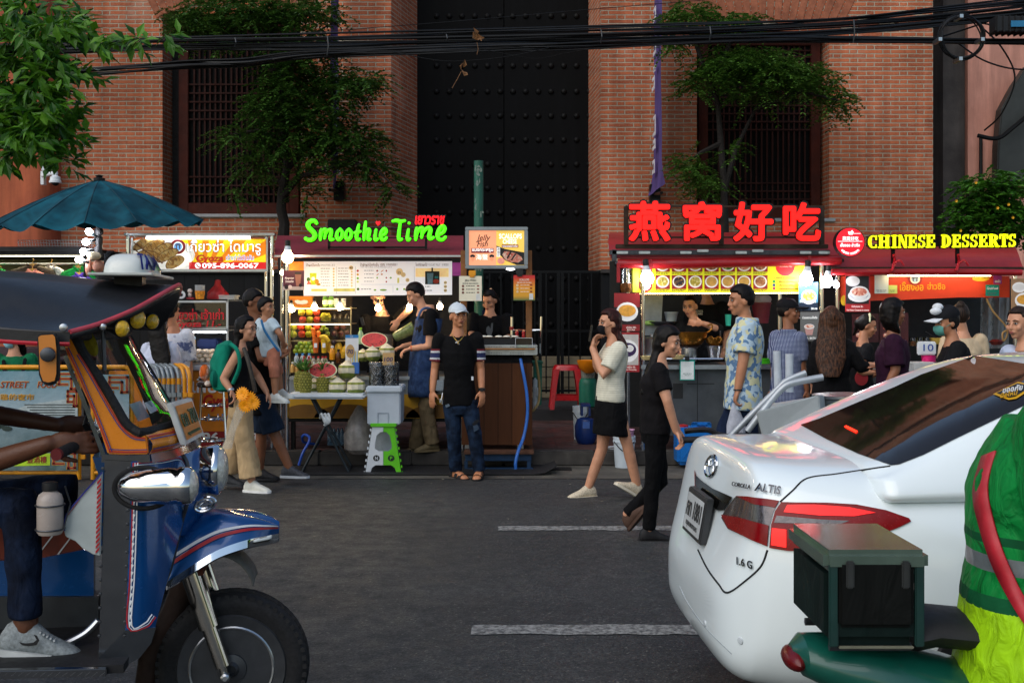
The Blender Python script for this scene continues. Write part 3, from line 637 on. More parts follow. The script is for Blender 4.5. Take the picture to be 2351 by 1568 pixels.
for a in((-8,612,62,90,'14803a','bright green jacket hanging at the left end of the stall rail'),(75,606,108,100,'4a4236','olive brown jacket on a wooden hanger on the stall rail'),(118,606,60,90,'d8d2ca','white shirt hanging behind the olive jacket',12.62),(74,618,78,90,'ee9880','salmon pink shirt hanging in front of the olive jacket',12.36),(180,611,84,90,'168a3c','bright green jacket hanging beside the lamp pole'),(182,626,66,80,'5a3f9a','purple polo shirt hanging below the green jacket',12.34)):garment(*a)
lp=T('lamp_pole','black wrapped pole with clip lamps and bags in front of the clothes stall','pole',P(228,1040,12.0))
m=MB();r2=random.Random(5)
m.tube([P(226+r2.uniform(-1.5,1.5),505+k*6,12.0)for k in range(26)],[r2.uniform(.026,.048)for _ in range(26)],9);m.tube([P(228,660,12.0),P(228,1045,12.0)],.03,9);B('pole',m,M('141316',.6,0,.4,30,.5,40),lp)
B('shell_lamp',MB().ell(P(216,588,11.9),.075,.06,.045),M('c8b59a',.6,0,.25,20,.5,60),lp);B('wrapping',MB().ell(P(203,614,11.95),.035,.03,.1).ell(P(226,612,11.95),.06,.05,.07),M('9a6a58',.6,0,.5,25,.6,50),lp)
B('dark_cloth',MB().pb(236,575,262,650,12.2,.12),cloth('16171a',8,.8),lp,bev=.03)
for i,(X,Y,u)in enumerate(((204,532,(.3,0,-.2)),(197,556,(1,0,.25)),(191,578,(1,0,.2)),(181,596,(1,.2,-.3)))):
 bulb(X,Y,11.85,.036,('white clip lamp, topmost on the black pole','white clip lamp, second from the top on the black pole','white clip lamp, third from the top on the black pole','white clip lamp, lowest on the black pole')[i],False,45,u,'clip lamps on the black pole')
# ---- gyoza stall
gz=T('gyoza_stall','steel framed gyoza stall with yellow lit sign and glass display cabinet','stall',P(460,1050,12.6));d=12.4
B('top_beam',MB().pb(284,535,630,541,d-.1,.1).pb(300,541,612,543,d,.12),STEEL,gz,bev=.006)
for X in(290,607,620):B('post',MB().tube([P(X+4,538,d+(.9 if X==607 else 0)),P(X+4,1050,d+(.9 if X==607 else 0))],.021,10),CHROME,gz)
B('strip_lamp',MB().pb(335,544,574,549,d-.03,.03),glow('eaf2ff',4),gz)
sg=T('gyoza_sign','yellow and orange gyoza sign with Thai lettering and red telephone strip','sign',P(458,622,d))
B('panel',MB().pb(305,549,611,618,d,.06),M('e07c08',.35,0,.06,3,e=.3),sg);B('frame',MB().pb(300,618,615,624,d-.02,.1).pb(300,546,305,618,d-.02,.1).pb(611,546,615,618,d-.02,.1),STEEL,sg)
ry=MB()
for k in range(9):
 a0=-2.9+k*.36;c=(470,640);ry.pp([p for p in[c,(c[0]+300*math.cos(a0),c[1]+300*math.sin(a0)),(c[0]+300*math.cos(a0+.18),c[1]+300*math.sin(a0+.18))]],d-.001,.0005)
def clipY(mb,X0,Y0,X1,Y1,dd):
 a,b=P(X0,Y1,dd),P(X1,Y0,dd)
 me=bpy.data.meshes.new('c');me.from_pydata(mb.v,[],mb.f);bm=bmesh.new();bm.from_mesh(me)
 for co,no in(((a.x,0,0),(-1,0,0)),((b.x,0,0),(1,0,0)),((0,0,a.z),(0,0,-1)),((0,0,b.z),(0,0,1))):
  bmesh.ops.bisect_plane(bm,geom=bm.verts[:]+bm.edges[:]+bm.faces[:],plane_co=co,plane_no=no,clear_outer=True)
 o=MB();bm.verts.index_update();o.add([v.co.copy()for v in bm.verts],[[v.index for v in f.verts]for f in bm.faces]);bm.free();bpy.data.meshes.remove(me);return o
B('sunburst',clipY(ry,305.5,549.5,610.5,602,d),M('f0d010',.35,0,.05,3,e=.3),sg,sm=0)
B('red_strip',MB().pb(434,602,611,618,d-.002,.0015),M('b81418',.4,0,.06,4,e=.4),sg)
gyo=MB()
B('plate_picture',clipY(MB().disc(360,585,88,40,d-.002,.001).disc(410,600,30,30,d-.002,.001),305.5,549.5,611,618,d),M('e6e2d8',.4,0,.05,8,e=.3),sg,sm=0)
gy=MB()
for X,Y,rx,ry_,a in((330,560,26,9,-.5),(352,568,28,10,-.5),(372,578,27,11,-.6),(345,590,28,10,.25),(385,588,26,10,-.45),(402,604,22,11,-.45)):
 pts=[]
 for k in range(24):
  q=2*math.pi*k/24;x,y=rx*math.cos(q),ry_*math.sin(q)*(1.25 if math.sin(q)<0 else .8);pts.append((X+x*math.cos(a)-y*math.sin(a),Y+x*math.sin(a)+y*math.cos(a)))
 k_=len(gy.f)//26;gy.pp(pts,d-.0048-.0016*k_,.0007);mx_,my_=sum(p[0]for p in pts)/24,sum(p[1]for p in pts)/24;gyo.pp([(mx_+(x-mx_)*1.07,my_+(y-my_)*1.14)for x,y in pts],d-.004-.0016*k_,.0007)
 for q in(-.5,-.15,.2,.55):a2=a;gyo.pp([(X+rx*q*math.cos(a)+u_*math.cos(a)-v_*math.sin(a),Y+rx*q*math.sin(a)+u_*math.sin(a)+v_*math.cos(a))for u_,v_ in((-.7,-ry_*.9),(.7,-ry_*.9),(1.6,-ry_*.1),(.6,-ry_*.1))],d-.0056-.0016*k_,.0005)
B('gyoza_edge_picture',clipY(gyo,305.5,549.5,611,617.5,d),M('7a4a16',.5,0,.3,30),sg,sm=0)
B('gyoza_picture',clipY(gy,305.5,549.5,611,617.5,d),F_GYOZA,sg,sm=0)
B('chopsticks_picture',MB().pp([(306,558),(308,556),(375,604),(372,606)],d-.014,.001).pp([(306,572),(308,570),(360,612),(357,614)],d-.014,.001),M('7a4a18',.5),sg,sm=0)
B('round_logo',MB().disc(408.5,566.5,17.3,17.3,d-.005,.002),M('7a1418',.4,e=.3),sg,sm=0);B('logo_ring',MB().disc(408.5,566.5,11.5,11.5,d-.0065,.001),M('e4e4e0',.4,e=.4),sg,sm=0);B('logo_centre',MB().disc(408.5,566.5,9,9,d-.008,.001),M('6aa6d8',.4,e=.4),sg,sm=0)
B('logo_gate',MB().pb(402,562,415,564,d-.01,.001).pb(404,564,406,572,d-.01,.001).pb(411,564,413,572,d-.01,.001).pb(404,559.5,413,561,d-.01,.001),M('5a2028',.5),sg,sm=0)
B('sign_outline',txt(MB(),'เกี๊ยวซ่า ไดมารู',428,549.5,600,588,d-.003,.002,.022),M('0a0a0a',.6),sg,sm=0);B('sign_lettering',txt(MB(),'เกี๊ยวซ่า ไดมารู',429,550.5,599,587,d-.006,.002,.004),M('f0f0ee',.4,e=.6),sg,sm=0)
B('gyoza_outline',txt(MB(),'Gyoza',451,585,512,605,d-.003,.002,.03,.2),M('3a0a08',.5),sg,sm=0);B('gyoza_lettering',txt(MB(),'Gyoza',452,586,511,604,d-.006,.002,.012,.2),M('c41f14',.4,e=.4),sg,sm=0)
B('slogan_outline',txt(MB(),'เจ้าเก่าโรบินสัน',519,584,583,598,d-.003,.002,.03),M('eef2f6',.5,e=.5),sg,sm=0);B('slogan_lettering',txt(MB(),'เจ้าเก่าโรบินสัน',520,585,582,597,d-.006,.002,.005),M('1f70c0',.5,e=.3),sg,sm=0)
B('telephone_number',txt(MB(),'095-896-0067',464,604,594,616,d-.004,.002,.022),M('f4f4f2',.4,e=.7),sg,sm=0);B('telephone_mark',MB().disc(454,610,6.5,6.5,d-.0035,.001),M('f4f4f2',.4,e=.6),sg,sm=0);B('handset',MB().pp([(450,607),(452,605.5),(454,608),(453,609),(455.5,612),(457,611),(459,613),(457,615),(453,613)],d-.006,.001),M('b81418',.4),sg,sm=0)
cab=T('display_cabinet','glass fronted steel cabinet of pale dumplings on the gyoza stall','cabinet',P(465,835,12.5));d=12.35
fr=MB()
for a in((395,687,523,695),(395,754,523,761),(395,687,401,840),(519,687,524,840),(395,830,523,840)):fr.pb(*a,d,.03)
fr.pb(395,687,523,691,d,.75).pb(519,687,524,840,d+.72,.03).pb(395,757,523,760,d,.7).pb(395,836,523,839,d,.7)
B('frame',fr,M('c4c8cc',.35,.8,.1,10),cab,bev=.003);B('glass_panel',MB().pb(401,695,519,754,d+.006,.004),GLASS,cab);B('strip_lamp',MB().pb(402,761.5,519,764.5,d+.01,.02),glow('eef4ff',10),cab)
B('back_sheet',MB().pb(395,691,523,840,d+.73,.01),M('1a1c22',.6),cab)
wr=MB();txt(wr,'เกี๊ยวซ่า เจ้าเก่า',392,709,514,734,d-.004,.003,.02);txt(wr,'Gyoza 11.-',400,736,508,755,d-.004,.003,.02,.15);B('red_lettering',wr,M('b01420',.5,e=.15),cab,sm=0)
DUMP=M('d8c6a4',.55,0,.12,30,.4,90)
def pile(parent,name,X0,X1,Y,d,rows,r,mt,squash=.75):
 m=MB();rr=random.Random(int(X0))
 for k in range(rows):
  n=int((X1-X0)/F*d/(r*1.75))-k
  for i in range(max(n,0)):
   for j in range(3):m.ell(P(X0,Y,d)+Vector((r*1.75*(i+.5+.5*k)+rr.uniform(-.2,.2)*r,j*r*1.8+.05,r*.7+k*r*1.25+rr.uniform(-.1,.1)*r)),r*rr.uniform(.9,1.1),r,r*squash,8,Matrix.Rotation(rr.uniform(-.4,.4),3,'Y'),6)
 return tag(B(name,m,mt,parent),kind='stuff')
B('tray',MB().pb(402,750,519,754,d+.05,.6),STEEL,cab);pile(cab,'dumpling_pile',402,482,750,d+.06,3,.037,DUMP);pile(cab,'seaweed_roll_pile',484,518,750,d+.06,2,.04,M('1d241c',.5,0,.3,20))
B('lower_tray',MB().pb(400,832,500,836,d-.2,.6),STEEL,cab);pile(cab,'raw_dumpling_pile',404,498,832,d-.2,3,.035,M('dcc8ae',.5,0,.15,30,.4,80))
B('blue_bin',MB().pb(452,778,500,800,d+.35,.25),M('1a2f66',.5),cab,bev=.02)
B('counter',MB().pb(395,838,560,850,12.1,1.0),M('cfd4d8',.35,.3),gz,bev=.01)
fb=T('gyoza_counter_banner','orange gyoza banner with red strip on the front of the counter','banner',P(480,1020,12.15))
B('panel',MB().pb(250,852,600,1030,12.14,.06),M('d07a10',.5,0,.25,4),fb);B('red_strip',MB().pb(250,990,600,1030,12.137,.002),M('8a1014',.5),fb,sm=0)
B('gyoza_lettering',txt(MB(),'Gyoza',466,905,545,945,12.137,.004,.03,.2),M('b01a12',.5),fb,sm=0);B('slogan',txt(MB(),'เจ้าเก่าโรบินสัน',472,950,556,966,12.137,.004,.01),M('4a9ad8',.5),fb,sm=0);B('number',txt(MB(),'095-896-0067',372,972+20,596,1016,12.134,.004,.03),M('d8d8d4',.5),fb,sm=0)
B('white_lettering',txt(MB(),'เกี๊ยวซ่า',440,862,560,902,12.137,.004,.02),M('e0e0dc',.5),fb,sm=0)
# things standing on the cabinet
dz=12.45
def on(name,label,cat,mb,mt,loc,**k):return tag(B(name,mb,mt,loc=loc,**k),label,cat)
t=T('paper_roll','white paper towel roll lying on the gyoza cabinet','paper roll',P(418,686,dz));B('paper',MB().tube([P(416,677,dz-.08),P(416,677,dz+.2)],.045,16),WHITE,t);B('core',MB().tube([P(416,677,dz-.085),P(416,677,dz-.07)],.018,12),M('2a2018',.8),t)
t=T('lion_figurine','small red and white lion dance figurine on the gyoza cabinet','figurine',P(436,687,dz));B('body',MB().ell(P(436,677,dz),.022,.022,.03).ell(P(436,668,dz-.01),.028,.024,.026),M('d8c8c0',.5,0,.4,60),t);B('stand',MB().pb(428,683,444,688,dz-.04,.08),M('8a1420',.5),t)
t=T('paper_cup_stack','tall stack of white paper cups beside the red bag','cups',P(459,687,dz));m=MB()
for k in range(8):m.lathe(P(459,668-k*1.7,dz),[(.05,0),(.056,.006),(.058,.007)],16)
B('cup_rim',m,WHITE,t);B('cup',MB().lathe(P(459,687,dz),[(.045,0),(.055,.09),(.052,.091)],16),M('d98a20',.5,0,.5,40),t)
RB=M('b02a30',.35,0,.3,10,.6,20,alpha=.8)
mb=MB();mb.rings([[P(500,690-h,dz+.25)+Vector((w*math.cos(a)*(1+.12*math.sin(5*a+h)),w*.6*math.sin(a),0))for a in[2*math.pi*k/20 for k in range(20)]]for h,w in((0,.11),(8,.125),(18,.11),(28,.065),(36,.035),(46,.03),(48,.01))]);on('plastic_bag','translucent red plastic bag standing on the gyoza cabinet','bag',mb,RB,P(500,690,dz+.25))
on('takeaway_box','clear plastic takeaway box on the corner of the gyoza cabinet','box',MB().pb(502,680,538,688,dz-.02,.2).pb(500,677.5,540,680.5,dz-.04,.24),M('d6dcdc',.15,0,.05,9,alpha=.45),P(520,688,dz),bev=.006)
t=T('sauce_bottle','squeeze bottle with amber sauce and pale cap on the gyoza tray','bottle',P(442,800,12.3));B('bottle',MB().lathe(P(442,800,12.3),[(.03,0),(.032,.02),(.032,.09),(.028,.1)],14),M('c9a04a',.3,0,.1,9),t);B('cap',MB().lathe(P(442,800,12.3),[(.033,.1),(.03,.125),(.008,.13),(.004,.175)],14),M('8fb6d0',.4),t)
# ---- smoothie stall
sm_=T('smoothie_stall','smoothie stall with maroon awning, long white menu and green letters','stall',P(850,1045,12.8));
aw=MB();pr=[(13.7,541),(13.4,544),(12.9,560),(12.5,574),(12.25,586)]
aw.rings([[P(636 if i<2 else 631,Y,dd),P(1064,Y,dd),P(1064,Y,dd)-Vector((0,0,.03)),P(636 if i<2 else 631,Y,dd)-Vector((0,0,.03))]for i,(dd,Y)in enumerate(pr)])
B('awning',aw,M('7c2a34',.55,0,.2,2.2,.3,8,coat=.15),sm_,sm=50);B('awning_edge',MB().pb(630,586,1064,590,12.22,.03),STEEL,sm_)
B('rear_panel',MB().pb(640,588,1064,860,13.9,.03),M('14161a',.6),sm_)
for X,dd in((659,12.35),(1062,12.35),(648,13.6)):B('post',MB().tube([P(X,590,dd),P(X,1042,dd)],.024,10),CHROME,sm_)
B('counter',MB().pb(664,864,1062,872,12.25,1.2),STEEL,sm_,bev=.006);B('counter_front',MB().pb(664,872,1062,905,12.3,.05),M('8f959a',.35,.6),sm_);B('yellow_banner',MB().pb(664,905,1062,960,12.3,.04),M('b88a12',.55,0,.3,2.4),sm_)
ob=MB()
for X,w_ in((700,60),(800,80),(905,60),(1000,70)):ob.disc(X,962,w_,34,12.298,.001,24)
B('orange_print',clipY(ob,664,906,1062,959,12.3),M('6e4a0c',.6),sm_,sm=0)
B('underframe',MB().pb(664,960,1062,968,12.35,.9).pb(668,968,676,1042,12.4,.08).pb(1040,968,1048,1042,12.4,.08),BLKMET,sm_)
# neon letters
def zA(p):return(470.2+p[0]/5,470.2+p[1]/5)
def zB(p):return(940.3+p[0]/5,470.2+p[1]/5)
LET=[[(1283,212),(1262,188),(1225,186),(1188,215),(1190,255),(1225,292),(1258,330),(1262,368),(1232,400),(1190,405),(1158,388)]],[[(1335,285),(1326,402)],[(1330,350),(1350,305),(1375,285),(1388,302),(1376,385)],[(1384,340),(1410,300),(1440,288),(1452,308),(1440,380),(1448,402),(1474,398)]],[[(1552,280),(1520,318),(1515,370),(1540,400),(1572,370),(1578,315),(1552,280)]],[[(1655,280),(1623,318),(1618,370),(1643,400),(1675,370),(1681,315),(1655,280)]],[[(1768,232),(1752,300),(1742,370),(1755,402),(1780,396)],[(1720,322),(1785,308)]],[[(1846,200),(1836,300),(1828,402)],[(1834,350),(1856,300),(1882,285),(1890,310),(1874,380),(1884,404),(1902,396)]],[[(1966,288),(1954,375),(1964,404),(1985,392)]],[[(2035,352),(2070,335),(2082,300),(2062,278),(2034,305),(2020,350),(2032,396),(2062,402),(2086,378)]],[[(2158,190),(2200,182),(2245,192),(2296,184)],[(2246,196),(2234,290),(2226,370),(2236,404),(2262,396)]],[[(2338,286),(2326,375),(2336,404),(2356,392)],[(2344,210),(2346,214)]]
LET2=[[(82,270),(70,400)],[(74,350),(105,290),(138,268),(150,290),(138,375)],[(146,335),(180,285),(222,266),(240,292),(224,365),(238,392),(272,378)]],[[(332,345),(382,320),(404,275),(380,248),(344,280),(322,340),(332,390),(375,402),(412,372)]]
ne=T('smoothie_neon_sign','glowing green script sign reading Smoothie Time above the maroon awning','sign',P(860,556,12.45));GRN=glow('46f008',.95);d=12.4
def stroke(parent,pts,r,d,mt,back=True,name='letter'):
 for q,rr,dd,m_ in((name+'_rim',r*1.32,d+.035,M('0a0f0a',.5)),(name,r,d,mt)):
  if not back and m_ is not mt:continue
  mb=MB()
  for s in pts:
   w=spl([P(*p,d)for p in s],5);rad=rr/F*d;k0=len(mb.v)
   rs=[rad*(.82+.3*min(1,3*min(i,len(w)-1-i)/len(w)))for i in range(len(w))]
   mb.tube(w,rs,9);mb.ell(w[0],rs[0],n=9,k=6);mb.ell(w[-1],rs[-1],n=9,k=6)
  for v in mb.v:v.y=dd+(v.y-d)*.55
  B(name if m_ is mt else q,mb,m_,parent,sm=80)
for L in LET:stroke(ne,[[zA(p)for p in s]for s in L],3.9 if L is not LET[0]else 5.0,d,GRN)
for L in LET2:stroke(ne,[[zB(p)for p in s]for s in L],4.4,d,GRN)
hp=[(1988,240),(1966,218),(1962,200),(1972,188),(1988,197),(2004,188),(2013,200),(2009,218)]
B('heart',MB().pp([zA(p)for p in hp],d,.03),glow('f40a18',1.0),ne);B('rim',txt(MB(),'เยาวราช',950,493,1024,519,d+.02,.02,.05,.18),M('170608',.5),ne,sm=0);B('red_lettering',txt(MB(),'เยาวราช',953,496,1021,516,d-.005,.02,.022,.18),glow('ff0616',1.05),ne,sm=0)
bar=MB()
for Y in(525,546):bar.pb(712,Y-1.2,1022,Y+1.2,d+.06,.03)
for X in(755,978):bar.pb(X-2.5,548,X+2.5,572,d+.06,.04).pb(X-2,566,X+130 if X<800 else X-120,570,d+.06,.05)
B('support_frame',bar,BLKMET,ne)
bulb(660.5,592,11.95,.062,'big warm globe lamp hanging at the left end of the maroon awning',True,26);bulb(648,627,12.4,.024,'small warm bulb beside the purple smoothie poster',True,70,(0,0,1),'warm bulbs under the smoothie menu')
for i,(X,Y)in enumerate(((669,710),(722,706),(780,706),(868,708),(940,706),(1010,704))):
 lb=('first from the left, in front of the fruit case','second from the left, over the apples','third from the left, over the avocados','fourth from the left, before the smoothie maker','fifth from the left, behind the apron man','sixth from the left, above the white cap')[i]
 bulb(X,Y,12.42 if i<3 else 12.8,.034,'warm bulb under the white menu, '+lb,True,52,(0,0,1),'warm bulbs under the smoothie menu')
mn=T('smoothie_menu','long white lit menu board with fruit drinks and prices','menu board',P(868,679,12.75));d=12.75
B('board',MB().poly([P(696,600.5,d),P(1037.5,600,d),P(1037.5,677,d),P(697,679.5,d)],(0,.04,0)),M('dfe1e3',.4,0,.03,3,e=.34),mn)
g1=MB();g2=MB();e=d-.0022
txt(g1,'น้ำผลไม้สดปั่น',703,605,735,612,e,.001,.01);txt(g1,'น้ำผักผลไม้สกัดเย็น 100%',827,604,884,611,e,.001,.01);txt(g1,'冷榨鲜榨蔬果汁',886,605,913,611,e,.001,0);txt(g1,'โยเกิร์ตผลไม้',954,604,981,611,e,.001,.01);txt(g2,'SMOOTHIES',737,607,759,611,e,.001);txt(g2,'冰沙',761,606,769,612,e,.001);txt(g2,'100% NATURAL COLD-PRESSED JUICE',828,612,900,616,e,.001);txt(g2,'YOGURT FRUIT',983,606,1011,611,e,.001);txt(g2,'水果酸奶',1014,605,1030,611,e,.001)
B('heading',g1,M('8f6a4a',.6),mn,sm=0);B('subheading',g2,M('a9a49c',.6),mn,sm=0)
ln=MB();pr_=MB()
for k in range(7):
 dashes(ln,736,616+k*6.5,757,e,1.6);dashes(ln,776,615.5+k*6.5,800,e,1.6);pr_.disc(766,617.5+k*6.5,2.3,2.3,e,.001,12)
 if k:pr_.disc(807.5,617.5+k*6.5,2.3,2.3,e,.001,12)
for k in range(4):dashes(ln,836,620.5+k*8.3,858,e,1.5)
dashes(ln,829,663,852,e,1.8);dashes(ln,976,657,989,e,2);dashes(ln,976,666,992,e,2)
for X in(772.5,816,951):ln.pb(X,612,X+.5,675,e,.001)
ln.pb(828,653,940,653.5,e,.001);ln.pb(902,656,902.5,672,e,.001)
B('small_print',ln,M('9a9a9c',.6),mn,sm=0)
pr_.disc(806,615,5,5,e,.001);pr_.disc(917,624,8,8,e,.001);pr_.disc(926,631,5.5,5.5,e,.001);pr_.disc(935.5,643,4.5,4.5,e,.001)
for Y in(649,658,667):pr_.disc(1022.5,Y,3.8,3.8,e,.001)
B('price_circle',pr_,M('d8c08a',.6,e=.2),mn,sm=0);n=MB();txt(n,'40',802.5,612.5,809.5,617.5,e-.0015,.001,.01);txt(n,'55',913,623,920,629,e-.0015,.001,.01);txt(n,'70',933,641,938,645,e-.0015,.001,.01)
for Y in(649,658,667):txt(n,'60',1020,Y-2,1025,Y+2,e-.0015,.001,.01)
B('price',n,M('4a3a2a',.6),mn,sm=0)
dr_=MB().pp([(711,625),(727,625),(725,654),(713,654)],e,.001);B('drink_picture',dr_,M('b8c81e',.5,0,.2,40,e=.3),mn,sm=0);B('lid_picture',MB().pp([(710,625),(712,622.5),(726,622.5),(728,625),(727,627),(711,627)],e-.0015,.001).disc(719,640,4.5,4.5,e-.0015,.001),M('dfe6da',.5,e=.5),mn,sm=0)
B('melon_picture',MB().pp([(704,653),(708,644),(716,653)],e-.002,.001),M('d0604c',.5,e=.2),mn,sm=0);B('avocado_picture',MB().disc(708,642,4,5,e-.0015,.001).disc(822,664,3,3,e,.001),M('4a7a2c',.5),mn,sm=0);B('pineapple_picture',MB().disc(727.5,647,4.5,6,e-.0015,.001).disc(731,653,5,3,e-.0015,.001),M('cf9a1e',.5,0,.4,60),mn,sm=0)
for Y,c in((622,'b03022'),(630.5,'d0a012'),(639,'6fb83a'),(647,'cdd88a')):B('colour_dot',MB().disc(821.3,Y,2.6,2.6,e,.001),M(c,.5,e=.2),mn,sm=0)
B('fruit_icon',MB().disc(866,622,2.3,2,e,.001).disc(887,622,1.8,2.2,e,.001).disc(887,638,1.8,2,e,.001).disc(887,647,1.8,2,e,.001),M('a8242a',.5),mn,sm=0);B('carrot_icon',MB().pp([(874,624),(880,619.5),(881,620.5),(875.5,625)],e,.001).pp([(864,632),(869,628),(870,629),(865,633)],e,.001).disc(876.5,630,2.5,1.6,e,.001),M('d88a2a',.5),mn,sm=0);B('green_icon',MB().disc(897,638,2.5,2,e,.001).disc(866,638,2,2,e,.001).disc(861,666,3,2,e,.001).disc(880,666,8,2.2,e,.001).disc(912,664,2.5,2.5,e,.001).disc(928,664,2.5,2.5,e,.001),M('8ab84a',.5),mn,sm=0)
B('bottle_picture',MB().pp([(912,638),(916.5,638),(916.5,650),(912,650)],e,.001).pb(714.5+0,663.5,750,669,e,.001).pb(766,662.5,815,669,e,.001),M('d4cf6a',.5,e=.2),mn,sm=0)
B('yogurt_band',MB().pb(954,616,1030,636,e,.001),M('e6c98a',.5,e=.35),mn,sm=0);B('photo_card',MB().pb(976,623,1009,653,d-.006,.003),M('16241c',.5),mn,sm=0);B('card_cup',MB().pp([(980,627),(995,627),(993,652),(982,652)],d-.0085,.002),M('6a9ab0',.5,0,.2,40),mn,sm=0);B('card_label',MB().disc(1001,646,7,5,d-.0085,.002),M('b03a22',.5),mn,sm=0);B('card_clip',MB().pb(990.5,615,994,624,d-.012,.01),BLACK,mn);B('card_price',txt(MB(),'60',998,634,1006,639,d-.0085,.001,.02),M('2ab0b8',.5),mn,sm=0)
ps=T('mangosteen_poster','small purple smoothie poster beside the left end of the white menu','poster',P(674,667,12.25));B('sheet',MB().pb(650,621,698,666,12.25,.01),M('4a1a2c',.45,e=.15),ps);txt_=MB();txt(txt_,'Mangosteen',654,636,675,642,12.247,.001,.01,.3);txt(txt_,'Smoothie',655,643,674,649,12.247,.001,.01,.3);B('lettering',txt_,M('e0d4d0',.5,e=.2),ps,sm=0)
B('cup_picture',MB().pp([(677,630),(692,630),(689,657),(680,657)],12.247,.002),M('8a5a4c',.4,e=.1),ps,sm=0);B('lid_picture',MB().pb(677,625,691,630,12.247,.002),M('241a1a',.4),ps,sm=0);B('fruit_picture',MB().disc(658,659,5,5,12.246,.002).disc(690,655,4,4,12.245,.002),M('1c0d14',.4),ps,sm=0);B('flesh_picture',MB().disc(666,659,4.5,4.5,12.245,.002),M('d8c8c4',.5),ps,sm=0);B('base_band',MB().pb(650,658,698,666,12.2485,.001),M('b8a8a4',.5),ps,sm=0)
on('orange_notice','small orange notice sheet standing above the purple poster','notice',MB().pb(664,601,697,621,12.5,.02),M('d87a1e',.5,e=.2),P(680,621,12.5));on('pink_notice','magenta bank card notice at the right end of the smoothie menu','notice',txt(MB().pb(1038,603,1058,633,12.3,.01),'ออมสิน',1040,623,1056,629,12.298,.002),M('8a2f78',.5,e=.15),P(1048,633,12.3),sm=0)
# ---- fruit and drinks on the smoothie stall
def apple(X,Y,d,r,col,label,grp,cat='apple',name='apple',prof=None,stem=True):
 c=P(X,Y,d);t=T(name,label,cat,c,grp)
 pf=prof or[(.05,-.88),(.45,-.95),(.8,-.7),(1,-.1),(.98,.35),(.75,.78),(.4,.88),(.1,.7)]
 B('flesh',MB().lathe(c,[(a*r,b*r)for a,b in pf],16),M(col,.3,0,.22,30,coat=.25),t)
 if stem:B('stem',MB().tube([c+Vector((0,0,r*.65)),c+Vector((r*.12,0,r*1.15))],r*.06,5),M('3a2a14',.7),t)
 return t
d=12.55
case=T('fruit_case','glass fronted fruit case with steel shelves under the menu','fruit case',P(735,860,12.6));m=MB()
for Y in(706,742,782):m.pb(664,Y,806,Y+2,12.45,.45)
for X in(664,804):m.pb(X,704,X+2.5,860,12.45,.03).pb(X,704,X+2.5,860,12.87,.03)
B('shelf_frame',m,M('c9b48a',.3,.8,.1,8),case,bev=.002);B('glass_panel',MB().pb(666,708,804,782,12.455,.004),GLASS,case);B('strip_lamp',MB().pb(668,708.5,803,709.6,12.5,.015).pb(668,744.5,803,745.6,12.5,.015),glow('ffd090',14),case);B('back_panel',MB().pb(664,680,808,860,12.92,.02),M('3a2c1c',.7,0,.3,4),case)
b_=MB().pb(664,680,717,706,12.7,.12);on('tissue_box','orange cardboard tissue box on top of the fruit case','box',b_,M('c8791c',.6),P(690,706,12.7),bev=.004)
on('crumpled_tissue','white tissue sticking out of the orange box','tissue',MB().pp([(674,692),(680,688),(690,691),(700,688),(708,692),(706,697),(694,699),(682,698)],12.68,.05),WHITE,P(690,695,12.68),bev=.01)
for i,X in enumerate((747,760)):
 t=T('soda_bottle',('green glass bottle, left of the pair above the fruit case','green glass bottle, right of the pair above the fruit case')[i],'bottle',P(X,706,12.6),'green bottles above the fruit case');B('bottle',MB().lathe(P(X,705,12.6),[(.03,0),(.032,.01),(.032,.1),(.02,.12),(.018,.125)],14),M('5a8a2a',.1,0,.2,20,alpha=.85),t);B('label',MB().lathe(P(X,705,12.6),[(.0325,.03),(.0328,.031),(.0328,.075),(.0325,.076)],14),M('d8e0c0',.5,0,.4,60),t)
for i,X in enumerate((772,780,789)):
 m=MB()
 for k in range(5):m.lathe(P(X,705-k*4,12.6),[(.024,0),(.03,.018),(.032,.019)],12)
 on('clear_cup_stack','stack of clear cups above the avocados','cups',m,M('d8d8d0',.15,0,.1,9,alpha=.6),P(X,705,12.6))
 _o=COL.objects[-1];_o['group']='clear cup stacks';_o['label']=('stack of clear cups beside the green bottles, leftmost of three','stack of clear cups above the avocados, middle of three','stack of clear cups above the avocados, rightmost of three')[i]
G_,R_,Y_='a9b52a','c2402c','c9b92e'
rows=[(717,[(692,Y_,'yellow green'),(710,Y_,'yellow green'),(727,R_,'red')],'top'),(734,[(695,R_,'red'),(711,G_,'green'),(728,R_,'red')],'second'),(751,[(674,G_,'green'),(691,R_,'red'),(708,G_,'green'),(728,R_,'red')],'third'),(767,[(674,G_,'green'),(693,R_,'red'),(709,G_,'green')],'bottom')]
for Y,it,rn in rows:
 for k,(X,c_,cn)in enumerate(it):apple(X,Y,12.58,.04,c_,'%s apple, number %s from the left in the %s row of the fruit case'%(cn,('one','two','three','four')[k],rn),'apples in the fruit case')
t=apple(748,729,12.58,.055,'9aa02a','knobbly custard apple beside the apples in the fruit case',None,'custard apple','custard_apple',stem=False)
kn=MB();r3=random.Random(2)
for k in range(46):
 a,z=r3.uniform(0,6.28),r3.uniform(-.75,.8);q=math.sqrt(1-z*z);kn.ell(P(748,729,12.58)+Vector((math.cos(a)*q,math.sin(a)*q,z))*.052,.014,n=7,k=5)
B('knob',kn,M('a8aa30',.5,0,.3,40),t)
for i,X in enumerate((768,781,795)):apple(X,730,12.58,.036,'1f1a12','dark avocado in the fruit case, %s of three'%('left','middle','right')[i],'avocados in the fruit case','avocado','avocado',[(.05,-1.15),(.55,-1.1),(.95,-.6),(.95,-.1),(.6,.7),(.4,1.2),(.05,1.4)],False)
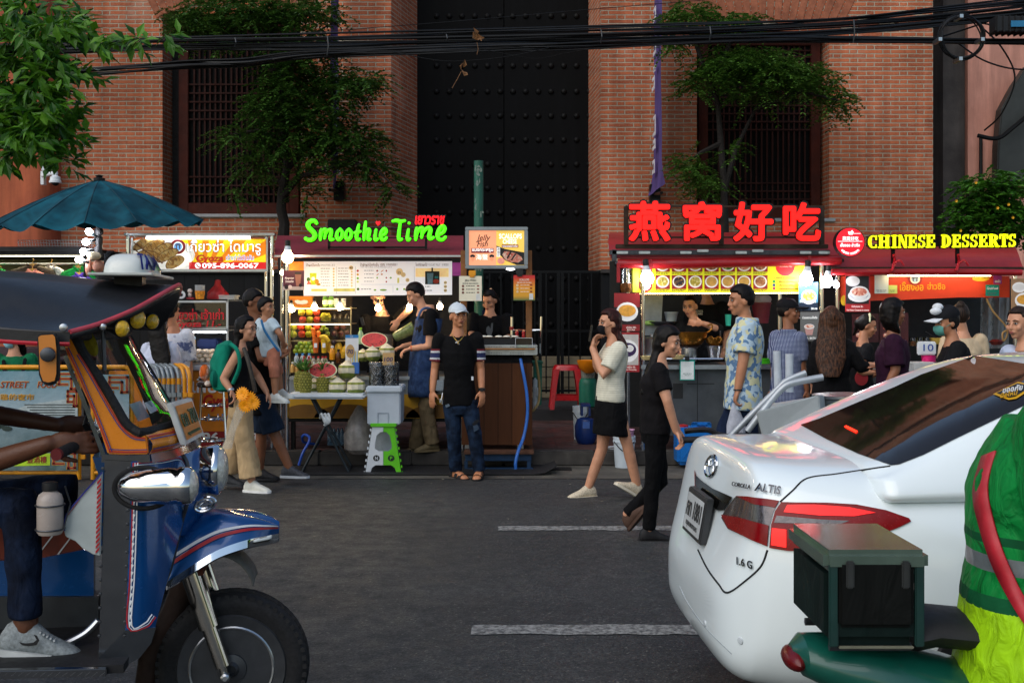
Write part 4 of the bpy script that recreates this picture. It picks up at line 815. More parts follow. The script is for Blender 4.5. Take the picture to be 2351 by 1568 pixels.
for i,(X,Y)in enumerate(((772,753),(789,750),(768,766),(784,766),(797,764))):apple(X,Y,12.6,.033,'4a1c2a','purple passion fruit in the fruit case, %s'%('upper left','upper right','lower left','lower middle','lower right')[i],'passion fruit in the fruit case','passion fruit','passion_fruit')
for i,(X,Y)in enumerate(((743,749),(738,758),(749,757),(752,766))):apple(X,Y,12.56,.028,'5f7a1e','small green lime beside the carrots, %s of the shelf heap'%('top','left','right','lowest')[i],'limes in the fruit case','lime','lime',stem=False)
d=12.4;k=0
for Y,xs_ in((806,(678,689,700,711,719)),(797,(682,693,705,715)),(789,(689,700,710))):
 for X in xs_:apple(X,Y,d,.028,('8f9a22','6f8a1e')[k%2],'green tangerine in the heap behind the bottles, %s of its row'%(['leftmost','second','middle','fourth','fifth'][xs_.index(X)]+{806:' in the bottom',797:' in the middle',789:' in the top'}[Y]+' layer').replace(' of its row',''),'heap of green tangerines','tangerine','tangerine',stem=False);k+=1
for i,(X0,X1,Y0,Y1)in enumerate(((719,722,752,790),(731,733,759,786))):
 on('carrot',('long orange carrot standing in a cup','shorter orange carrot standing beside the long one')[i],'carrot',MB().tube([P(X0,Y0,12.42),P(X0,Y0+3,12.42),P(X1,Y1,12.42)],[.012,.024,.013],12),M('d9701e',.45,0,.2,30),P(X1,Y1,12.42))
for i,(X,c_)in enumerate(((725,'d06a2e'),(744,'d8b02a'))):
 t=T('juice_cup',('cup of orange carrot juice with white label','cup of yellow mango juice with white label')[i],'cup',P(X,811,12.38));B('cup',MB().lathe(P(X,810,12.38),[(.027,0),(.038,.17),(.04,.172)],16),M(c_,.15,0,.1,9,alpha=.9),t);B('label',MB().pb(X-4,788,X+3,798,12.335,.004),WHITE,t)
for i,(X,Y,a)in enumerate(((757,796,-.1),(777,800,.1),(790,808,.3),(799,802,-.2))):
 on('mango','ripe yellow mango behind the bottles, %s of four'%('first from the left','second from the left','third from the left','last')[i],'mango',MB().ell(P(X,Y,12.5),.042,.042,.075,14,Matrix.Rotation(a,3,'Y')),M('dfae2a',.4,0,.15,20),P(X,Y,12.5));COL.objects[-1]['group']='mangoes behind the bottles'
for i,(X,Y)in enumerate(((727,783),(747,783),(766,787))):apple(X,Y,12.4,.03,'24121a','dark purple mangosteen on the shelf, %s'%('beside the carrots','beside the banana','above the mangoes')[i],'mangosteens on the shelf','mangosteen','mangosteen')
on('banana','yellow banana with a dark tip lying by the carrots','banana',MB().tube(spl([P(735,775,12.36),P(742,772,12.35),P(750,776,12.35),P(756,786,12.36)],5),[.008]+[.02]*14+[.007],10),M('e0b830',.45,0,.2,20),P(745,775,12.36))
def bottle(X,Y,d,h,r,liq,cap,label,grp=None,lab=None):
 t=T('juice_bottle',label,'bottle',P(X,Y,d),grp);c=P(X,Y,d)
 B('bottle',MB().lathe(c,[(r*.9,0),(r,h*.05),(r,h*.58),(r*.85,h*.7),(r*.4,h*.85),(r*.4,h*.9)],14),M(liq,.12,0,.1,12,alpha=.9),t);B('cap',MB().lathe(c,[(r*.5,h*.86),(r*.52,h*.88),(r*.52,h),(r*.4,h*1.01)],12),M(cap,.4),t)
 if lab:B('label',MB().pb(X-3,Y-12,X+3,Y-6,d-r-.002,.003),M(lab,.5),t)
for i,X in enumerate((681,695,710)):bottle(X,838,12.2,.125,.028,'aeb6bc','3f8fd0','clear water bottle with blue cap, %s of three'%('left','middle','right')[i],'blue capped bottles')
for i,X in enumerate((698,709,720,731,741,748)):bottle(X,842,12.08+.03*(i%2),.11,.024,'8f1f3a' if i<2 else 'b0a08a','c41f24','small juice bottle with red cap, %s in the front row'%('first','second','third','fourth','fifth','sixth')[i],'red capped bottles')
for i,X in enumerate((672,683,697,708,721,732,755,764)):bottle(X,855,12.0,.11,.024,('d8a860','d8a860','a0182e','a0182e','c9b48a','c98a4a','d4a04a','d4c09a')[i],'e0ddd6',('pale amber','pale amber','crimson','crimson','cream','tan','honey','straw')[i]+' juice bottle with white cap, %s along the front edge'%('first','second','third','fourth','fifth','sixth','seventh','eighth')[i],'white capped bottles')
bottle(763,826,12.25,.15,.032,'d8901e','e6e2dc','tall orange juice bottle with white cap behind the red caps');bottle(777,834,12.25,.15,.03,'5a3418','141414','tall brown drink bottle with black cap')
bottle(828,790,12.5,.18,.032,'a8c8a0','8acb2a','water bottle with green cap beside the cut melon')
def melon(X,Y,rx,ry,d,label):
 c=P(X,Y,d);t=T('watermelon_half',label,'watermelon',c,'cut watermelons');ax=Vector((.05,-1,.32)).normalized();u=ax.cross(Vector((0,0,1))).normalized();w=u.cross(ax);a,b2=rx/F*d,ry/F*d*1.06
 def ring(k,dd):return[c+ax*dd+u*(a*k*math.cos(q))+w*(b2*k*math.sin(q))for q in[2*math.pi*i/40 for i in range(40)]]
 B('rind',MB().rings([ring(k,z)for k,z in((.15,-.14),(.6,-.115),(.88,-.06),(.99,-.01),(1,.0),(.94,.004))]),M('3f5a26',.35,0,.4,24),t)
 B('white_rim',MB().rings([ring(1.0,.001),ring(.985,.006),ring(.93,.007)]),M('d9dcb0',.5),t);B('flesh',MB().rings([ring(.935,.004),ring(.9,.0095)]),M('c22f2a',.35,0,.3,22,.3,60),t)
 sd=MB();r4=random.Random(int(X))
 for k in range(16):
  q=r4.uniform(0,6.28);k2=r4.uniform(.45,.75);p=c+ax*.011+u*(a*k2*math.cos(q))+w*(b2*k2*math.sin(q));sd.ell(p,.004,.003,.006,6,None,4)
 B('seed',sd,M('2a120e',.5),t)
melon(859,781,31,17.5,12.3,'upper watermelon half showing orange red flesh beside the apron man');melon(741,850,33,18,11.78,'lower watermelon half showing pink flesh behind the pineapples')
def coconut(X,Y,r,d,label):
 c=P(X,Y,d);R_=r/F*d;t=T('young_coconut',label,'coconut',c,'trimmed young coconuts');rot=random.Random(int(X*3+Y)).uniform(0,1)
 def rg(rad,z,n=9):return[c+Vector((rad*R_*math.cos(q+rot),rad*R_*math.sin(q+rot),z*R_+(.05*R_*math.sin(3*q)if z<-.2 else 0)))for q in[2*math.pi*k/n for k in range(n)]]
 B('husk',MB().rings([rg(.96,-.42),rg(1.0,-.2),rg(.97,.2),rg(.9,.42),rg(.06,.98)]),M('d8cfb4',.75,0,.14,12,.4,50),t,sm=25)
 B('green_skin',MB().rings([rg(.35,-.98),rg(.7,-.85),rg(.92,-.6),rg(.985,-.36),rg(.9,-.34)]),M('6b7a2c',.5,0,.35,14),t,sm=30)
 B('trim_line',MB().rings([rg(.975,.19),rg(.98,.22),rg(.92,.43),rg(.9,.43)],cap=False),M('8f9440',.6,0,.4,20),t,sm=25)
for a in((855,812,18,12.15,'coconut in the middle of the counter row below the melon'),(833,815,15,12.35,'coconut at the left behind the counter row below the melon'),(888,807,19,12.25,'coconut at the right of the counter row beside the apron man'),(798,848,22,11.95,'coconut on top of the table stack'),(775,886,20.5,11.8,'left coconut of the front pair on the folding table'),(817,886,21.5,11.75,'right coconut of the front pair on the folding table'),(722,884,17,12.0,'coconut between the two pineapples'),(762,874,17,12.05,'coconut behind the front pair on the folding table')):coconut(*a)
def pine(X,Yb,h,w,d,label):
 c=P(X,Yb,d);H,W=h/F*d,w/F*d;t=T('pineapple',label,'pineapple',c,'pineapples on the folding table');m=MB();n=18
 m.lathe(c,[(W*.45,0),(W*.8,H*.1),(W*.97,H*.3),(W,H*.5),(W*.93,H*.72),(W*.7,H*.92),(W*.3,H)],n);B('skin',m,M('6a6a24',.6,0,.4,30),t)
 e=MB()
 for i in range(8):
  for j in range(12):
   z=H*(.08+.115*i);rad=W*(1.0-.42*((z/H-.48)/.52)**2);q=2*math.pi*(j+.5*(i%2))/12;p=c+Vector((rad*math.cos(q),rad*math.sin(q),z));e.lathe(p,[(.014,-.002),(.011,.006),(.003,.011)],5,(math.cos(q),math.sin(q),.15))
 B('eye_pattern',e,M('8f8a36',.55,0,.4,50),t,sm=20)
 l=MB();r5=random.Random(int(X))
 for k in range(34):
  q,el=r5.uniform(0,6.28),r5.uniform(.5,1.45);dr=Vector((math.cos(q)*math.cos(el),math.sin(q)*math.cos(el),math.sin(el)));leaf(l,c+Vector((0,0,H*.98)),dr,Vector((0,0,1))+Vector((.01,.02,0)),H*r5.uniform(.45,.8),.011,.5)
 B('leaf_crown',l,leafmat('2f5a28','5a8a3c'),t,sm=0)
pine(701,904,52,14,11.75,'pineapple in front at the left end of the folding table');pine(690,901,50,14,11.95,'pineapple half hidden behind the left front pineapple');pine(741,904,50,13.5,11.8,'darker pineapple before the pink watermelon')
def tagcard(name,X0,Y0,X1,Y1,d,text,label,col='c09a64'):
 t=T(name,label,'price tag',P((X0+X1)/2,Y1,d),'handwritten price tags');X,Y=(X0+X1)/2,(Y0+Y1)/2
 if text=='70':B('card',MB().disc(X,Y,(X1-X0)/2,(Y1-Y0)/2,d,.006),M(col,.7),t);B('stick',MB().tube([P(X,Y1,d),P(X,Y1+22,d)],.004,5),M('c0a070',.7),t)
 else:B('card',MB().pb(X0,Y0,X1,Y1,d,.006),M(col,.7),t)
 B('number',txt(MB(),text,X0+3,Y-4,X1-3,Y+6,d-.001,.003,.005,.15),M('1a2a6a',.6),t,sm=0)
tagcard('price_tag',794,791,814,822,11.9,'70','round cardboard tag reading 70 on a stick above the coconuts');tagcard('price_tag',878.5,810,905,838,11.68,'100','square cardboard tag reading 100 on the bagged dark fruit')
q=T('payment_card','blue topped white payment card standing by the cut melon','card',P(808,832,12.05));B('sheet',MB().pb(793,774,823,835,12.05,.006),WHITE,q);B('blue_header',MB().pb(793,769,823,776,12.048,.006),M('2a7ab8',.5),q);B('white_header',txt(MB(),'QR',804,771,811,774.5,12.046,.001),WHITE,q,sm=0)
st_=T('straw_holder','holder with striped yellow and white straws','straws',P(817,840,11.9));B('holder',MB().pb(808,832,824,858,11.9,.05),M('3a6ab0',.5),st_,bev=.004)
for i in range(7):B('straw',MB().tube([P(809.5+i*2.1,834,11.93),P(810.5+i*2.1,806,11.95)],.0045,6),M(('e2c84a','dfe3e2','9ac0d8')[i%3],.4),st_)
# folding table, foam box, step stool
ft=T('folding_table','white folding table carrying pineapples and coconuts','table',P(748,1080,11.85))
tb=MB();Z=P(0,905,11.5).z;x0,x1=P(655,0,11.55).x,P(838,0,11.55).x
tb.box((x0,11.5,Z-.05),(x1,12.15,Z));B('tabletop',tb,PLASTIC_W,ft,bev=.02)
for dd,o in((11.6,0),(12.05,6)):
 for p in(((713,910),(800,1080)),((782,910),(694,1080))):
  B('leg',MB().tube([P(p[0][0]+o,p[0][1],dd),P(p[1][0]+o,p[1][1]+(3 if dd<11.8 else-10),dd)],.014,8),M('2c3236',.4,.5),ft)
B('crossbar',MB().tube([P(800,1078,11.6),P(806,1070,12.05)],.012,6).tube([P(694,1078,11.6),P(700,1070,12.05)],.012,6),M('2c3236',.4,.5),ft)
mb=MB()
for k in range(5):mb.tube(spl([P(735+k*3.5,960,11.55),P(738+k*4,950+6*(k%2),11.5),P(745+k*3,968,11.48),P(748-k,976,11.5)],4),.012,6)
on('hanging_bag_bundle','white plastic bags tucked into the crossed table legs','bags',mb,M('cfd3d2',.3,0,.1,9,.4,30),P(745,965,11.5))
fx=T('foam_box','white foam ice box standing on the folding step stool','box',P(881,975,11.7));B('body',MB().pb(843,898,919,975,11.62,.42),M('b9c3cc',.7,0,.05,10,.25,120),fx,bev=.012);B('lid',MB().pb(840,887,922,901,11.59,.48),M('c0cad2',.7,0,.05,10,.25,120),fx,bev=.012);B('handle_recess',MB().pp([(866,975),(866,947),(893,947),(893,975),(890,975),(890,949.5),(869,949.5),(869,975)],11.614,.01),M('9aa6b0',.7),fx,bev=.003)
for i,X in enumerate((866,897)):
 t=T('fruit_bag',('clear bag of glossy black fruit, left of the pair on the foam box','clear bag of glossy black fruit, right of the pair on the foam box')[i],'bag',P(X,893,11.75),'clear bags of dark fruit');c=P(X,893,11.75);r6=random.Random(i);fm=MB()
 for k in range(26):fm.ell(c+Vector((r6.uniform(-.055,.055),r6.uniform(-.05,.05),.02+r6.uniform(0,.17))),.027,n=9,k=6)
 B('fruit',fm,M('0f0d12',.25,0,.3,20),t)
 B('clear_bag',MB().rings([[c+Vector((w*math.cos(a)*(1+.06*math.sin(4*a+z*30)),w*.9*math.sin(a),z))for a in[2*math.pi*k/20 for k in range(20)]]for z,w in((0,.06),(.01,.085),(.12,.088),(.2,.082),(.27,.085),(.28,.08))]),BAGFILM,t)
sst=T('step_stool','white and lime green folding step stool under the foam box','step stool',P(880,1085,11.7))
def stool_side(mir,mt,nm):
 def q(x):return 880-(x-880)if mir else x
 m=MB().pp([(q(x),y)for x,y in((881,976),(855,978),(839,1085),(850,1085),(854,1074),(862,1068),(881,1068),(881,1036),(869,1036),(861,1030),(861,1020),(865,1000),(873,992),(881,992))],11.62,.03)
 for y in range(984,1084,14):f=(y-978)/107;m.pb(q(853.5-16*f),y,q(850-16*f),y+6,11.63,.02)
 B(nm,m,mt,sst,bev=.003)
GRS=M('5fc21c',.4,0,.08,9);stool_side(False,PLASTIC_W,'white_side');stool_side(True,GRS,'green_side')
B('rear_leg',MB().pp([(852,980),(908,980),(918,1075),(906,1075),(898,1040),(862,1040),(854,1075),(842,1075)],11.98,.03),M('c9d0d4',.4),sst,bev=.003);B('step',MB().pb(850,972,910,980,11.6,.42),GRS,sst,bev=.006)
B('emblem',MB().disc(864,1051.5,7.5,7,11.617,.002).disc(898,1051.5,7.5,7,11.617,.002),M('1c1f1e',.6),sst,sm=0);n=txt(MB(),'N',861,1047.5,867.5,1055.5,11.6165,.002,.02);B('letter',n,PLASTIC_W,sst,sm=0);B('letter',txt(MB(),'P',895.5,1047.5,901,1055.5,11.6165,.002,.02),GRS,sst,sm=0)
mb=MB();c=P(825,1030,12.0);mb.rings([[c+Vector((w*math.cos(a)*(1+.1*math.sin(3*a)),w*math.sin(a),z))for a in[2*math.pi*k/18 for k in range(18)]]for z,w in((-.05,.1),(.0,.16),(.15,.17),(.3,.12),(.42,.05),(.46,.02))]);on('rubbish_bag','clear rubbish bag hanging under the smoothie stall','bag',mb,M('9a948e',.2,0,.4,9,.8,12,alpha=.75),c)
on('water_bottle_pack','shrink wrapped pack of clear water bottles under the folding table','bottles',(lambda m:[m.lathe(P(758+i*9,1022,12.5+.08*j),[(.03,0),(.032,.01),(.03,.12),(.012,.17),(.012,.19)],10)for i in range(6)for j in range(2)]and m)(MB()),M('4a6478',.15,0,.3,12,alpha=.7),P(780,1022,12.5))
on('blue_hose','bright blue water hose bent up beside the folding table leg','hose',MB().tube(spl([P(686,1068,11.7),P(695,1040,11.7),P(709,1015,11.75),P(710,1003,11.8),P(700,998,11.85),P(694,1004,11.9),P(700,1016,12.0),P(730,1020,12.2)],6),.014,8),M('1c4aa8',.35),P(686,1068,11.7))
on('coconut_basket','grey plastic basket of utensils on the stall behind the white capped man','basket',MB().pb(1000,873,1020,898,12.1,.15),M('7f8a92',.5,0,.3,80),P(1010,898,12.1),bev=.01)
fl=T('walkie_talkie','black two way radio hanging in front of the smoothie maker','radio',P(832,745,12.4));B('body',MB().obox(P(832,738,12.4),.018,.015,.045,Matrix.Rotation(-.3,3,'Y')),BLACK,fl,bev=.004);B('antenna',MB().tube([P(826,730,12.4),P(820,722,12.4)],.004,6),BLACK,fl)
# ---- jellyfish and scallops cart
jc=T('grill_cart','dark wood plank grill cart with steel griddle and wooden posts','cart',P(1145,1080,12.0));d=11.95
m_plank=boards('dark_planks','43240f','633a1e',P(1032,0,d).x-P(1000,0,d).x,0,.03)
B('plank_front',MB().pb(1060,834,1222,1021,d,.04),m_plank,jc,sm=0);B('plank_side',MB().pb(1060,834,1066,1021,d+.04,.75).pb(1216,834,1222,1021,d+.04,.75),m_plank,jc,sm=0)
B('griddle',MB().pb(1030,792,1234,797,d-.05,.7).pb(1030,797,1234,815,d-.02,.66),STEEL,jc,bev=.006);B('griddle_top',MB().pb(1060,777,1222,792,d+.02,.5),M('1c1c1e',.4,.4),jc,bev=.004);v=MB()
for X0 in(1121,1172):
 for r_ in range(4):
  for k in range(9):v.disc(X0+k*3.7,796+r_*4.6+(5 if r_>1 else 0),.9,.9,d-.053,.003,6)
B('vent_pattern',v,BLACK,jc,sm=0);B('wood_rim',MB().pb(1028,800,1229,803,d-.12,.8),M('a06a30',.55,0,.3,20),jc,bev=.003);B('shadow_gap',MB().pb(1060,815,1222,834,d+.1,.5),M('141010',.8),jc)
for X,Y1 in((1064,1030),(1214,1021)):B('post',MB().pb(X-6.5,575,X+7.5,834,d+.12,.05),M('7d4f24',.6,0,.35,9,.3,40),jc,bev=.004)
for X in(1074,1195):
 w=MB();w.tube([P(X,1033,d+.1),P(X,1033,d+.14)],.05,14);B('castor',w,RUBBER,jc);B('castor_fork',MB().pb(X-7,1020,X+7,1034,d+.09,.06),STEEL,jc)
B('platform',MB().pb(1065,1036,1226,1043,11.8,.8),M('5a3a28',.7,0,.3,8),jc,bev=.006);B('platform_frame',MB().pb(1068,1043,1220,1058,11.85,.05).pb(1210,1058,1219,1077,11.85,.05).pb(1068,1074,1224,1080,11.83,.06).pb(1066,1058,1074,1077,11.85,.05),M('1c3a5a',.5,.3,.25,9),jc,bev=.004)
rl=MB().tube([P(1175,728,d+.5),P(1175,790,d+.5)],.018,8).tube([P(1243,727,d+.5),P(1241,815,d+.5)],.018,8).tube([P(1176,758,d+.5),P(1242,758,d+.5)],.012,8);B('chrome_rail',rl,CHROME,jc);B('red_grip',MB().tube([P(1175,750,d+.5),P(1175,758,d+.5)],.022,8),M('8a1a1a',.5),jc)
for i,X in enumerate((1110,1123,1145,1163,1182)):
 t=T('scallop_shell','grilled scallop shell with white filling, %s along the griddle'%('first from the left','second','third','fourth','last')[i],'scallop',P(X,776,d+.15),'scallop shells on the griddle');B('shell',MB().lathe(P(X,777,d+.15),[(.02,0),(.055,.012),(.06,.018),(.01,.014)],14),M('a88a70',.6,0,.3,40),t);B('filling',MB().ell(P(X,773.5,d+.15),.042,.042,.016),M('e0dccc',.5,0,.1,60,.4,80),t)
for i,X in enumerate((1187,1202)):
 t=T('sauce_bottle','small red figurine bottle, %s on the cart behind the clear box'%('left','right')[i],'bottle',P(X,775,d+.3),'small red bottles');B('bottle',MB().lathe(P(X,775,d+.3),[(.016,0),(.02,.02),(.014,.04),(.02,.05),(.014,.07)],10),M('a81a1a',.4,0,.5,80),t);B('cap',MB().ell(P(X,760,d+.3),.013),M('d8a070',.5),t)
bx=T('acrylic_box','clear acrylic tip box on the corner of the griddle','box',P(1202,798,d-.1));B('wall',MB().pb(1183,776,1222,798,d-.12,.16),GLASS,bx,bev=.002);B('note',MB().pb(1188,793,1213,797,d-.06,.06),M('b8c4b0',.6),bx);B('rim',MB().pb(1183,775.5,1222,776.5,d-.121,.003).pb(1183,776,1184,798,d-.121,.003).pb(1221.5,776,1222.5,798,d-.121,.003),M('c8ccd0',.2),bx)
on('blue_hose','long blue water hose hanging down the front of the plank cart','hose',MB().tube(spl([P(1195,824,d-.03),P(1200,850,d-.08),P(1209,900,d-.1),P(1211,950,d-.12),P(1203,1000,d-.16),P(1190,1035,d-.3),P(1184,1060,d-.35),P(1184,1076,d-.35)],6),.017,10),M('2a66b8',.3),P(1184,1076,d-.35))
on('brown_hose','tan gas hose looping down beside the plank cart','hose',MB().tube(spl([P(1225,815,d+.2),P(1231,830,d+.2),P(1238,880,d+.25),P(1237,920,d+.25),P(1228,938,d+.2),P(1222,944,d+.2)],6),.014,8),M('8a7448',.5),P(1230,880,d+.2))
on('green_bin','dark green plastic bin behind the plank cart','bin',MB().rings([[P(X,Y,dd)for X,Y,dd in((1224+i,y,12.6),(1245-i,y,12.6),(1245-i,y,13.0),(1224+i,y,13.0))]for i,y in((2,930),(0,834))]).pb(1222,831,1247,835,12.58,.45),M('12604a',.5,0,.15,9),P(1234,930,12.7),bev=.006)
on('white_container','white plastic container with a torn bag beside the plank cart','container',MB().pb(1224,870,1234,940,12.4,.25).pb(1230,888,1236,912,12.38,.1),M('b8bcbc',.5,0,.2,14,.4,20),P(1229,940,12.4),bev=.02)
on('green_pole','chipped dark green steel pole standing behind the lit sign','pole',MB().tube([P(1099,Y,13.2)for Y in(370,500,700,985)],.055,16),(lambda:M('1f5a4a',.5,0,.2,9,.2,20))(),P(1099,985,13.2))
ch=MB();r7=random.Random(9)
for k in range(26):
 Y=r7.uniform(380,780);X=1099+r7.uniform(-8,8);w_,h_=r7.uniform(1,4),r7.uniform(2,9)
 q=(X-1099)/10.9;ch.pp([(X+w_*math.cos(a)*(1+.3*math.sin(3*a)),Y+h_*math.sin(a))for a in[2*math.pi*j/9 for j in range(9)]],13.2-.055*math.sqrt(max(0,1-q*q))-.003,.02)
pole=COL.objects[-1];B('chipped_paint',ch,M('6f8078',.7,0,.3,30),pole,sm=0)
lb=T('light_box','framed lit sign for jelly fish and scallops cheese above the plank cart','sign',P(1140,617,11.98));d=11.95
B('frame',MB().pb(1068,521,1212,529,d,.09).pb(1068,609,1212,617,d,.09).pb(1068,529,1076.5,609,d,.09).pb(1203.5,529,1212,609,d,.09),M('8a9096',.35,.85,.12,9),lb,bev=.006)
B('left_panel',MB().pb(1076.5,529,1139.5,609,d+.02,.04),M('e8946c',.4,0,.06,2,e=.5),lb,sm=0);B('right_panel',MB().pb(1139.5,529,1203.5,609,d+.021,.04),M('d9b24e',.4,0,.06,2,e=.5),lb,sm=0);e=d+.0185
B('script_lettering',txt(txt(MB(),'Jelly',1093,539,1126,557,e,.002,.004,.3),'Fish',1095,553,1120,567,e,.002,.004,.3),M('241a1c',.6),lb,sm=0);B('maroon_band',MB().pb(1082,570,1133.5,581,e,.002),M('7a1420',.5,e=.2),lb,sm=0);w_=MB();txt(w_,'แมงกระพรุน',1084,571,1132,580,e-.003,.002,.015);txt(w_,'海螯',1093,584,1120,597,e,.002,0);txt(w_,'SCALLOPS',1146,537,1198,548.5,e,.002,.02);txt(w_,'CHEESE',1154.5,550,1186.5,560,e,.002,.012);B('white_lettering',w_,M('f2efe8',.4,e=.6),lb,sm=0)
B('red_pill',MB().pb(1152,562,1190,568.5,e,.002),M('7a1420',.5,e=.2),lb,sm=0);B('pill_lettering',txt(MB(),'หอยเชลล์ย่างชีส',1154,562.5,1188,567.5,e-.002,.002,.01),M('f2efe8',.4,e=.5),lb,sm=0)
B('dark_ground',clipY(MB().pp([(1139,564),(1160,572),(1204,580),(1204,608.5),(1186,608.5),(1160,598),(1139,576)],e,.002),1139.6,529,1203.4,609,d),M('1a1614',.5),lb,sm=0);B('white_pill',MB().pb(1140.5,568,1148,590,e-.002,.002),M('f0eee8',.5,e=.4),lb,sm=0);z_=MB()
for i,c_ in enumerate('烤扇贝'):txt(z_,c_,1141.5,569+i*7,1147,575+i*7,e-.004,.001)
B('pill_characters',z_,M('3a2a28',.5),lb,sm=0);B('scallop_picture',MB().pp([(1153,585),(1158,577),(1170,578),(1185,582),(1197,590),(1200,597),(1190,603),(1172,602),(1160,596)],e-.003,.002),F_RED,lb,sm=0);B('grill_mark',MB().pp([(1163,592),(1172,577),(1175,578),(1166,594)],e-.005,.001).pp([(1172,597),(1183,582),(1186,583),(1175,598)],e-.005,.001),M('2a1a18',.6),lb,sm=0);B('shell_picture',MB().disc(1150,599,8.5,7.5,e-.006,.002),M('d98a78',.5,0,.2,40,e=.3),lb,sm=0)
jf=MB()
for X in(1085,1129):jf.pp([(X-6,590),(X-5,586),(X,584),(X+5,586),(X+6,590),(X+3,591),(X,590),(X-3,591)],e,.002);[jf.pb(X-3+k*2,591,X-2.6+k*2,601-abs(k-1.5)*2,e,.001)for k in range(4)]
B('jellyfish_mark',jf,M('2a2426',.6),lb,sm=0);B('under_lamp',MB().ell(P(1172,618,d+.02),.045,.03,.012),glow('f4f8ff',12),lb)
for X0,Y0,X1,Y1,col,ttl,tc,lbl,clipc,cx in((1054,634,1106,691,'cfc8b2','JELLYFISH','1c1a18','cream jellyfish price card hanging from a yellow clip','dd9410',1085),(1179,632,1228,690,'c2601e','SCALLOPS','ecd9c4','orange scallops price card hanging from a black clip','151516',1194)):
 t=T('menu_card',lbl,'menu card',P((X0+X1)/2,Y1,11.9),'laminated price cards on the cart posts');d=11.9
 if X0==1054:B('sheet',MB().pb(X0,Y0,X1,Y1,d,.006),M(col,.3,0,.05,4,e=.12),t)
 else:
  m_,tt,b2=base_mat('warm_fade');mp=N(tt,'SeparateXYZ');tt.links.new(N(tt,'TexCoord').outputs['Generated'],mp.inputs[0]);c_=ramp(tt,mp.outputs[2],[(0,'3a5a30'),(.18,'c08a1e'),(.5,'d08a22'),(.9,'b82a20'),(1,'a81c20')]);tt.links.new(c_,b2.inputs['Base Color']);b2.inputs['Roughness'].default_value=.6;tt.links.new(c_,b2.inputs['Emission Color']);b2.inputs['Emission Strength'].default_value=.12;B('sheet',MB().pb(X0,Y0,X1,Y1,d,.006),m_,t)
 q=MB();txt(q,ttl,X0+13,Y0+8,X1-13,Y0+13,d-.002,.001,.02)
 for k in range(3):dashes(q,X0+16,Y0+22+k*7.5,X0+36,d-.002,1.6,.4)
 dashes(q,X0+8,Y0+16,X1-8,d-.002,1.8,.3);B('lettering',q,M(tc,.6),t,sm=0);dt=MB();dt2=MB()
 for k in range(3):dt.disc(X0+9,Y0+23+k*7.5,2.8,2.8,d-.002,.001,12);dt2.pb(X1-11,Y0+21+k*7.5,X1-6,Y0+24+k*7.5,d-.002,.001)
 B('food_dot',dt,M('6a3020' if X0==1054 else 'e0c8a0',.5),t,sm=0);B('price_mark',dt2,M('7a1a1a',.5),t,sm=0);B('corner_code',MB().pb(X1-13,Y1-16,X1-4,Y1-2,d-.002,.001),M('d0d0cc',.5),t,sm=0)
 B('clip',MB().pb(cx-9,Y0-13,cx+7,Y0-1,d-.02,.04).pb(cx-7,Y0-1,cx+5,Y0+3,d-.02,.02),M(clipc,.4),t,bev=.005)
on('ground_mat','black rubber mat with curled edge under the cart and stool','mat',(lambda m:m.rings([[Vector((P(a,1085,11.7).x,y,z))for y,z in((11.45,.012+up),(12.1,.012+up*.6),(12.1,.02+up*.6),(11.45,.02+up))]for a,up in((660,0),(900,0),(1150,0),(1225,.002),(1250,.02),(1270,.07),(1276,.09))])and m)(MB()),M('19191b',.7,0,.3,20,.4,60),P(1000,1085,11.8))
# ---- bird's nest stall
bn=T('dessert_cart','red roofed dessert stall with grey counter under the red Chinese sign','stall',P(1640,1045,12.7));d=12.3
m_redv=M('981e1c',.5,0,.22,2.5,.3,9,coat=.2);m_roll=M('9c1018',.4,0,.2,6,.5,14,coat=.3);m_brnst=M('3a2a20',.55,.5,.4,9)
cn=MB();cn.rings([[P(x_,Y,dd),P(1926,Y,dd),P(1926,Y+2,dd),P(x_,Y+2,dd)]for x_,dd,Y in((1400,13.6,534),(1398,13.1,538),(1396,12.6,552),(1398,12.35,572),(1402,12.25,592))]);B('canopy',cn,m_redv,bn)
B('beam',MB().pb(1414,561,1902,571,d-.12,.07),m_brnst,bn,bev=.005);B('truss',MB().pb(1400,574,1906,585,d-.1,.06).pb(1405,573,1416,600,d-.1,.05),DSTEEL,bn,bev=.005);hg=MB()
for X in(1429,1480,1575,1614,1702,1740,1850,1893):hg.pb(X-13,577-(X%7>3)*4,X+13,583-(X%7>3)*4,d-.13,.03)
B('clamp',hg,STEEL,bn,bev=.004)
B('rolled_awning',MB().tube([P(1418,606,d-.08),P(1560,606,d-.1),P(1750,602,d-.08),P(1930,598,d-.08)],[.05,.056,.052,.05],12),m_roll,bn);B('valance',MB().pb(1424,586,1928,600,d-.03,.02),m_redv,bn);B('roll_end',MB().tube([P(1412,606,d-.08),P(1420,606,d-.08)],.03,10),DSTEEL,bn);B('roll_end',MB().tube([P(1928,598,d-.08),P(1937,598,d-.08)],.02,8),DSTEEL,bn)
for X,Y in((1420,604),(1493,596),(1859,588)):B('strap',MB().pb(X-4,Y,X+4,Y+45-(X==1859)*20,d-.15,.015),M('8a1218',.5),bn)
for X,dd in((1476,12.3),(1442,12.4),(1790,12.4),(1886,12.3)):B('post',MB().tube([P(X,600,dd),P(X,1045,dd)],.024,10),CHROME,bn)
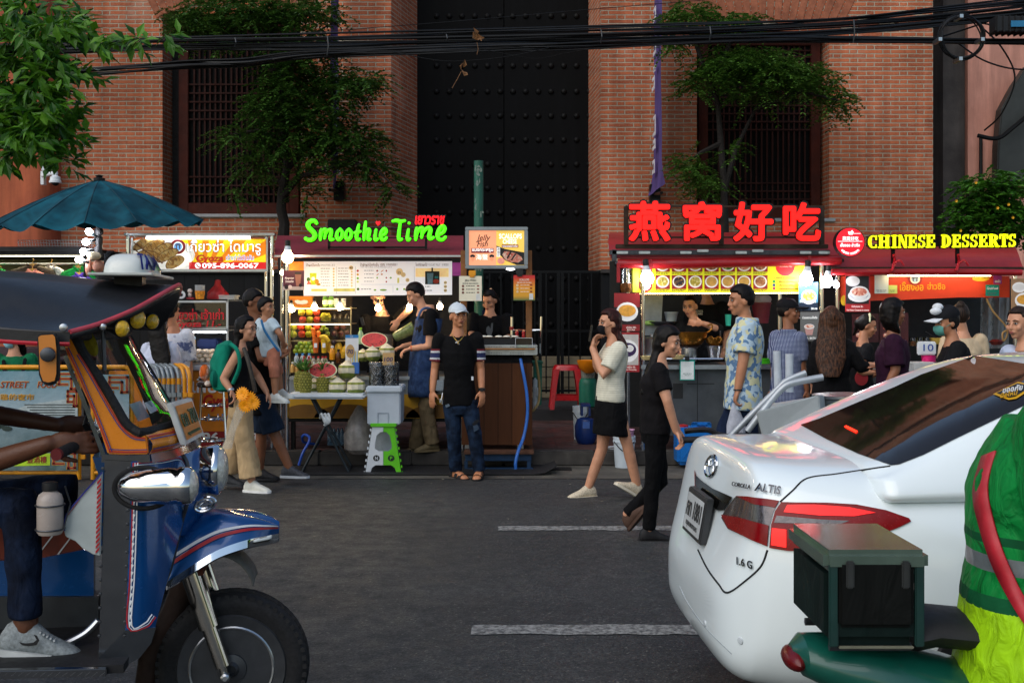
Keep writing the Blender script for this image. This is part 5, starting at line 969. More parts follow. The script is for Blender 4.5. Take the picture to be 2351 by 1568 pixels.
B('counter',MB().pb(1472,838,1800,848,12.25,.9),STEEL,bn,bev=.006);B('counter_front',MB().pb(1472,848,1800,1000,12.35,.05),M('55595c',.4,.6,.2,4),bn,sm=0);B('door_seam',MB().pb(1600.5,850,1602,998,12.347,.004).pb(1545,880,1568,915,12.347,.004).pb(1577,880,1640,882,12.346,.01),M('1a1b1c',.5),bn,sm=0);B('rail',MB().tube([P(1472,824,12.2),P(1660,824,12.2)],.012,8),CHROME,bn);B('back_panel',MB().pb(1400,600,1930,980,13.9,.03),M('15181a',.6,0,.3,3),bn);B('steel_sheet',MB().pp([(1480,678),(1522,676),(1517,770),(1480,770)],13.0,.02),M('8a8f92',.4,.7,.2,8),bn)
cs2=T('red_neon_sign','four large glowing red Chinese characters on a black frame over the dessert stall','sign',P(1664,558,12.1));d=12.05
fr=MB()
for X in(1438,1657,1888):fr.pb(X-5,474,X+5,562,d+.09,.05)
for Y in(474,545):fr.pb(1436,Y-2,1890,Y+2,d+.1,.03)
B('frame',fr,m_brnst,cs2,sm=0);RED=glow('ff0d04',.95)
for c_,X0,X1,Y0,Y1 in(('燕',1441,1541,460,557),('窝',1565,1659,461,556),('好',1681,1777,462,557),('吃',1795,1886,463,556)):
 for nm,st_p,dd,tt,mt in(('character_rim',6.2,d+.03,.05,M('120505',.5)),('character',2.7,d-.025,.02,RED)):
  mb=MB();i_=0
  for sx_ in(-1,0,1):
   for sy_ in(-1,0,1):
    q_=.72 if sx_ and sy_ else 1;o_,p_=sx_*st_p*q_,sy_*st_p*q_;txt(mb,c_,X0+5+o_,Y0+5+p_,X1-5+o_,Y1-5+p_,dd+i_*.0004,tt);i_+=1
  B(nm,mb,mt,cs2,sm=0)
mn2=T('dessert_menu','yellow menu board with rows of dessert bowl pictures and a light chain','menu board',P(1653,672,12.35));d=12.35;e=d-.002
B('board',MB().pb(1453,600,1852,671,d,.03),M('d0cf1c',.4,0,.06,2,e=.3),mn2,sm=0);ln=MB();FM=[F_BRN,F_YEL,F_RED,F_DARK,F_GRN,M('d8a850',.4,0,.2,20)]
for k in range(7):
 X0=1505+k*37.4
 for r_,(Y0,Y1)in enumerate(((603,624),(632,664))):
  rb_=B('red_card',MB().pb(X0,Y0,X0+33,Y1,e,.001),M('8a1a1c',.5,e=.15),mn2,sm=0);cy=611 if r_==0 else 647;B('bowl_picture',MB().disc(X0+16.5,cy,15,12 if r_==0 else 14,e-.0015,.001),M('dcdad6',.4,0,.06,20,e=.2),rb_,sm=0);B('food_picture',MB().disc(X0+16.5,cy-.5,12,9.5 if r_==0 else 11,e-.003,.001),FM[[5,0,5,0,4,2,0][k]if r_==0 else[1,3,1,5,5,5,0][k]],rb_,sm=0)
  dashes(ln,X0,Y1+1,X0+32,e,1.4,.3);dashes(ln,X0,Y1+3.6,X0+28,e,1.4,.3)
B('small_print',ln,M('3a3410',.6),mn2,sm=0)
B('red_disc',clipY(MB().disc(1803,612,22,22,e,.001),1750,600.5,1852,671,d),M('c81a1e',.5,e=.25),mn2,sm=0);B('disc_characters',txt(MB(),'燕窝好吃',1790,607,1818,614,e-.002,.001,.01),M('f0d8d0',.5,e=.3),mn2,sm=0);q=MB()
txt(q,'CHINESE-DESSERTS',1778,636,1830,641,e,.001,.01);txt(q,': @chinese-desserts',1785,644,1836,650,e,.001,.01);txt(q,': chinese-desserts',1785,652,1831,657.5,e,.001,.01);txt(q,': chinesedessertss',1785,660,1832,665.5,e,.001,.01);B('lettering',q,M('8a2a0c',.6),mn2,sm=0)
for Y,c_ in((646.5,'2aa84a'),(654.5,'2a4a9a'),(662.5,'b03a6a')):B('channel_mark',MB().pb(1774,Y-3,1780,Y+3,e,.001),M(c_,.5),mn2,sm=0)
B('round_logo',MB().disc(1482,655,16,16,e-.003,.002),M('a0281e',.5),mn2,sm=0);B('logo_disc',MB().disc(1482,655,11.5,11.5,e-.005,.002),M('e8e6e0',.5,e=.2),mn2,sm=0);B('logo_mark',MB().pb(1476,651,1488,653,e-.007,.001).pb(1478,653,1480,660,e-.007,.001).pb(1484,653,1486,660,e-.007,.001),M('3a4a7a',.5),mn2,sm=0)
B('light_chain',(lambda m:[m.ell(P(1460+i*4.15,674.5-i*.02,d-.02),.0075,n=6,k=4)for i in range(94)]and m)(MB()),glow('ffd48a',8),mn2)
for X,Y,r_,lb2,dd in((1486,640,.07,'glaring white globe lamp at the left of the yellow menu',12.1),(1851,642,.07,'glaring white globe lamp at the right of the yellow menu',12.1),(1899,648,.06,'white globe lamp hanging between the two dessert stalls',12.15)):bulb(X,Y,dd,r_,lb2,False,24,(-.1 if X<1600 else .1,0,1),'white globe lamps of the dessert stalls')
bulb(1920,655,12.2,.03,'small white bulb beside the globe lamp between the dessert stalls',False,60)
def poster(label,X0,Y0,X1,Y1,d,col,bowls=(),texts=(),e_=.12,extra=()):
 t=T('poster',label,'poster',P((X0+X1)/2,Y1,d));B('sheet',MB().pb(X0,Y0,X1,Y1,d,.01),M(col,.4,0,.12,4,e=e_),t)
 for i,(X,Y,rx,ry,fm)in enumerate(bowls):
  e=d-.002-.007*i;a,b2=MB(),MB();a.disc(X,Y,rx,ry,e,.002);b2.disc(X,Y-ry*.12,rx*.8,ry*.62,e-.003,.002);B('bowl_picture',clipY(a,X0,Y0,X1,Y1,d),M('d4d2d0',.4,0,.06,20,e=.15),t,sm=0);B('food_picture',clipY(b2,X0,Y0,X1,Y1,d),fm,t,sm=0)
 for s,x0,y0,x1,y1,c_ in texts:B('lettering',txt(MB(),s,x0,y0,x1,y1,d-.002,.002,.012),M(c_,.5,e=.2),t,sm=0)
 for nm,pts,c_ in extra:B(nm,MB().pp(pts,d-.0012,.001),M(c_,.5),t,sm=0)
 return t
F_NEST=M('d89a3a',.4,0,.25,30);F_DUM=M('e0dcd8',.4,0,.1,8)
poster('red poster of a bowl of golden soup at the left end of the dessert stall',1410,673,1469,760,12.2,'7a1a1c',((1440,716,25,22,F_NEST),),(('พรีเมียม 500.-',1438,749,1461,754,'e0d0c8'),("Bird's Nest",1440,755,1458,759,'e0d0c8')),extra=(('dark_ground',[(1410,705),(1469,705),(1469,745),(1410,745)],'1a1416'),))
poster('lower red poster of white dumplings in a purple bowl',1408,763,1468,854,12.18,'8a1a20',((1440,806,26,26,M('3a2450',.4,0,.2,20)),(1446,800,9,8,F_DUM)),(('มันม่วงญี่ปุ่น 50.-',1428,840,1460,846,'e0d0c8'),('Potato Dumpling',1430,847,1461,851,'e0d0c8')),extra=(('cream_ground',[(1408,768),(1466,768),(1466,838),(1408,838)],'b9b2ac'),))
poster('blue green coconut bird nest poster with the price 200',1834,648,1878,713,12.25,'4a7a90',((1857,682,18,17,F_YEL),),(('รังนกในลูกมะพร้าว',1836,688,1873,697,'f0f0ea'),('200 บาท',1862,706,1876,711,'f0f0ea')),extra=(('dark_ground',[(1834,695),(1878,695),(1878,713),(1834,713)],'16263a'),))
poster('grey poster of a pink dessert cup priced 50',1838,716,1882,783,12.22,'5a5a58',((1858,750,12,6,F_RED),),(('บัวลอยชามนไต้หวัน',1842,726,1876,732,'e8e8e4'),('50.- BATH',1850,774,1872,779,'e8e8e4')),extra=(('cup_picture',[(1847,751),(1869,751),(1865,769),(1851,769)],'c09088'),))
q=T('clip_card','teal edged white payment card clipped to the grey counter','card',P(1579,872,12.2));B('backing',MB().pb(1561,824,1595,873,12.2,.006),M('1a9a8a',.4,0,.05,6),q);B('sheet',MB().pb(1563,830,1593,871,12.197,.003),M('d8dedc',.4),q);sp_=MB();dashes(sp_,1568,857,1588,12.1945,1.4);dashes(sp_,1572,861,1585,12.1945,1.2);B('small_print',sp_,M('6a8a84',.6),q,sm=0);B('clip',MB().pb(1573,818,1583,828,12.18,.03),BLACK,q,bev=.004)
jr=T('snack_jar','clear jar of orange crisps hanging at the left end of the red roof','jar',P(1437,672,12.2));B('jar',MB().lathe(P(1437,672,12.25),[(.06,0),(.066,.01),(.066,.26),(.06,.27)],18),GLASS,jr);B('crisps',MB().lathe(P(1437,671,12.25),[(.05,.0),(.06,.03),(.058,.09),(.03,.1)],14),M('9a5a1c',.6,0,.5,40,.8,60),jr);B('lid',MB().lathe(P(1437,614,12.25),[(.066,0),(.068,.03),(.02,.032)],18),M('c0c4c4',.3,.5),jr)
BRASS=M('9a6a2a',.3,.9,.25,12)
def vessel(name,label,X,Yb,d,prof,mt,cat,extra=None):t=T(name,label,cat,P(X,Yb,d));B('body',MB().lathe(P(X,Yb,d),prof,28),mt,t);[B(*x,t)for x in(extra or[])];return t
vessel('brass_wok','large brass wok on a steel stove in front of the cook',1586,795,12.4,[(.06,0),(.12,.025),(.165,.09),(.185,.155),(.175,.155),(.1,.1)],BRASS,'wok',[('handle',MB().tube(spl([P(1622,765,12.4),P(1634,756,12.4),P(1634,745,12.4),P(1624,748,12.4)],4),.01,6),BRASS)])
vessel('stove','round steel burner holding the brass wok',1582,828,12.4,[(.08,0),(.085,.01),(.085,.13),(.1,.145),(.08,.15)],STEEL,'stove',[('ring',MB().lathe(P(1586,797,12.4),[(.1,0),(.11,.012),(.07,.02)],20),M('2a1a14',.6))])
vessel('brass_pan','brass pan with ring handles beside the wok',1640,792,12.35,[(.06,0),(.085,.03),(.105,.075),(.1,.075),(.06,.03)],BRASS,'pan',[('ring_handle',(lambda m:[m.tube([P(X+6*math.cos(a),782-9*math.sin(a),12.25)for a in[math.pi*k/8 for k in range(9)]],.006,6)for X in(1632,1650)]and m)(MB()),BRASS),('ladle',MB().tube([P(1653,790,12.35),P(1654,760,12.3)],.007,6),STEEL)])
vessel('steel_pot','shiny steel pot under the brass pan',1640,822,12.35,[(.05,0),(.06,.01),(.085,.13),(.09,.135),(.08,.13)],STEEL,'pot')
vessel('soup_pot','wide steel soup pot with lid behind the left counter',1497,815,12.7,[(.14,0),(.15,.02),(.15,.17),(.155,.18),(.12,.2),(.02,.21),(.02,.235)],STEEL,'pot')
vessel('frying_pan','flat pan of green vegetables behind the soup pot',1520,748,12.9,[(.1,0),(.18,.04),(.185,.05),(.12,.045)],DSTEEL,'pan',[('greens',MB().ell(P(1492,742,12.85),.09,.05,.03),M('8ab05a',.6,0,.4,30,.8,40))])
vessel('bucket_stack','stack of white buckets behind the cook',1541,740,13.1,[(.055,0),(.075,.1),(.08,.105),(.08,.12),(.06,.12)],M('b9c6d0',.4,0,.06,8),'bucket')
vessel('teal_cup','teal plastic cup beside the cook',1672,748,12.9,[(.028,0),(.038,.13),(.03,.125)],M('3ac4b0',.4,0,.06,8),'cup')
vessel('maroon_bin','maroon bin with a plastic liner behind the floral shirt',1748,742,13.2,[(.08,0),(.11,.22),(.12,.225),(.12,.24),(.09,.24)],M('6a1f2c',.5,0,.15,8),'bin',[('liner',MB().ell(P(1750,688,13.2),.11,.09,.07),M('b8b4c0',.3,0,.15,10,.8,20,alpha=.7))])
vessel('paper_basket','cream scalloped paper basket on the counter edge, left of the teal card',1486,826,12.2,[(.05,0),(.07,.03),(.078,.04),(.05,.03)],M('d8c48a',.6,0,.1,40),'basket');vessel('paper_basket','cream scalloped paper basket beside the steel stove',1557,824,12.2,[(.05,0),(.07,.03),(.078,.04),(.05,.03)],M('d8c48a',.6,0,.1,40),'basket')
vessel('green_basket','bright green plastic basket on the counter right of the floral shirt',1756,835,12.3,[(.05,0),(.075,.05),(.08,.055),(.06,.05)],M('4ac41e',.4,0,.2,60),'basket')
# ---- chinese desserts stall at the right
cd=T('dessert_stall','red arched dessert stall with yellow lettering at the right edge','stall',P(2130,1045,12.8));d=12.3
cn=MB();pr=[(13.7,566),(13.3,564),(12.95,570),(12.6,583),(12.4,600),(12.3,615)]
cn.rings([[P(1903+(3-i)*(i<3),Y,dd),P(2322+i*5.4,Y,dd),P(2322+i*5.4,Y+2,dd),P(1903+(3-i)*(i<3),Y+2,dd)]for i,(dd,Y)in enumerate(pr)]);B('canopy',cn,m_redv,cd);B('edge_beam',MB().pb(1907,613,2351,620,d-.04,.05),m_brnst,cd)
B('rolled_awning',MB().tube([P(1910,625,d-.1),P(2050,624,d-.1),P(2200,624,d-.1),P(2345,626,d-.1)],[.036,.034,.038,.036],10),m_roll,cd)
for X in(2052,2200):
 B('ribbon',MB().tube(spl([P(X,585,d-.2),P(X+2,600,d-.16),P(X-4,622,d-.16)],4),.016,6).tube(spl([P(X+2,605,d-.16),P(X+14,598,d-.2),P(X+24,610,d-.2)],4),.012,6),M('b01420',.45),cd);B('bracket',MB().pb(X-4,568,X+3,605,d-.15,.04),BLKMET,cd)
for X in(1922,2330):B('post',MB().tube([P(X,634,12.4),P(X,1045,12.4)],.024,10),CHROME,cd)
B('back_panel',MB().pb(1925,640,2360,980,13.9,.03),M('12171a',.6,0,.3,3),cd);B('counter',MB().pb(1925,836,2400,848,12.5,.8),STEEL,cd,bev=.006);B('counter_front',MB().pb(1925,848,2400,1000,12.55,.05),M('3f4346',.4,.5),cd);B('strip_lamp',MB().pb(2040,631.5,2275,634,12.35,.03),glow('ffe2b0',14),cd)
ob=T('orange_banner','orange red banner with gold Thai lettering under the arched roof','banner',P(2120,685,12.5));B('sheet',MB().poly([P(1930,634,12.5),P(2318,634,12.5),P(2318,683,12.5),P(2200,683,12.5),P(2060,689,12.5),P(1930,692,12.5)],(0,.01,0)),M('c03a1a',.45,0,.15,2.5,e=.06),ob);B('gold_lettering',txt(txt(MB(),'เอี๊ยงออ',2066,647,2120,668,12.497,.003,.012),'ฮ่าวซือ',2129,648,2170,665,12.497,.003,.012),M('d89a1a',.5,e=.1),ob,sm=0)
B('round_logo',MB().disc(2101,640,16,16,12.49,.004),M('8a1c20',.5),ob,sm=0);B('logo_disc',MB().disc(2101,640,11.5,11.5,12.487,.002),M('e6e2de',.5),ob,sm=0);B('logo_centre',MB().disc(2101,640,8.5,8.5,12.485,.001),M('8ab8d8',.5),ob,sm=0);B('logo_gate',MB().pb(2094,637,2108,639,12.483,.001).pb(2096,639,2098,646,12.483,.001).pb(2104,639,2106,646,12.483,.001),M('3a2a4a',.5),ob,sm=0);B('yellow_print',MB().disc(2252,640,20,6,12.497,.002).disc(1938,690,8,12,12.497,.002),M('e0c02a',.5),ob,sm=0)
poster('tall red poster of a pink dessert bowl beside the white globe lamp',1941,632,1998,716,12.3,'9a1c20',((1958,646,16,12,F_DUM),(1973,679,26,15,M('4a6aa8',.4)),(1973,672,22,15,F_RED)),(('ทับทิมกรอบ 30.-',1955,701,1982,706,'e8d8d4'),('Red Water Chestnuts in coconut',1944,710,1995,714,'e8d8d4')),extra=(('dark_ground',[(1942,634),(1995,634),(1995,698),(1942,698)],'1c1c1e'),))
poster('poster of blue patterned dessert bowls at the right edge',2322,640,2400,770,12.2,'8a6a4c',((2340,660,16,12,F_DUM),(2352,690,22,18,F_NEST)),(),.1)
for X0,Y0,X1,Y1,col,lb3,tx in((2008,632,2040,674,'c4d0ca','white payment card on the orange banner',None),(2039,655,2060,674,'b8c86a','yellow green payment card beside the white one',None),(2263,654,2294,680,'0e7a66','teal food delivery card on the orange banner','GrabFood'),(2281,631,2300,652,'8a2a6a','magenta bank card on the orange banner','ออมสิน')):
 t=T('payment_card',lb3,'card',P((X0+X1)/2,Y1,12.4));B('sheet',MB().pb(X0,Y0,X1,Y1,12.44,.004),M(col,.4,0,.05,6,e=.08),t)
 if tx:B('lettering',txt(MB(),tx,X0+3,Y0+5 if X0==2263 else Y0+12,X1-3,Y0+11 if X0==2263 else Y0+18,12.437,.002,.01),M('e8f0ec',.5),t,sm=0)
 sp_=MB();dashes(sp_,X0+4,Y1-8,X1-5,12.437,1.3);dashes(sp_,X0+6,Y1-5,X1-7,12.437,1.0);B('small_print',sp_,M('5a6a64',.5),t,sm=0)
rs_=T('round_sign','round glowing red sign with a white bowl between the two dessert roofs','sign',P(1952,590,12.0));d=12.0;m=MB()
m.tube([P(1952,556,d),P(1952,556,d)+Vector((0,.1,0))],34/F*d,40);B('rim',m,M('1c0a0c',.4),rs_);B('face',MB().disc(1952,556,32.3,32.3,d-.004,.004,40),glow('e81024',.62),rs_,sm=0);q=MB();e=d-.006
txt(q,'燕窝好吃',1934,543,1971,553,e,.002,.012);q.pb(1924,554,1980,555,e,.002);txt(q,'เอี้ยงออ ฮ่าวซือ',1929,558,1974,567,e,.002,.015);q.pp([(1947,532),(1960,532),(1958,539),(1949,539)],e,.002).pp([(1954,532),(1956,529),(1958,529),(1956,533)],e,.002).pb(1960,536,1976,537,e,.002)
for i,c_ in enumerate('CHINESE DESSERTS'):
 if c_==' ':continue
 a=R(222+(i+.5)*96/16);cx_,cy_=1952+26.5*math.cos(a),556-26.5*math.sin(a);u_=Vector((-math.sin(a),0,math.cos(a)));w_=Vector((math.cos(a),0,math.sin(a)))*-1;o_=P(cx_,cy_,e);k_=2.3/F*e
 txt(q,c_,0,0,0,0,0,.002,.01,0,lambda x,y,z:o_+u_*((x-.5)*1.5*k_)+w_*((y-.5)*2*k_)-Vector((0,.002*z,0)))
B('white_lettering',q,glow('fff0f0',.8),rs_,sm=0)
ys=T('yellow_neon_sign','glowing yellow slab letters reading Chinese Desserts on the arched roof','sign',P(2163,570,12.1));d=12.05
def arc(cx,cy,rx,ry,a0,a1,w0,w1,n=16):
 o,i_=[],[]
 for k in range(n+1):
  a=R(a0+(a1-a0)*k/n);w=w0+(w1-w0)*math.sin(math.pi*k/n);o.append((cx+rx*math.cos(a),cy+ry*math.sin(a)));i_.append((cx+(rx-w)*math.cos(a),cy+(ry-w*.45)*math.sin(a)))
 return o+i_[::-1]
def bxp(a,b,c,e):return[(a,b),(c,b),(c,e),(a,e)]
ser=lambda a,b:[bxp(a,0,b,.1),bxp(a,.9,b,1)]
GL={'H':[bxp(.1,0,.36,1),bxp(.64,0,.9,1),bxp(.36,.44,.64,.57)]+ser(.0,.44)+ser(.56,1),'I':[bxp(.28,0,.72,1)]+ser(.05,.95),'N':[bxp(.08,0,.2,1),bxp(.78,0,.9,1),[(.08,1),(.36,1),(.9,0),(.66,0)],bxp(0,0,.3,.1),bxp(.68,.9,1,1),bxp(0,.9,.3,1)],'E':[bxp(.12,0,.42,1),bxp(.42,.88,.92,1),bxp(.42,0,.96,.12),bxp(.42,.45,.68,.56),bxp(.8,.66,.92,.9),bxp(.82,.1,.96,.36),bxp(.6,.36,.7,.66),bxp(0,0,.2,.1),bxp(0,.9,.2,1)],'T':[bxp(.34,0,.66,1),bxp(.02,.87,.98,1),bxp(.0,.64,.12,.9),bxp(.88,.64,1,.9),bxp(.2,0,.8,.1)],'D':[bxp(.1,0,.38,1),arc(.36,.5,.62,.5,-90,90,.16,.34),bxp(0,0,.36,.1),bxp(0,.9,.36,1)],'R':[bxp(.1,0,.38,1),arc(.36,.74,.54,.26,-90,90,.14,.3),[(.42,.5),(.66,.52),(1.02,.0),(.72,.0)],bxp(0,0,.5,.1),bxp(0,.9,.36,1),bxp(.7,0,1.08,.1)],'C':[arc(.55,.5,.55,.5,48,312,.12,.34),bxp(.84,.64,.97,1),bxp(.84,.02,.94,.3)],'S':[arc(.48,.735,.44,.265,20,268,.14,.3),arc(.5,.265,.47,.265,92,-160,.14,.3),bxp(.78,.68,.92,1),bxp(.03,0,.16,.34)]}
def slab(ch_,X0,X1,Y0,Y1,d,t,grow=0):
 m=MB();cx,cy=(X0+X1)/2,(Y0+Y1)/2
 for pl in GL[ch_]:
  pts=[(X0+(X1-X0)*x,Y1-(Y1-Y0)*y)for x,y in pl]
  if grow:
   mx_,my_=sum(p[0]for p in pts)/len(pts),sum(p[1]for p in pts)/len(pts)
   if len(pts)<10:pts=[(x+grow*(1 if x>mx_ else-1),y+grow*(1 if y>my_ else-1))for x,y in pts]
   else:
    n_=len(pts)//2;pts=[(x+grow*(x-(X0+X1)/2)/(X1-X0)*2,y+grow*(y-my_)/12)for x,y in pts[:n_]]+[(x-grow*.5*(x-mx_)/12,y)for x,y in pts[n_:]]
  m.pp(pts,d,t)
 return m
YEL=glow('e6f004',.75)
xs_=[('C',1994,2014),('H',2017,2044),('I',2047,2061),('N',2063,2084),('E',2086,2106),('S',2109,2125),('E',2127,2148),('D',2162,2184),('E',2187,2207),('S',2210,2226),('S',2229,2245),('E',2248,2268),('R',2271,2294),('T',2296,2315),('S',2317,2333)]
for c_,X0,X1 in xs_:
 dy=(X0-1994)*-.0095;B('letter_rim',slab(c_,X0-.5,X1+.5,540.5+dy,570.5+dy,d+.03,.06,1.6),M('241a08',.5),ys,sm=0);B('letter',slab(c_,X0,X1,540.5+dy,570+dy,d,.02),YEL,ys,sm=0)
B('support',MB().pb(1990,543,2335,546,d+.1,.03).pb(1990,563,2335,566,d+.1,.03),BLKMET,ys)
# counter goods on the right stall
mm=T('folded_menu','maroon folded menu board with small bowl pictures behind the headband vendor','menu board',P(2020,786,12.5));B('panel',MB().pb(1957,720,2018,786,12.5,.02).pb(2020,718,2086,790,12.48,.02),M('3f1418',.5,0,.2,5),mm,bev=.004);q=MB()
for X in(1972,1995,2034,2060):
 for Y in(734,752,770):q.disc(X,Y,6.5,5.5,12.476,.003,14)
B('bowl_picture',q,F_RED,mm,sm=0)
for i,X in enumerate((2096,2112,2128)):vessel('glass_jar','clear dessert jar on the right stall counter, %s of three'%('first','second','third')[i],X,795,12.7,[(.035,0),(.04,.01),(.04,.08),(.036,.09),(.036,.1)],GLASS,'jar',[('filling',MB().lathe(P(X,795,12.7),[(.034,.005),(.036,.05),(.01,.055)],12),(F_BRN,F_YEL,F_DARK)[i])])
vessel('soup_bowl','glass bowl of yellow syrup with a ladle on the right stall',2152,790,12.7,[(.05,0),(.08,.04),(.09,.07),(.08,.065)],M('c8a84a',.3,0,.2,20),'bowl',[('ladle',MB().tube([P(2158,782,12.7),P(2124,762,12.6)],.008,6),BLACK)])
vessel('red_bowl','bowl of red dessert beans beside the clear bottles',2288,792,12.6,[(.05,0),(.08,.04),(.05,.06),(.02,.065)],M('5a1a14',.4,0,.4,40,.6,50),'bowl')
q=T('price_sign','white plastic sign with the handwritten number 10 on a pink tub','sign',P(2128,815,12.4));B('plate',MB().pb(2107,784,2150,815,12.4,.04),PLASTIC_W,q,bev=.012);B('number',txt(MB(),'10',2120,790,2143,806,12.396,.003,.0),M('2a4a9a',.6),q,sm=0)
vessel('pink_tub','magenta plastic tub below the number sign',2132,832,12.45,[(.07,0),(.075,.06),(.078,.075),(.06,.07)],M('c81a6a',.4,0,.06,9),'tub')
on('foam_tub','white foam tub in front of the right stall counter','box',MB().pb(2098,832,2150,870,12.2,.3),M('b8bcbc',.7,0,.06,10,.25,90),P(2120,870,12.2),bev=.012)
on('plastic_curtain','hanging clear plastic sheet at the right end of the dessert stall','sheet',(lambda m:m.rings([[P(2252+i*6,682,13.2+.06*math.sin(i*1.7)),P(2250+i*6,800,13.2+.09*math.sin(i*1.4))]for i in range(12)],False,False)and m)(MB()),M('a9aeb0',.2,0,.2,9,.8,10,alpha=.55),P(2285,800,13.2))
on('tan_cable','tan cable hanging from the right stall roof','cable',MB().tube(spl([P(2265,686,12.4),P(2280,715,12.4),P(2310,750,12.4),P(2312,770,12.4),P(2304,782,12.4),P(2302,765,12.4),P(2314,758,12.4)],6),.011,7),M('9a7a4a',.6),P(2290,740,12.4))
# fruit-cup bottles etc. between
# ---- red stool, cylinders, buckets, cans
def plastic_stool(X,Yt,Yb,d,label,grp=None):
 t=T('plastic_stool',label,'stool',P(X,Yb,d),grp);m_=M('b0101a',.3,0,.1,6,coat=.2);z1,z0=P(X,Yt,d).z,P(X,Yb,d).z;cx=P(X,0,d).x
 def rr(h,r,z):return[Vector((cx+h*(abs(math.cos(a))**.5)*(1 if math.cos(a)>0 else-1),d+h*(abs(math.sin(a))**.5)*(1 if math.sin(a)>0 else-1),z))for a in[2*math.pi*k/28 for k in range(28)]]
 B('seat',MB().rings([rr(.19,0,z1-.07),rr(.18,0,z1-.03),rr(.165,0,z1),rr(.1,0,z1-.004)]),m_,t)
 for sx in(-1,1):
  for sy in(-1,1):
   l=MB();H=z1-.05-z0
   l.rings([[Vector((cx+sx*(o+a*w),d+sy*(o+b2*w),z))for a,b2 in((-1,-1),(.35,-1),(.35,.35),(-1,.35))]for z,o,w in((z1-.05,.165,.07),(z1-.2,.18,.055),(z0+.1,.215,.05),(z0,.225,.05))]);B('leg',l,m_,t,bev=.006)
 a=MB();zc=z0+(z1-z0)*.26
 for s in(-1,1):a.box((cx-.2,d+s*.195-.012,zc-.035),(cx+.2,d+s*.195+.012,zc+.035));a.box((cx+s*.195-.012,d-.2,zc-.035),(cx+s*.195+.012,d+.2,zc+.035))
 B('brace',a,m_,t,bev=.004);return t
plastic_stool(1300,838,938,15.9,'red plastic stool standing on the step before the gate')
gc=vessel('gas_cylinder','dark green gas cylinder with a worn top behind the photographing woman',1350,935,15.4,[(.1,0),(.125,.02),(.125,.32),(.11,.38),(.06,.42)],M('14644e',.45,0,.15,8),'gas cylinder',[('collar',MB().lathe(P(1350,868,15.4),[(.085,0),(.09,.01),(.09,.12),(.08,.12)],18),M('9a9a8c',.6,.2,.5,40)),('valve',MB().lathe(P(1350,868,15.4),[(.03,0),(.03,.1),(.015,.12)],10),BRASS)])
vessel('orange_bowl','orange plastic bowl on top of the green gas cylinder',1352,856,15.3,[(.06,0),(.13,.06),(.16,.15),(.165,.17),(.14,.15)],M('e8860c',.4,0,.08,8),'bowl')
vessel('gas_cylinder','small blue gas cylinder with a guard collar beside the white bucket',1345,1018,12.95,[(.09,0),(.105,.02),(.125,.08),(.128,.2),(.1,.28),(.05,.3)],M('0c2860',.4,0,.12,8),'gas cylinder',[('guard',MB().pb(1334,930,1339,955,12.9,.2).pb(1351,930,1356,955,12.9,.2).pb(1334,928,1356,934,12.88,.22),M('0c2860',.4,0,.12,8)),('print',MB().pb(1338,968,1354,984,12.815,.004),M('3a5a98',.5))])
def bucket(X,Yb,Yt,w,d,label):H=(Yb-Yt)/F*d;w=w/F*d;vessel('white_bucket',label,X,Yb,d,[(w*.82,0),(w*.84,.01),(w*.98,H*.8),(w*1.04,H*.8),(w*1.04,H*.86),(w,H*.86),(w*1.05,H*.98),(w*1.05,H),(w*.95,H),(w*.9,H*.5)],M('c4d0d8',.4,0,.08,8),'bucket',[('bail_handle',MB().tube(spl([P(X-w*200,Yt+14,d-w),P(X,Yt+36,d-w*1.08),P(X+w*200,Yt+14,d-w)],5),.006,6),BLACK)])
bucket(1333,1010,932,18,13.4,'white bucket standing behind the blue gas cylinder');bucket(1433,1074,1000,25,12.1,'white bucket with a pink basket behind the walking woman')
vessel('pink_basket','pink mesh basket sitting in the white bucket',1436,1004,12.1,[(.08,0),(.095,.08),(.1,.085),(.09,.08)],M('c08aa8',.5,0,.6,70),'basket')
vessel('white_bucket','white tub lid side seen beneath the walking woman',1416,1072,12.5,[(.1,0),(.11,.2),(.12,.22),(.1,.2)],M('b4c0c8',.4,0,.08,8),'bucket')
def jerry(X0,Y0,X1,Y1,d,label):
 t=T('jerry_can',label,'jerry can',P((X0+X1)/2,Y1,d),'blue jerry cans');m_=M('1468b4',.35,0,.1,6,.15,12);B('body',MB().pb(X0,Y0+12,X1,Y1,d,.3),m_,t,bev=.035);B('grip',MB().pb(X0+(X1-X0)*.42,Y0+1,X0+(X1-X0)*.6,Y0+20,d+.1,.09).pb(X1-14,Y0+1,X1-2,Y0+20,d+.1,.09).pb(X0+(X1-X0)*.42,Y0,X1-2,Y0+8,d+.1,.09),m_,t,bev=.012)
 x=MB();cx,cy=(X0+X1)/2,(Y0+Y1)/2+4
 for s in(-1,1):x.pp([(cx+s*8,cy+6),(cx+s*11,cy+4),(cx+s*30,cy+30),(cx+s*27,cy+32)],d-.006,.02).pp([(cx+s*8,cy-6),(cx+s*11,cy-4),(cx+s*28,cy-26),(cx+s*25,cy-28)],d-.006,.02)
 x.disc(cx,cy,9,9,d-.008,.02);B('moulding',x,m_,t,bev=.003);B('red_cap',MB().lathe(P(X0+12,Y0+12,d+.12),[(.06,-.01),(.06,.03),(.04,.035)],16),M('a81a1e',.4),t)
jerry(1555,970,1636,1068,11.95,'blue jerry can with red cap behind the walking woman');jerry(1648,985,1720,1068,12.4,'blue jerry can half hidden behind the floral shirt man')
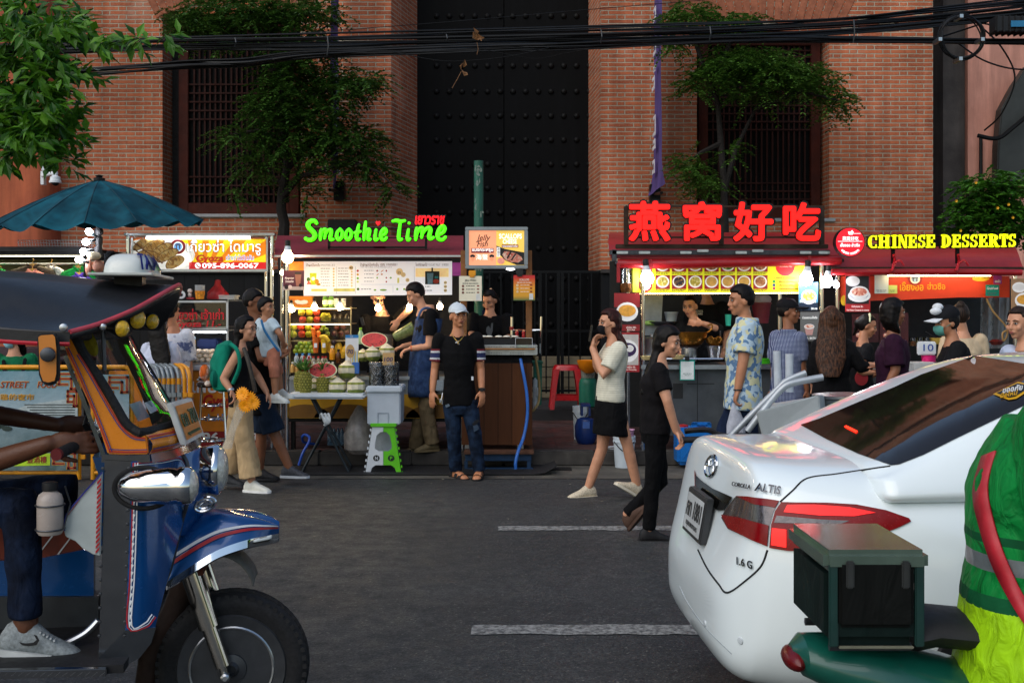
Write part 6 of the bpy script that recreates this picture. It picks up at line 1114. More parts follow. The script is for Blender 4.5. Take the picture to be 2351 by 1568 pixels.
# ================================================================ PEOPLE
EYE=M('1a1210',.2);SCL=M('c9c2ba',.3)
def skinmat(h):return M(h,.52,0,.12,14,.12,90)
SK1,SK2,SK3=skinmat('c48d6e'),skinmat('ad7656'),skinmat('8a583c')
def hairmat(h='070606',h2='140e0c'):
 k=('hair',h,h2)
 if k not in _M:
  m,t,b=base_mat('hair_'+h);mp=N(t,'Mapping');mp.inputs['Scale'].default_value=(46,46,3);t.links.new(N(t,'TexCoord').outputs['Object'],mp.inputs[0]);n=noise_tex(t,2.2,4,mp.outputs[0])
  t.links.new(mixc(t,ramp(t,n,[(.4,0),(.65,1)]),h,h2),b.inputs['Base Color']);b.inputs['Roughness'].default_value=.5;b.inputs['Specular IOR Level'].default_value=.17;bump(t,b,n,.35,.005);_M[k]=m
 return _M[k]
HAIR=hairmat()
def frame(yaw,pitch=0,roll=0):return Matrix.Rotation(R(yaw),3,'Z')@Matrix.Rotation(R(roll),3,'Y')@Matrix.Rotation(R(pitch),3,'X')
# head space: face looks to -y, z up, ear to ear on x; size 1 = a head .235 m tall
def head_shape(mb,c,Q,s,neck):
 g=lambda x,y,z:c+Q@(Vector((x,y,z))*s)
 mb.ell(g(0,.012,.022),.076*s,.096*s,.092*s,18,Q,12);mb.ell(g(0,-.012,-.045),.058*s,.074*s,.072*s,16,Q,10);mb.ell(g(0,-.052,-.098),.026*s,.026*s,.02*s,10,Q)
 mb.tube([g(0,-.083,.015),g(0,-.094,-.012),g(0,-.101,-.034)],[.008*s,.009*s,.011*s],8);mb.ell(g(0,-.096,-.036),.017*s,.011*s,.009*s,8,Q)
 for k in(-1,1):mb.ell(g(k*.077,.012,-.012),.012*s,.022*s,.032*s,8,Q);mb.ell(g(k*.034,-.074,.024),.024*s,.011*s,.009*s,8,Q);mb.ell(g(k*.042,-.062,-.03),.024*s,.022*s,.024*s,8,Q)
 mb.ell(g(0,-.084,-.066),.026*s,.012*s,.013*s,10,Q)
 mb.tube([g(0,.02,-.05),neck+Vector((0,0,.02)),neck-Vector((0,0,.07))],[.05*s,.053*s,.075*s],14)
def hand(mb,w,tip,nrm,s=1.,curl=.35,thumb=1,spread=.08):
 """palm, four bent fingers of different length and a thumb from the side of the palm"""
 ax=(tip-w);L=ax.length;ax.normalize();n=(nrm-ax*nrm.dot(ax)).normalized();sd=ax.cross(n)
 k=s*.185;Q=Matrix((sd,ax,n)).transposed()
 mb.ell(w+ax*k*.27,.042*s,k*.33,.019*s,12,Q)
 for i,(o,ln,r)in enumerate(((-.031,.40,.0088),(-.0105,.46,.0092),(.0105,.43,.0088),(.031,.34,.0078))):
  p=w+ax*k*.48+sd*o*s;d_=(ax+sd*o*spread/.03).normalized();pts=[p];a=0
  for q in(.42,.34,.24):a+=curl*(.8+.12*i);pts.append(pts[-1]+(d_*math.cos(a)+n*math.sin(a))*k*ln*q*1.15)
  mb.tube(pts,[r*s*1.05,r*s,r*s*.92,r*s*.75],8);mb.ell(pts[-1],r*s*.75,n=7,k=5)
 p=w+ax*k*.14-sd*.03*s*thumb;d_=(ax*.75-sd*.75*thumb+n*.35).normalized();q=p+d_*k*.22;e=q+(ax*.85-sd*.2*thumb+n*.35).normalized()*k*.2
 mb.tube([p,q,e],[.0135*s,.0115*s,.009*s],8);mb.ell(e,.009*s,n=7,k=5)
def limb(mb,pts,rads):
 w=[];rr=[]
 for i in range(len(pts)-1):
  for k in range(5):f=k/5;w.append(pts[i].lerp(pts[i+1],f));rr.append(rads[i]+(rads[i+1]-rads[i])*f+(.1*min(rads[i],rads[i+1])*math.sin(math.pi*f)))
 w.append(pts[-1]);rr.append(rads[-1]);mb.tube(w,rr,12);mb.ell(w[0],rr[0],n=10,k=6);mb.ell(w[-1],rr[-1],n=10,k=6)
def torso(mb,sh,hp,side,w=1.,g=0.,lo=0.,belly=0.,tall=True):
 """rings from below the hip up to the collar; side: unit vector across the shoulders"""
 up=(sh-hp);L=up.length;up=up/L;fr=side.cross(up).normalized();rs=[]
 for f,hw,hd,fo in((-.16-lo,.166,.114,0),(0,.165,.112,0),(.14,.158,.108,-.006),(.36,.138,.098,-.01-belly),(.58,.152,.108,-.012),(.78,.168,.112,-.006),(.93,.166,.092,.004),(1.03,.125,.074,.01),(1.06,.092,.064,.006),(1.1,.072,.06,.004),(1.16,.058,.056,.002))[:12 if tall else 9]:
  c=hp+up*L*f+fr*fo
  rs.append([c+side*((hw*w+g)*(abs(math.cos(a))**.85)*(1 if math.cos(a)>0 else-1))+fr*((hd*w+g+(belly if .2<f<.5 else 0))*math.sin(a))for a in[2*math.pi*k/24 for k in range(24)]])
 mb.rings(rs);return fr
def shoe(parent,ank,yaw,name,mt,sole=None,s=1.,toe_up=0.,sandal=False,skin_m=None):
 Q=Matrix.Rotation(R(yaw),3,'Z')@Matrix.Rotation(R(toe_up),3,'X');g=lambda x,y,z:ank+Q@(Vector((x,y,z))*s);rs=[]
 prof=((.075,.024,-.085,-.03),(.06,.036,-.09,.0),(.02,.04,-.09,.03),(-.03,.04,-.09,.018),(-.08,.044,-.09,-.02),(-.13,.047,-.09,-.042),(-.165,.04,-.088,-.056),(-.19,.02,-.084,-.068))
 for y,hw,z0,z1 in prof:
  if sandal:z1=min(z1,-.012)
  rs.append([g(hw*(.55 if sandal and False else 1)*math.cos(a)*(.86 if math.sin(a)>0 else 1),y,(z0+z1)/2+(z1-z0)/2*math.copysign(abs(math.sin(a))**.7,math.sin(a)))for a in[2*math.pi*k/16 for k in range(16)]])
 o=B('foot' if sandal else name,MB().rings(rs),skin_m if sandal else mt,parent,sm=70)
 so=MB();out=[(.085,.022),(.07,.036),(.0,.044),(-.08,.05),(-.14,.05),(-.185,.036),(-.2,.012)]
 pts=[(x,y)for y,x in out]+[(-x,y)for y,x in out[::-1]];so.add([g(x,y,-.1)for x,y in pts]+[g(x,y,-.078)for x,y in pts],[tuple(range(14)),tuple(range(27,13,-1))]+[(i,(i+1)%14,(i+1)%14+14,i+14)for i in range(14)])
 B('sole',so,sole or mt,parent if sandal else o,sm=30)
 if sandal:
  st=MB()
  for y,h,w in((-.06,-.022,.05),(-.12,-.04,.053),(.03,-.0,.045)):st.rings([[g(w*math.cos(a),y+o2,-.085+(h+.085)*math.sin(a)*1.06)for a in[math.pi*k/12 for k in range(13)]]for o2 in(-.022,-.018,.018,.022)],False,False)
  B('strap',st,mt,parent,sm=60)
def hair_cap(mb,c,Q,s,k=1.07,line=.035,back=-.1,vol=.0):
 rs=[];n=26
 for i in range(19):
  a=math.pi*i/18;r_=[]
  for j in range(n):
   b=2*math.pi*j/n;v=Vector((math.sin(a)*math.cos(b),math.sin(a)*math.sin(b),-math.cos(a)))
   x,y,z=v.x*.079,v.y*.099,v.z*.096;f=-v.y
   keep=z+.02>(line+.02 if f>.45 else(line-(line-back)*min(1,max(0,(.45-f)/.7))))
   q=(k+vol*max(0,v.z))if keep else .8
   q+=.012*math.sin(9*b+5*a)if keep else 0
   r_.append(c+Q@(Vector((x*q,y*q+.012,z*q+.022))*s))
  rs.append(r_)
 mb.rings(rs)
def face(parent,c,Q,s,hair=HAIR,lips='8a4a42',glasses=False,mask=None,brow=True,eyes=True):
 g=lambda x,y,z:c+Q@(Vector((x,y,z))*s);e=MB();w=MB();b=MB()
 for k in(-1,1):
  w.ell(g(k*.033,-.0805,.003),.0145*s,.008*s,.0075*s,10,Q,6);e.ell(g(k*.033,-.0855,.002),.0075*s,.0055*s,.0075*s,8,Q,6)
  b.tube([g(k*.014,-.09,.024),g(k*.034,-.0895,.029),g(k*.054,-.076,.022)],[.0035*s,.0042*s,.002*s],6);w.tube
  e.tube([g(k*.018,-.0885,.007),g(k*.034,-.0915,.012),g(k*.052,-.078,.006)],.0022*s,5)
 if eyes:B('eye_white',w,SCL,parent);B('eye',e,EYE,parent)
 if brow:B('eyebrow',b,hair,parent)
 if not mask:B('mouth',MB().ell(g(0,-.0945,-.062),.022*s,.006*s,.0045*s,10,Q,6).ell(g(0,-.0945,-.071),.018*s,.007*s,.005*s,10,Q,6),M(lips,.4,0,.1,20),parent)
 else:
  m=MB();rs=[]
  for z,hw,y in((-.018,.045,-.1),(-.03,.066,-.112),(-.06,.066,-.115),(-.092,.05,-.1),(-.108,.03,-.075)):rs.append([g(hw*math.sin(a),y+.085*(1-math.cos(a))*.62,z)for a in[R(-78+13*k)for k in range(13)]])
  m.rings(rs,False,False)
  for k in(-1,1):m.tube([g(k*.062,-.045,-.035),g(k*.082,.0,-.005)],.002*s,5)
  B('face_mask',m,cloth(mask,12,.4),parent)
 if glasses:
  m=MB()
  for k in(-1,1):m.tube([g(k*.034+.022*math.cos(a),-.1,.002+.017*math.sin(a))for a in[2*math.pi*q/14 for q in range(15)]],.0016*s,5);m.tube([g(k*.056,-.097,.006),g(k*.08,.01,.004)],.0016*s,5)
  B('glasses',m,BLKMET,parent)
def cap_hat(parent,c,Q,s,mt,brim=None,yaw=0,name='cap'):
 Q2=Q@Matrix.Rotation(R(yaw),3,'Z');g=lambda x,y,z:c+Q2@(Vector((x,y,z))*s);rs=[]
 for z,k in((.04,1.1),(.062,1.12),(.09,1.02),(.115,.78),(.132,.42),(.137,.08)):rs.append([g(.08*k*math.cos(a),.012+.101*k*math.sin(a),z+.012*math.sin(a))for a in[2*math.pi*j/24 for j in range(24)]])
 cp=B(name,MB().rings(rs),mt,parent,sm=60);rs=[]
 for f in range(7):q=f/6;rs.append([g(.076*math.sin(a)*(1-.12*q),-.07-.1*q*math.cos(a*.8)-.03*math.cos(a),.046-.012*q-.02*abs(math.sin(a))**2*q-.006*abs(math.sin(a)))for a in[R(-80+160*k/12)for k in range(13)]])
 b_=MB().rings(rs,False,False);o=B('brim',b_,brim or mt,cp,sm=60);m=o.modifiers.new('thick','SOLIDIFY');m.thickness=.006*s
 B('button',MB().ell(g(0,.012,.128),.008*s),mt,cp);return cp
def long_hair(mb,c,Q,s,to,wtop=.085,wbot=.1,th=.05,back=.06):
 wtop*=1.12;wbot*=1.1;th*=1.25;mb.ell(c+Q@(Vector((0,.05,-.03))*s),.09*s,.075*s,.11*s,14,Q)
 """a sheet of hair falling from the crown to point 'to'"""
 a0=c+Q@(Vector((0,.02,.1))*s);a1=c+Q@(Vector((0,back,.02))*s);a2=c+Q@(Vector((0,back+.01,-.08))*s);sx=(Q@Vector((1,0,0)));sx.z=0;sx.normalize();sy=Vector((0,0,1)).cross(sx);P_=spl([a0,a1,a2,a2.lerp(to,.5),to],5);rs=[]
 for i,p in enumerate(P_):
  f=i/(len(P_)-1);hw=(wtop+(wbot-wtop)*f)*min(1,.35+5*f)*(1-.45*max(0,f-.8)/.2)*s;t_=th*(1-.5*f)*s
  rs.append([p+sx*hw*math.cos(a)*(1+.05*math.sin(7*a+3*f))+sy*t_*math.sin(a)for a in[2*math.pi*k/22 for k in range(22)]])
 mb.rings(rs)
def person(label,d,H,face_yaw,sh,hip,arms,legs,skinm,top,bottom,hs=1.,pitch=0,roll=0,w=1.,sleeve=.5,pants=1.,shoes=None,hair=None,group=None,vox=.0095,top_lo=.0,skirt=None,flare=0.,mask=None,glasses=False,neck=None,fc=True,loose=.014,cap=None,no_body=False,tops=None,hairm=HAIR,lips='8a4a42',fold=.005,collar=False,pocket=None):
 """sh / hip: two photo points each (X, Y, depth offset); arms / legs: chains of photo points"""
 p3=lambda q:P(q[0],q[1],d+(q[2]if len(q)>2 else 0))
 S_=[p3(q)for q in sh];Hp=[p3(q)for q in hip];shc,hpc=(S_[0]+S_[1])/2,(Hp[0]+Hp[1])/2
 side=S_[0]-S_[1];side.z=0;side.normalize();c=p3(H);Q=frame(face_yaw,pitch,roll)
 AR=[[S_[i]]+[p3(q)for q in a[:-1]]+[p3(a[-1])]for i,a in enumerate(arms)];LG=[[Hp[i]]+[p3(q)for q in l]for i,l in enumerate(legs)]if legs else[]
 base=Vector((hpc.x,hpc.y,min([l[-1].z for l in LG])-.1*hs if LG else .16))
 t=T('person',label,'person',base,group);b=MB();nk=p3(neck)if neck else shc.lerp(c,.3)+Vector((0,0,.015))
 head_shape(b,c,Q,hs,nk);torso(b,shc,hpc,side,w*hs*.93)
 for i,a in enumerate(AR):
  k=hs*w**.5;limb(b,a[:3],[.052*k,.04*k,.029*k]);wr,tp=a[2],a[3];n=arms[i][0][3]if len(arms[i][0])>3 else(0,1,0);cu,th=(arms[i][0][4],arms[i][0][5])if len(arms[i][0])>4 else(.35,1);hand(b,wr,tp,Vector(n),hs*.98,cu,th)
 for l in LG:
  k=hs*w**.5;limb(b,l[:3],[.076*k,.054*k,.04*k]);m_=l[1].lerp(l[2],.3);ax=(l[2]-l[1]).normalized();b.ell(m_,.054*k,.058*k,.12*k,12,ax.to_track_quat('Z','X').to_matrix())
 skin('body',b,skinm,t,vox,2)
 if fc:face(t,c,Q,hs,hairm,lips,glasses,mask)
 if hair:hm=MB();hair(hm,c,Q,hs);skin('hair',hm,hairm,t,.008,1,.0035,15)
 if top:
  m=MB();torso(m,shc,hpc,side,w*hs,loose,top_lo,tall=collar)
  for i,a in enumerate(AR):
   sl=sleeve[i]if isinstance(sleeve,tuple)else sleeve
   if sl<=0:continue
   pts=[a[0].lerp(shc,.12),a[0]];tot=sl*((a[1]-a[0]).length+(a[2]-a[1]).length);l1=(a[1]-a[0]).length;k=hs*w**.5
   if tot<=l1:pts.append(a[0].lerp(a[1],tot/l1));rr=[.062*k,(.068+loose*.5)*k,(.058+loose)*k]
   else:pts+=[a[1],a[1].lerp(a[2],(tot-l1)/(a[2]-a[1]).length)];rr=[.06*k,(.064+loose*.5)*k,(.05+loose*.6)*k,(.042+loose*.6)*k]
   limb(m,pts[:-1],rr[:-1])if len(pts)>3 else m.ell(pts[0],rr[0]);m.tube(pts[-2:]if len(pts)<=3 else pts[-2:],rr[-2:],14);m.ell(a[0],rr[1],n=12)
  skin('shirt',m,top if isinstance(top,list)else[top],t,min(.0105,vox*1.12),2,fold,8.,tops)
 if bottom and LG:
  m=MB();up=(shc-hpc).normalized();fr=side.cross(up)
  rs=[[hpc+up*z+side*(hw*w*hs*math.cos(a))+fr*(hd*w*hs*math.sin(a))for a in[2*math.pi*k/22 for k in range(22)]]for z,hw,hd in((.1,.132,.098),(.03,.152,.11),(-.06,.17,.124),(-.13,.14,.11))];m.rings(rs)
  if skirt is None:
   for l in LG:
    k=hs*w**.5;L1=(l[1]-l[0]).length;L2=(l[2]-l[1]).length;tot=pants*(L1+L2);pts=[l[0]];rr=[.095*k]
    if tot>L1:pts+=[l[1],l[1].lerp(l[2],(tot-L1)/L2)];rr+=[(.066+flare*.5)*k,(.054+flare)*k]
    else:pts+=[l[0].lerp(l[1],tot/L1)];rr+=[(.085+flare)*k]
    w_=[];r2=[]
    for i in range(len(pts)-1):
     for q in range(6):w_.append(pts[i].lerp(pts[i+1],q/6));r2.append(rr[i]+(rr[i+1]-rr[i])*q/6)
    w_.append(pts[-1]);r2.append(rr[-1]);m.tube(w_,r2,14);m.ell(pts[0],rr[0],n=12)
   nm='trousers' if pants>.6 else 'shorts'
  else:
   zb,wb=skirt;hpd=hpc.copy();dn=Vector((0,0,-1));pt=[hpc,hpc+dn*zb*.5,hpc+dn*zb]
   m.rings([[p+side*(ww*1.05*math.cos(a))+fr*(ww*.8*math.sin(a))for a in[2*math.pi*k/26 for k in range(26)]]for p,ww in((pt[0],.165*w*hs),(pt[1],(.17*w*hs+wb)/2+.01),(pt[2],wb))]);nm='skirt'
  skin(nm,m,bottom if isinstance(bottom,list)else[bottom],t,.0105,2,.006,7.,pocket)
 for i,l in enumerate(LG):
  if shoes:s=shoes[i]if isinstance(shoes[0],(list,tuple))else shoes;shoe(t,l[2]+Vector((0,0,.0)),s[0],s[1],s[2],s[3]if len(s)>3 else None,hs*1.02,s[4]if len(s)>4 else 0,s[1]=='sandal',skinm)
 if cap:cap_hat(t,c,Q,hs,*cap)
 return t,c,Q,nk,AR,LG
PERF={}
short=lambda m,c,Q,s:hair_cap(m,c,Q,s,1.11,.042,-.05,.09)
BLK_T=cloth('0a0a0c',10,.7);BLK_P=cloth('09090b',11,.8);DENIM=cloth('16233a',16,.7,.3,.85,'24344e')
# -- man with the white cap, standing at the kerb
def capman_top(p):
 z=p.z;ax=abs(p.x-capman_x)
 if ax>.185 and 1.155<z<1.3:q=(z-1.155)/.145;return 1 if q<.22 else 2 if q<.36 else 3 if q<.64 else 2 if q<.78 else 1 if q<.95 else 0
 return 0
capman_x=P(1053,0,11.3).x
t,c,Q,nk,AR,LG=person('man in white cap and black jersey standing at the kerb facing the street',11.3,(1052,726),22,((1009,780,.02),(1094,778,0)),((1037,922,.02),(1076,922,0)),[[(998,848,.02,(.6,.8,0),.3,-1),(993,898,-.06),(990,940,-.1)],[(1104,848,.02,(-.6,.8,0),.3,1),(1106,896,-.06),(1109,940,-.1)]],[[(1042,1000,-.02),(1046,1076,.05)],[(1090,1000,-.05),(1100,1076,-.02)]],skinmat('b67a56'),[cloth('09090b',7,.55),M('6a1420',.8),M('b9bcc0',.8,0,.3,90),M('1c2450',.8)],cloth('0d1726',15,.6,.3,.85,'1a2a40'),1.0,-7,0,.98,.42,1.03,((38,'sandal',M('141416',.7)),(-8,'sandal',M('141416',.7))),lambda m,c,Q,s:hair_cap(m,c,Q,s,1.03,.05,-.03),None,.0085,-.1,loose=.012,tops=capman_top,flare=.012,cap=(cloth('c9d2d8',10,.25),))
g=lambda x,y,z:c+Q@Vector((x,y,z))
nkl=MB();nkl.tube(spl([P(1036,766,11.2),P(1043,776,11.12),P(1052,784,11.1),P(1062,775,11.12),P(1068,764,11.2)],5),.004,6);nkl.ell(P(1052,788,11.09),.008,.006,.014);B('necklace',nkl,M('b8964a',.3,.8),t)
B('chest_mark',MB().pp([(1046,785),(1052,782),(1055,783),(1051,787),(1056,791),(1053,791),(1048,787),(1045,788)],11.145,.004),M('d8d8dc',.5),t,sm=0);B('hem_label',MB().pb(1082,864,1087,873,11.16,.004),M('c4c8cc',.5),t,sm=0)
B('watch',MB().lathe(AR[1][2]+Vector((0,0,.01)),[(.033,-.014),(.036,-.01),(.036,.01),(.033,.014)],16).obox(AR[1][2]+Vector((.0,-.034,.01)),.017,.006,.018),BLACK,t)
for pts,y,nm,mt in(([(1084,973),(1090,966),(1098,963),(1100,967),(1094,974),(1086,977)],11.17,'torn_patch',M('0c0f16',.9)),([(1022,930),(1030,927),(1033,932),(1024,936)],11.2,'torn_patch',M('5a6874',.9,0,.5,90)),([(1086,978),(1096,974),(1100,985),(1088,992)],11.168,'faded_patch',M('2a3a4c',.9,0,.4,40))):B(nm,MB().pp(pts,y,.02),mt,t,sm=0)
kc=MB();kc.tube([P(1016,902,11.2),P(1014,915,11.18),P(1012,922,11.18)],.004,5);kc.pb(1009,915,1012,925,11.17,.005);kc.pb(1014,918,1016,928,11.17,.005);B('key_ring',kc,STEEL,t)
# -- apron man behind the foam box
t,c,Q,nk,AR,LG=person('man in denim apron and khaki trousers preparing fruit beside the foam box',12.28,(953,676),-72,((978,722,.16),(990,724,-.14)),((975,870,.1),(983,870,-.1)),[[(960,790,.25,(0,0,-1),.5,1),(925,795,.12),(905,803,.1)],[(985,795,-.2,(0,0,-1),.6,1),(945,800,-.14),(924,806,-.16)]],[[(965,950,.1),(955,1024,.14)],[(980,950,-.08),(992,1014,-.05)]],SK1,BLK_T,cloth('6a5c45',12,.9),1.0,22,0,1.0,.42,1.03,((-80,'slipper',M('6a5c40',.7)),(-62,'slipper',M('6a5c40',.7))),short,None,.0095,.04,flare=.03,loose=.02,neck=(970,712,0))
ap_=MB();col_=[(955,726),(972,735),(980,770),(1000,800),(1008,850),(1000,880),(985,915),(948,905),(936,895),(942,840),(948,790)]
ap_.rings([[P(x+o,y,12.28+dd)for y,x in((732,958),(770,952),(800,946),(850,941),(900,938),(912,940))]for o,dd in((0,.14),(-4,.05),(4,-.1),(22,-.2),(44,-.2),(58,-.12))],False,False)
o=B('apron',ap_,cloth('1f3050',14,.6,.3,.9,'2f4468'),t,sm=60);mo=o.modifiers.new('thick','SOLIDIFY');mo.thickness=.006
B('apron_strap',MB().tube(spl([P(958,735,12.13),P(968,712,12.14),P(985,708,12.2),P(1000,722,12.18)],5),.014,6),cloth('4a628a',14,.4),t);B('watch',MB().lathe(AR[1][2],[(.03,-.012),(.034,0),(.03,.012)],14,(1,0,0)),M('c05a2a',.5),t)
B('back_print',MB().pb(1006,760,1008,785,12.2,.03),M('2a8a3a',.6),t,sm=0)
# -- maker inside the smoothie stall
person('smoothie maker in black shirt bending over a blender behind the lit menu',13.0,(868,682),12,((838,735,0),(918,730,0)),((852,860,.1),(905,860,.1)),[[(842,785,-.1,(0,1,0),.6,1),(872,783,-.28),(892,779,-.32)],[(940,712,-.15,(0,1,0),.6,1),(915,735,-.3),(905,752,-.34)]],None,SK1,cloth('0e0d0e',9,.7),None,.98,38,0,1.02,.45,hair=short,loose=.02)
on('blender_jug','tilted clear blender jug of green pulp in the smoothie maker hands','blender',MB().lathe(P(905,775,12.6),[(.05,0),(.055,.02),(.075,.24),(.08,.25)],16,(.9,0,.45)),M('6a7a4a',.2,0,.5,24,alpha=.85),P(905,775,12.6));on('blender_jug','upright grey blender jug beside the cut watermelon','blender',MB().lathe(P(890,800,12.7),[(.05,0),(.06,.02),(.07,.15),(.07,.16)],16),M('6a645c',.25,0,.3,14,alpha=.85),P(890,800,12.7))
# -- woman at the griddle
t,c,Q,nk,AR,LG=person('young woman with ponytail in black shirt looking down over the griddle',12.75,(1124,690),-28,((1086,730,0),(1164,732,0)),((1098,850,.1),(1150,850,.1)),[[(1082,775,-.1,(0,1,0),.5,1),(1100,790,-.25),(1116,792,-.3)],[(1168,775,-.05,(0,1,0),.5,1),(1155,792,-.25),(1140,796,-.3)]],None,SK1,cloth('0d0d0f',8,.6),None,.97,24,0,.9,.42,hair=lambda m,c,Q,s:(hair_cap(m,c,Q,s,1.11,.055,-.06),long_hair(m,c,Q,s,P(1146,748,12.95),.03,.03,.03,.09),m.ell(c+Q@(Vector((0,.08,.085))*s),.03,.03,.03)),lips='8a4440')
B('hair_tie',MB().ell(c+Q@Vector((0,.075,.1)),.018),M('d8b088',.5),t);B('shirt_print',MB().pp([(1117,752),(1122,748),(1126,755),(1128,742),(1132,741),(1131,760),(1127,772),(1120,772),(1116,760)],12.6,.015),M('4a4f54',.7,0,.5,120),t,sm=0)
on('navy_apron','navy cloth hanging over the green pole beside the griddle woman','cloth',MB().rings([[P(x,y,12.9+.03*math.sin(i*2+y))for i,x in enumerate((1107,1111,1115,1117))]for y in(712,735,760,775)],False,False),cloth('161f44',10,.6),P(1111,775,12.9))
# -- photographing woman
t,c,Q,nk,AR,LG=person('woman in cream ribbed top and black skirt photographing with a phone while walking',10.08,(1398,742),-70,((1404,800,.14),(1420,802,-.14)),((1398,905,.08),(1406,905,-.08)),[[(1372,850,.2,(1,0,0),.7,1),(1364,800,.06),(1370,768,.04)],[(1386,862,-.2,(1,0,0),.7,-1),(1360,800,-.05),(1364,766,-.02)]],[[(1382,1030,.08),(1351,1118,.1)],[(1440,1020,-.05),(1462,1112,.02)]],SK1,cloth('d4d0bc',12,.3,.12,.9,None,lambda t,c:mixc(t,1.,c,ramp(t,(lambda n:(t.links.new(N(t,'NewGeometry').outputs['Position'],n.inputs['Vector']),n.outputs[0])[1])(N(t,'TexWave',wave_type='BANDS',bands_direction='Z',i_Scale=16.0,i_Distortion=.4)),[(.3,.84),(.6,1.0)]),'MULTIPLY')),BLK_P,.98,0,0,.95,.36,shoes=((-70,'shoe',M('c4b8a0',.7,0,.4,90),M('d4ccb8',.6)),(-70,'shoe',M('c4b8a0',.7,0,.4,90),M('d4ccb8',.6),-30)),hair=lambda m,c,Q,s:(hair_cap(m,c,Q,s,1.16,.05,-.1,.04),long_hair(m,c,Q,s,P(1434,800,10.05),.08,.07,.055,.05)),skirt=(.36,.2),loose=.022,mask='1a1a1e',hairm=hairmat('1f0e0c','43201a'))
on('phone','dark phone held up by the woman in the cream top','phone',MB().obox(P(1356,765,10.05),.008,.05,.075,Matrix.Rotation(.15,3,'Y')),M('2a2620',.3),P(1356,765,10.05),bev=.004)
# -- woman in black crossing the road
t,c,Q,nk,AR,LG=person('woman in black with long dark hair stepping across the lane',8.2,(1534,785),62,((1500,850,.13),(1512,852,-.13)),((1500,975,.07),(1508,975,-.07)),[[(1518,905,.2,(-1,0,0),.6,1),(1555,985,.12),(1572,1010,.1)],[(1532,920,-.2,(-1,0,0),.75,1),(1552,990,-.16),(1566,1014,-.16)]],[[(1516,1105,.05),(1440,1180,.1)],[(1498,1105,-.05),(1490,1215,-.02)]],SK1,cloth('110f11',9,.6),BLK_P,.93,8,0,.93,.34,1.0,((60,'slipper',M('4a3428',.8),None,-50),(95,'slipper',M('101012',.7))),lambda m,c,Q,s:(hair_cap(m,c,Q,s,1.16,.045,-.12,.05),long_hair(m,c,Q,s,P(1480,905,8.15),.085,.06,.06,.05)),loose=.012)
# -- sunflower woman with the teal backpack
t,c,Q,nk,AR,LG=person('woman with teal backpack and beige trousers carrying sunflowers',10.45,(566,755),72,((541,808,.13),(549,810,-.13)),((548,925,.08),(556,925,-.08)),[[(590,860,.3,(-1,0,0),.4,1),(612,900,.2),(622,920,.2)],[(513,870,-.12,(-1,0,0),.7,1),(530,895,-.16),(545,925,-.2)]],[[(540,1010,.12),(520,1090,.16)],[(562,1010,-.06),(578,1105,-.04)]],SK1,cloth('121214',9,.5),cloth('b79b74',9,.8,.22),.97,2,0,.92,0,.94,((72,'shoe',M('2a2c30',.7)),(72,'shoe',M('d2d0c4',.6),M('e0e0dc',.6))),lambda m,c,Q,s:(hair_cap(m,c,Q,s,1.14,.05,-.12,.03),long_hair(m,c,Q,s,P(540,830,10.4),.08,.07,.05,.05)),flare=.06,loose=.008,glasses=True,top_lo=-.1)
B('watch',MB().lathe(AR[1][2],[(.03,-.014),(.035,0),(.03,.014)],14,(.4,0,-1)),STEEL,t);B('bag_strap',MB().tube(spl([P(560,800,10.28),P(570,830,10.2),P(580,870,10.2),P(586,900,10.22)],5),.02,6),M('3a342c',.7,0,.5,60),t)
bp=T('backpack','teal backpack worn by the woman with sunflowers','backpack',P(510,890,10.5));m=MB();m.rings([[P(x+wx_*math.cos(a),y,10.5+.16*k_*math.sin(a))for a in[2*math.pi*q/18 for q in range(18)]]for y,x,wx_,k_ in((782,524,6,.3),(792,518,20,.8),(830,508,26,1),(875,510,28,1),(895,514,24,.9),(900,515,10,.4))]);B('bag',m,cloth('0f7a62',7,.8),bp);B('pocket',MB().ell(P(495,868,10.42),.05,.1,.09),cloth('0d6a58',9,.6),bp);B('strap',MB().tube(spl([P(530,790,10.3),P(545,805,10.22),P(550,840,10.22),P(535,880,10.3)],5),.018,8),cloth('0f7a62',7,.5),bp)
ob=MB();ob.ell(P(470,855,10.4),.05,.05,.075).ell(P(478,880,10.4),.035,.04,.03);on('orange_pouch','orange and white plush pouch hanging from the teal backpack','pouch',ob,cloth('c8602a',14,.6,.4,.9,'d8c8ba'),P(470,880,10.4))
sf=T('sunflower_bunch','bunch of bright sunflowers in a clear wrap held by the walking woman','flowers',P(565,920,10.2));m=MB();dk=MB()
for X,Y,ny in((558,905,.2),(572,913,-.1),(564,930,-.3),(580,925,.1)):
 n_=Vector((.35*(X-566)/10,-1,ny)).normalized();u=n_.orthogonal().normalized();w=n_.cross(u);p=P(X,Y,10.12)
 dk.ell(p,.013,.013,.013)
 for k in range(34):a=2*math.pi*k/17;leaf(m,p-n_*.012*(k//17)*-1,(u*math.cos(a)+w*math.sin(a))+n_*.25,n_,.07,.014)
B('petal_ring',m,M('ee9a08',.5,0,.2,60,e=.05),sf,sm=0);B('seed_head',dk,M('2a1a0c',.8),sf);B('wrap',MB().rings([[P(x,y,10.18)+Vector((r*math.cos(a),r*.6*math.sin(a),0))for a in[2*math.pi*k/14 for k in range(14)]]for x,y,r in((562,925,.06),(548,950,.045),(532,990,.035),(520,1030,.05))]),M('c4c8c0',.15,0,.2,14,.7,20,alpha=.25),sf)
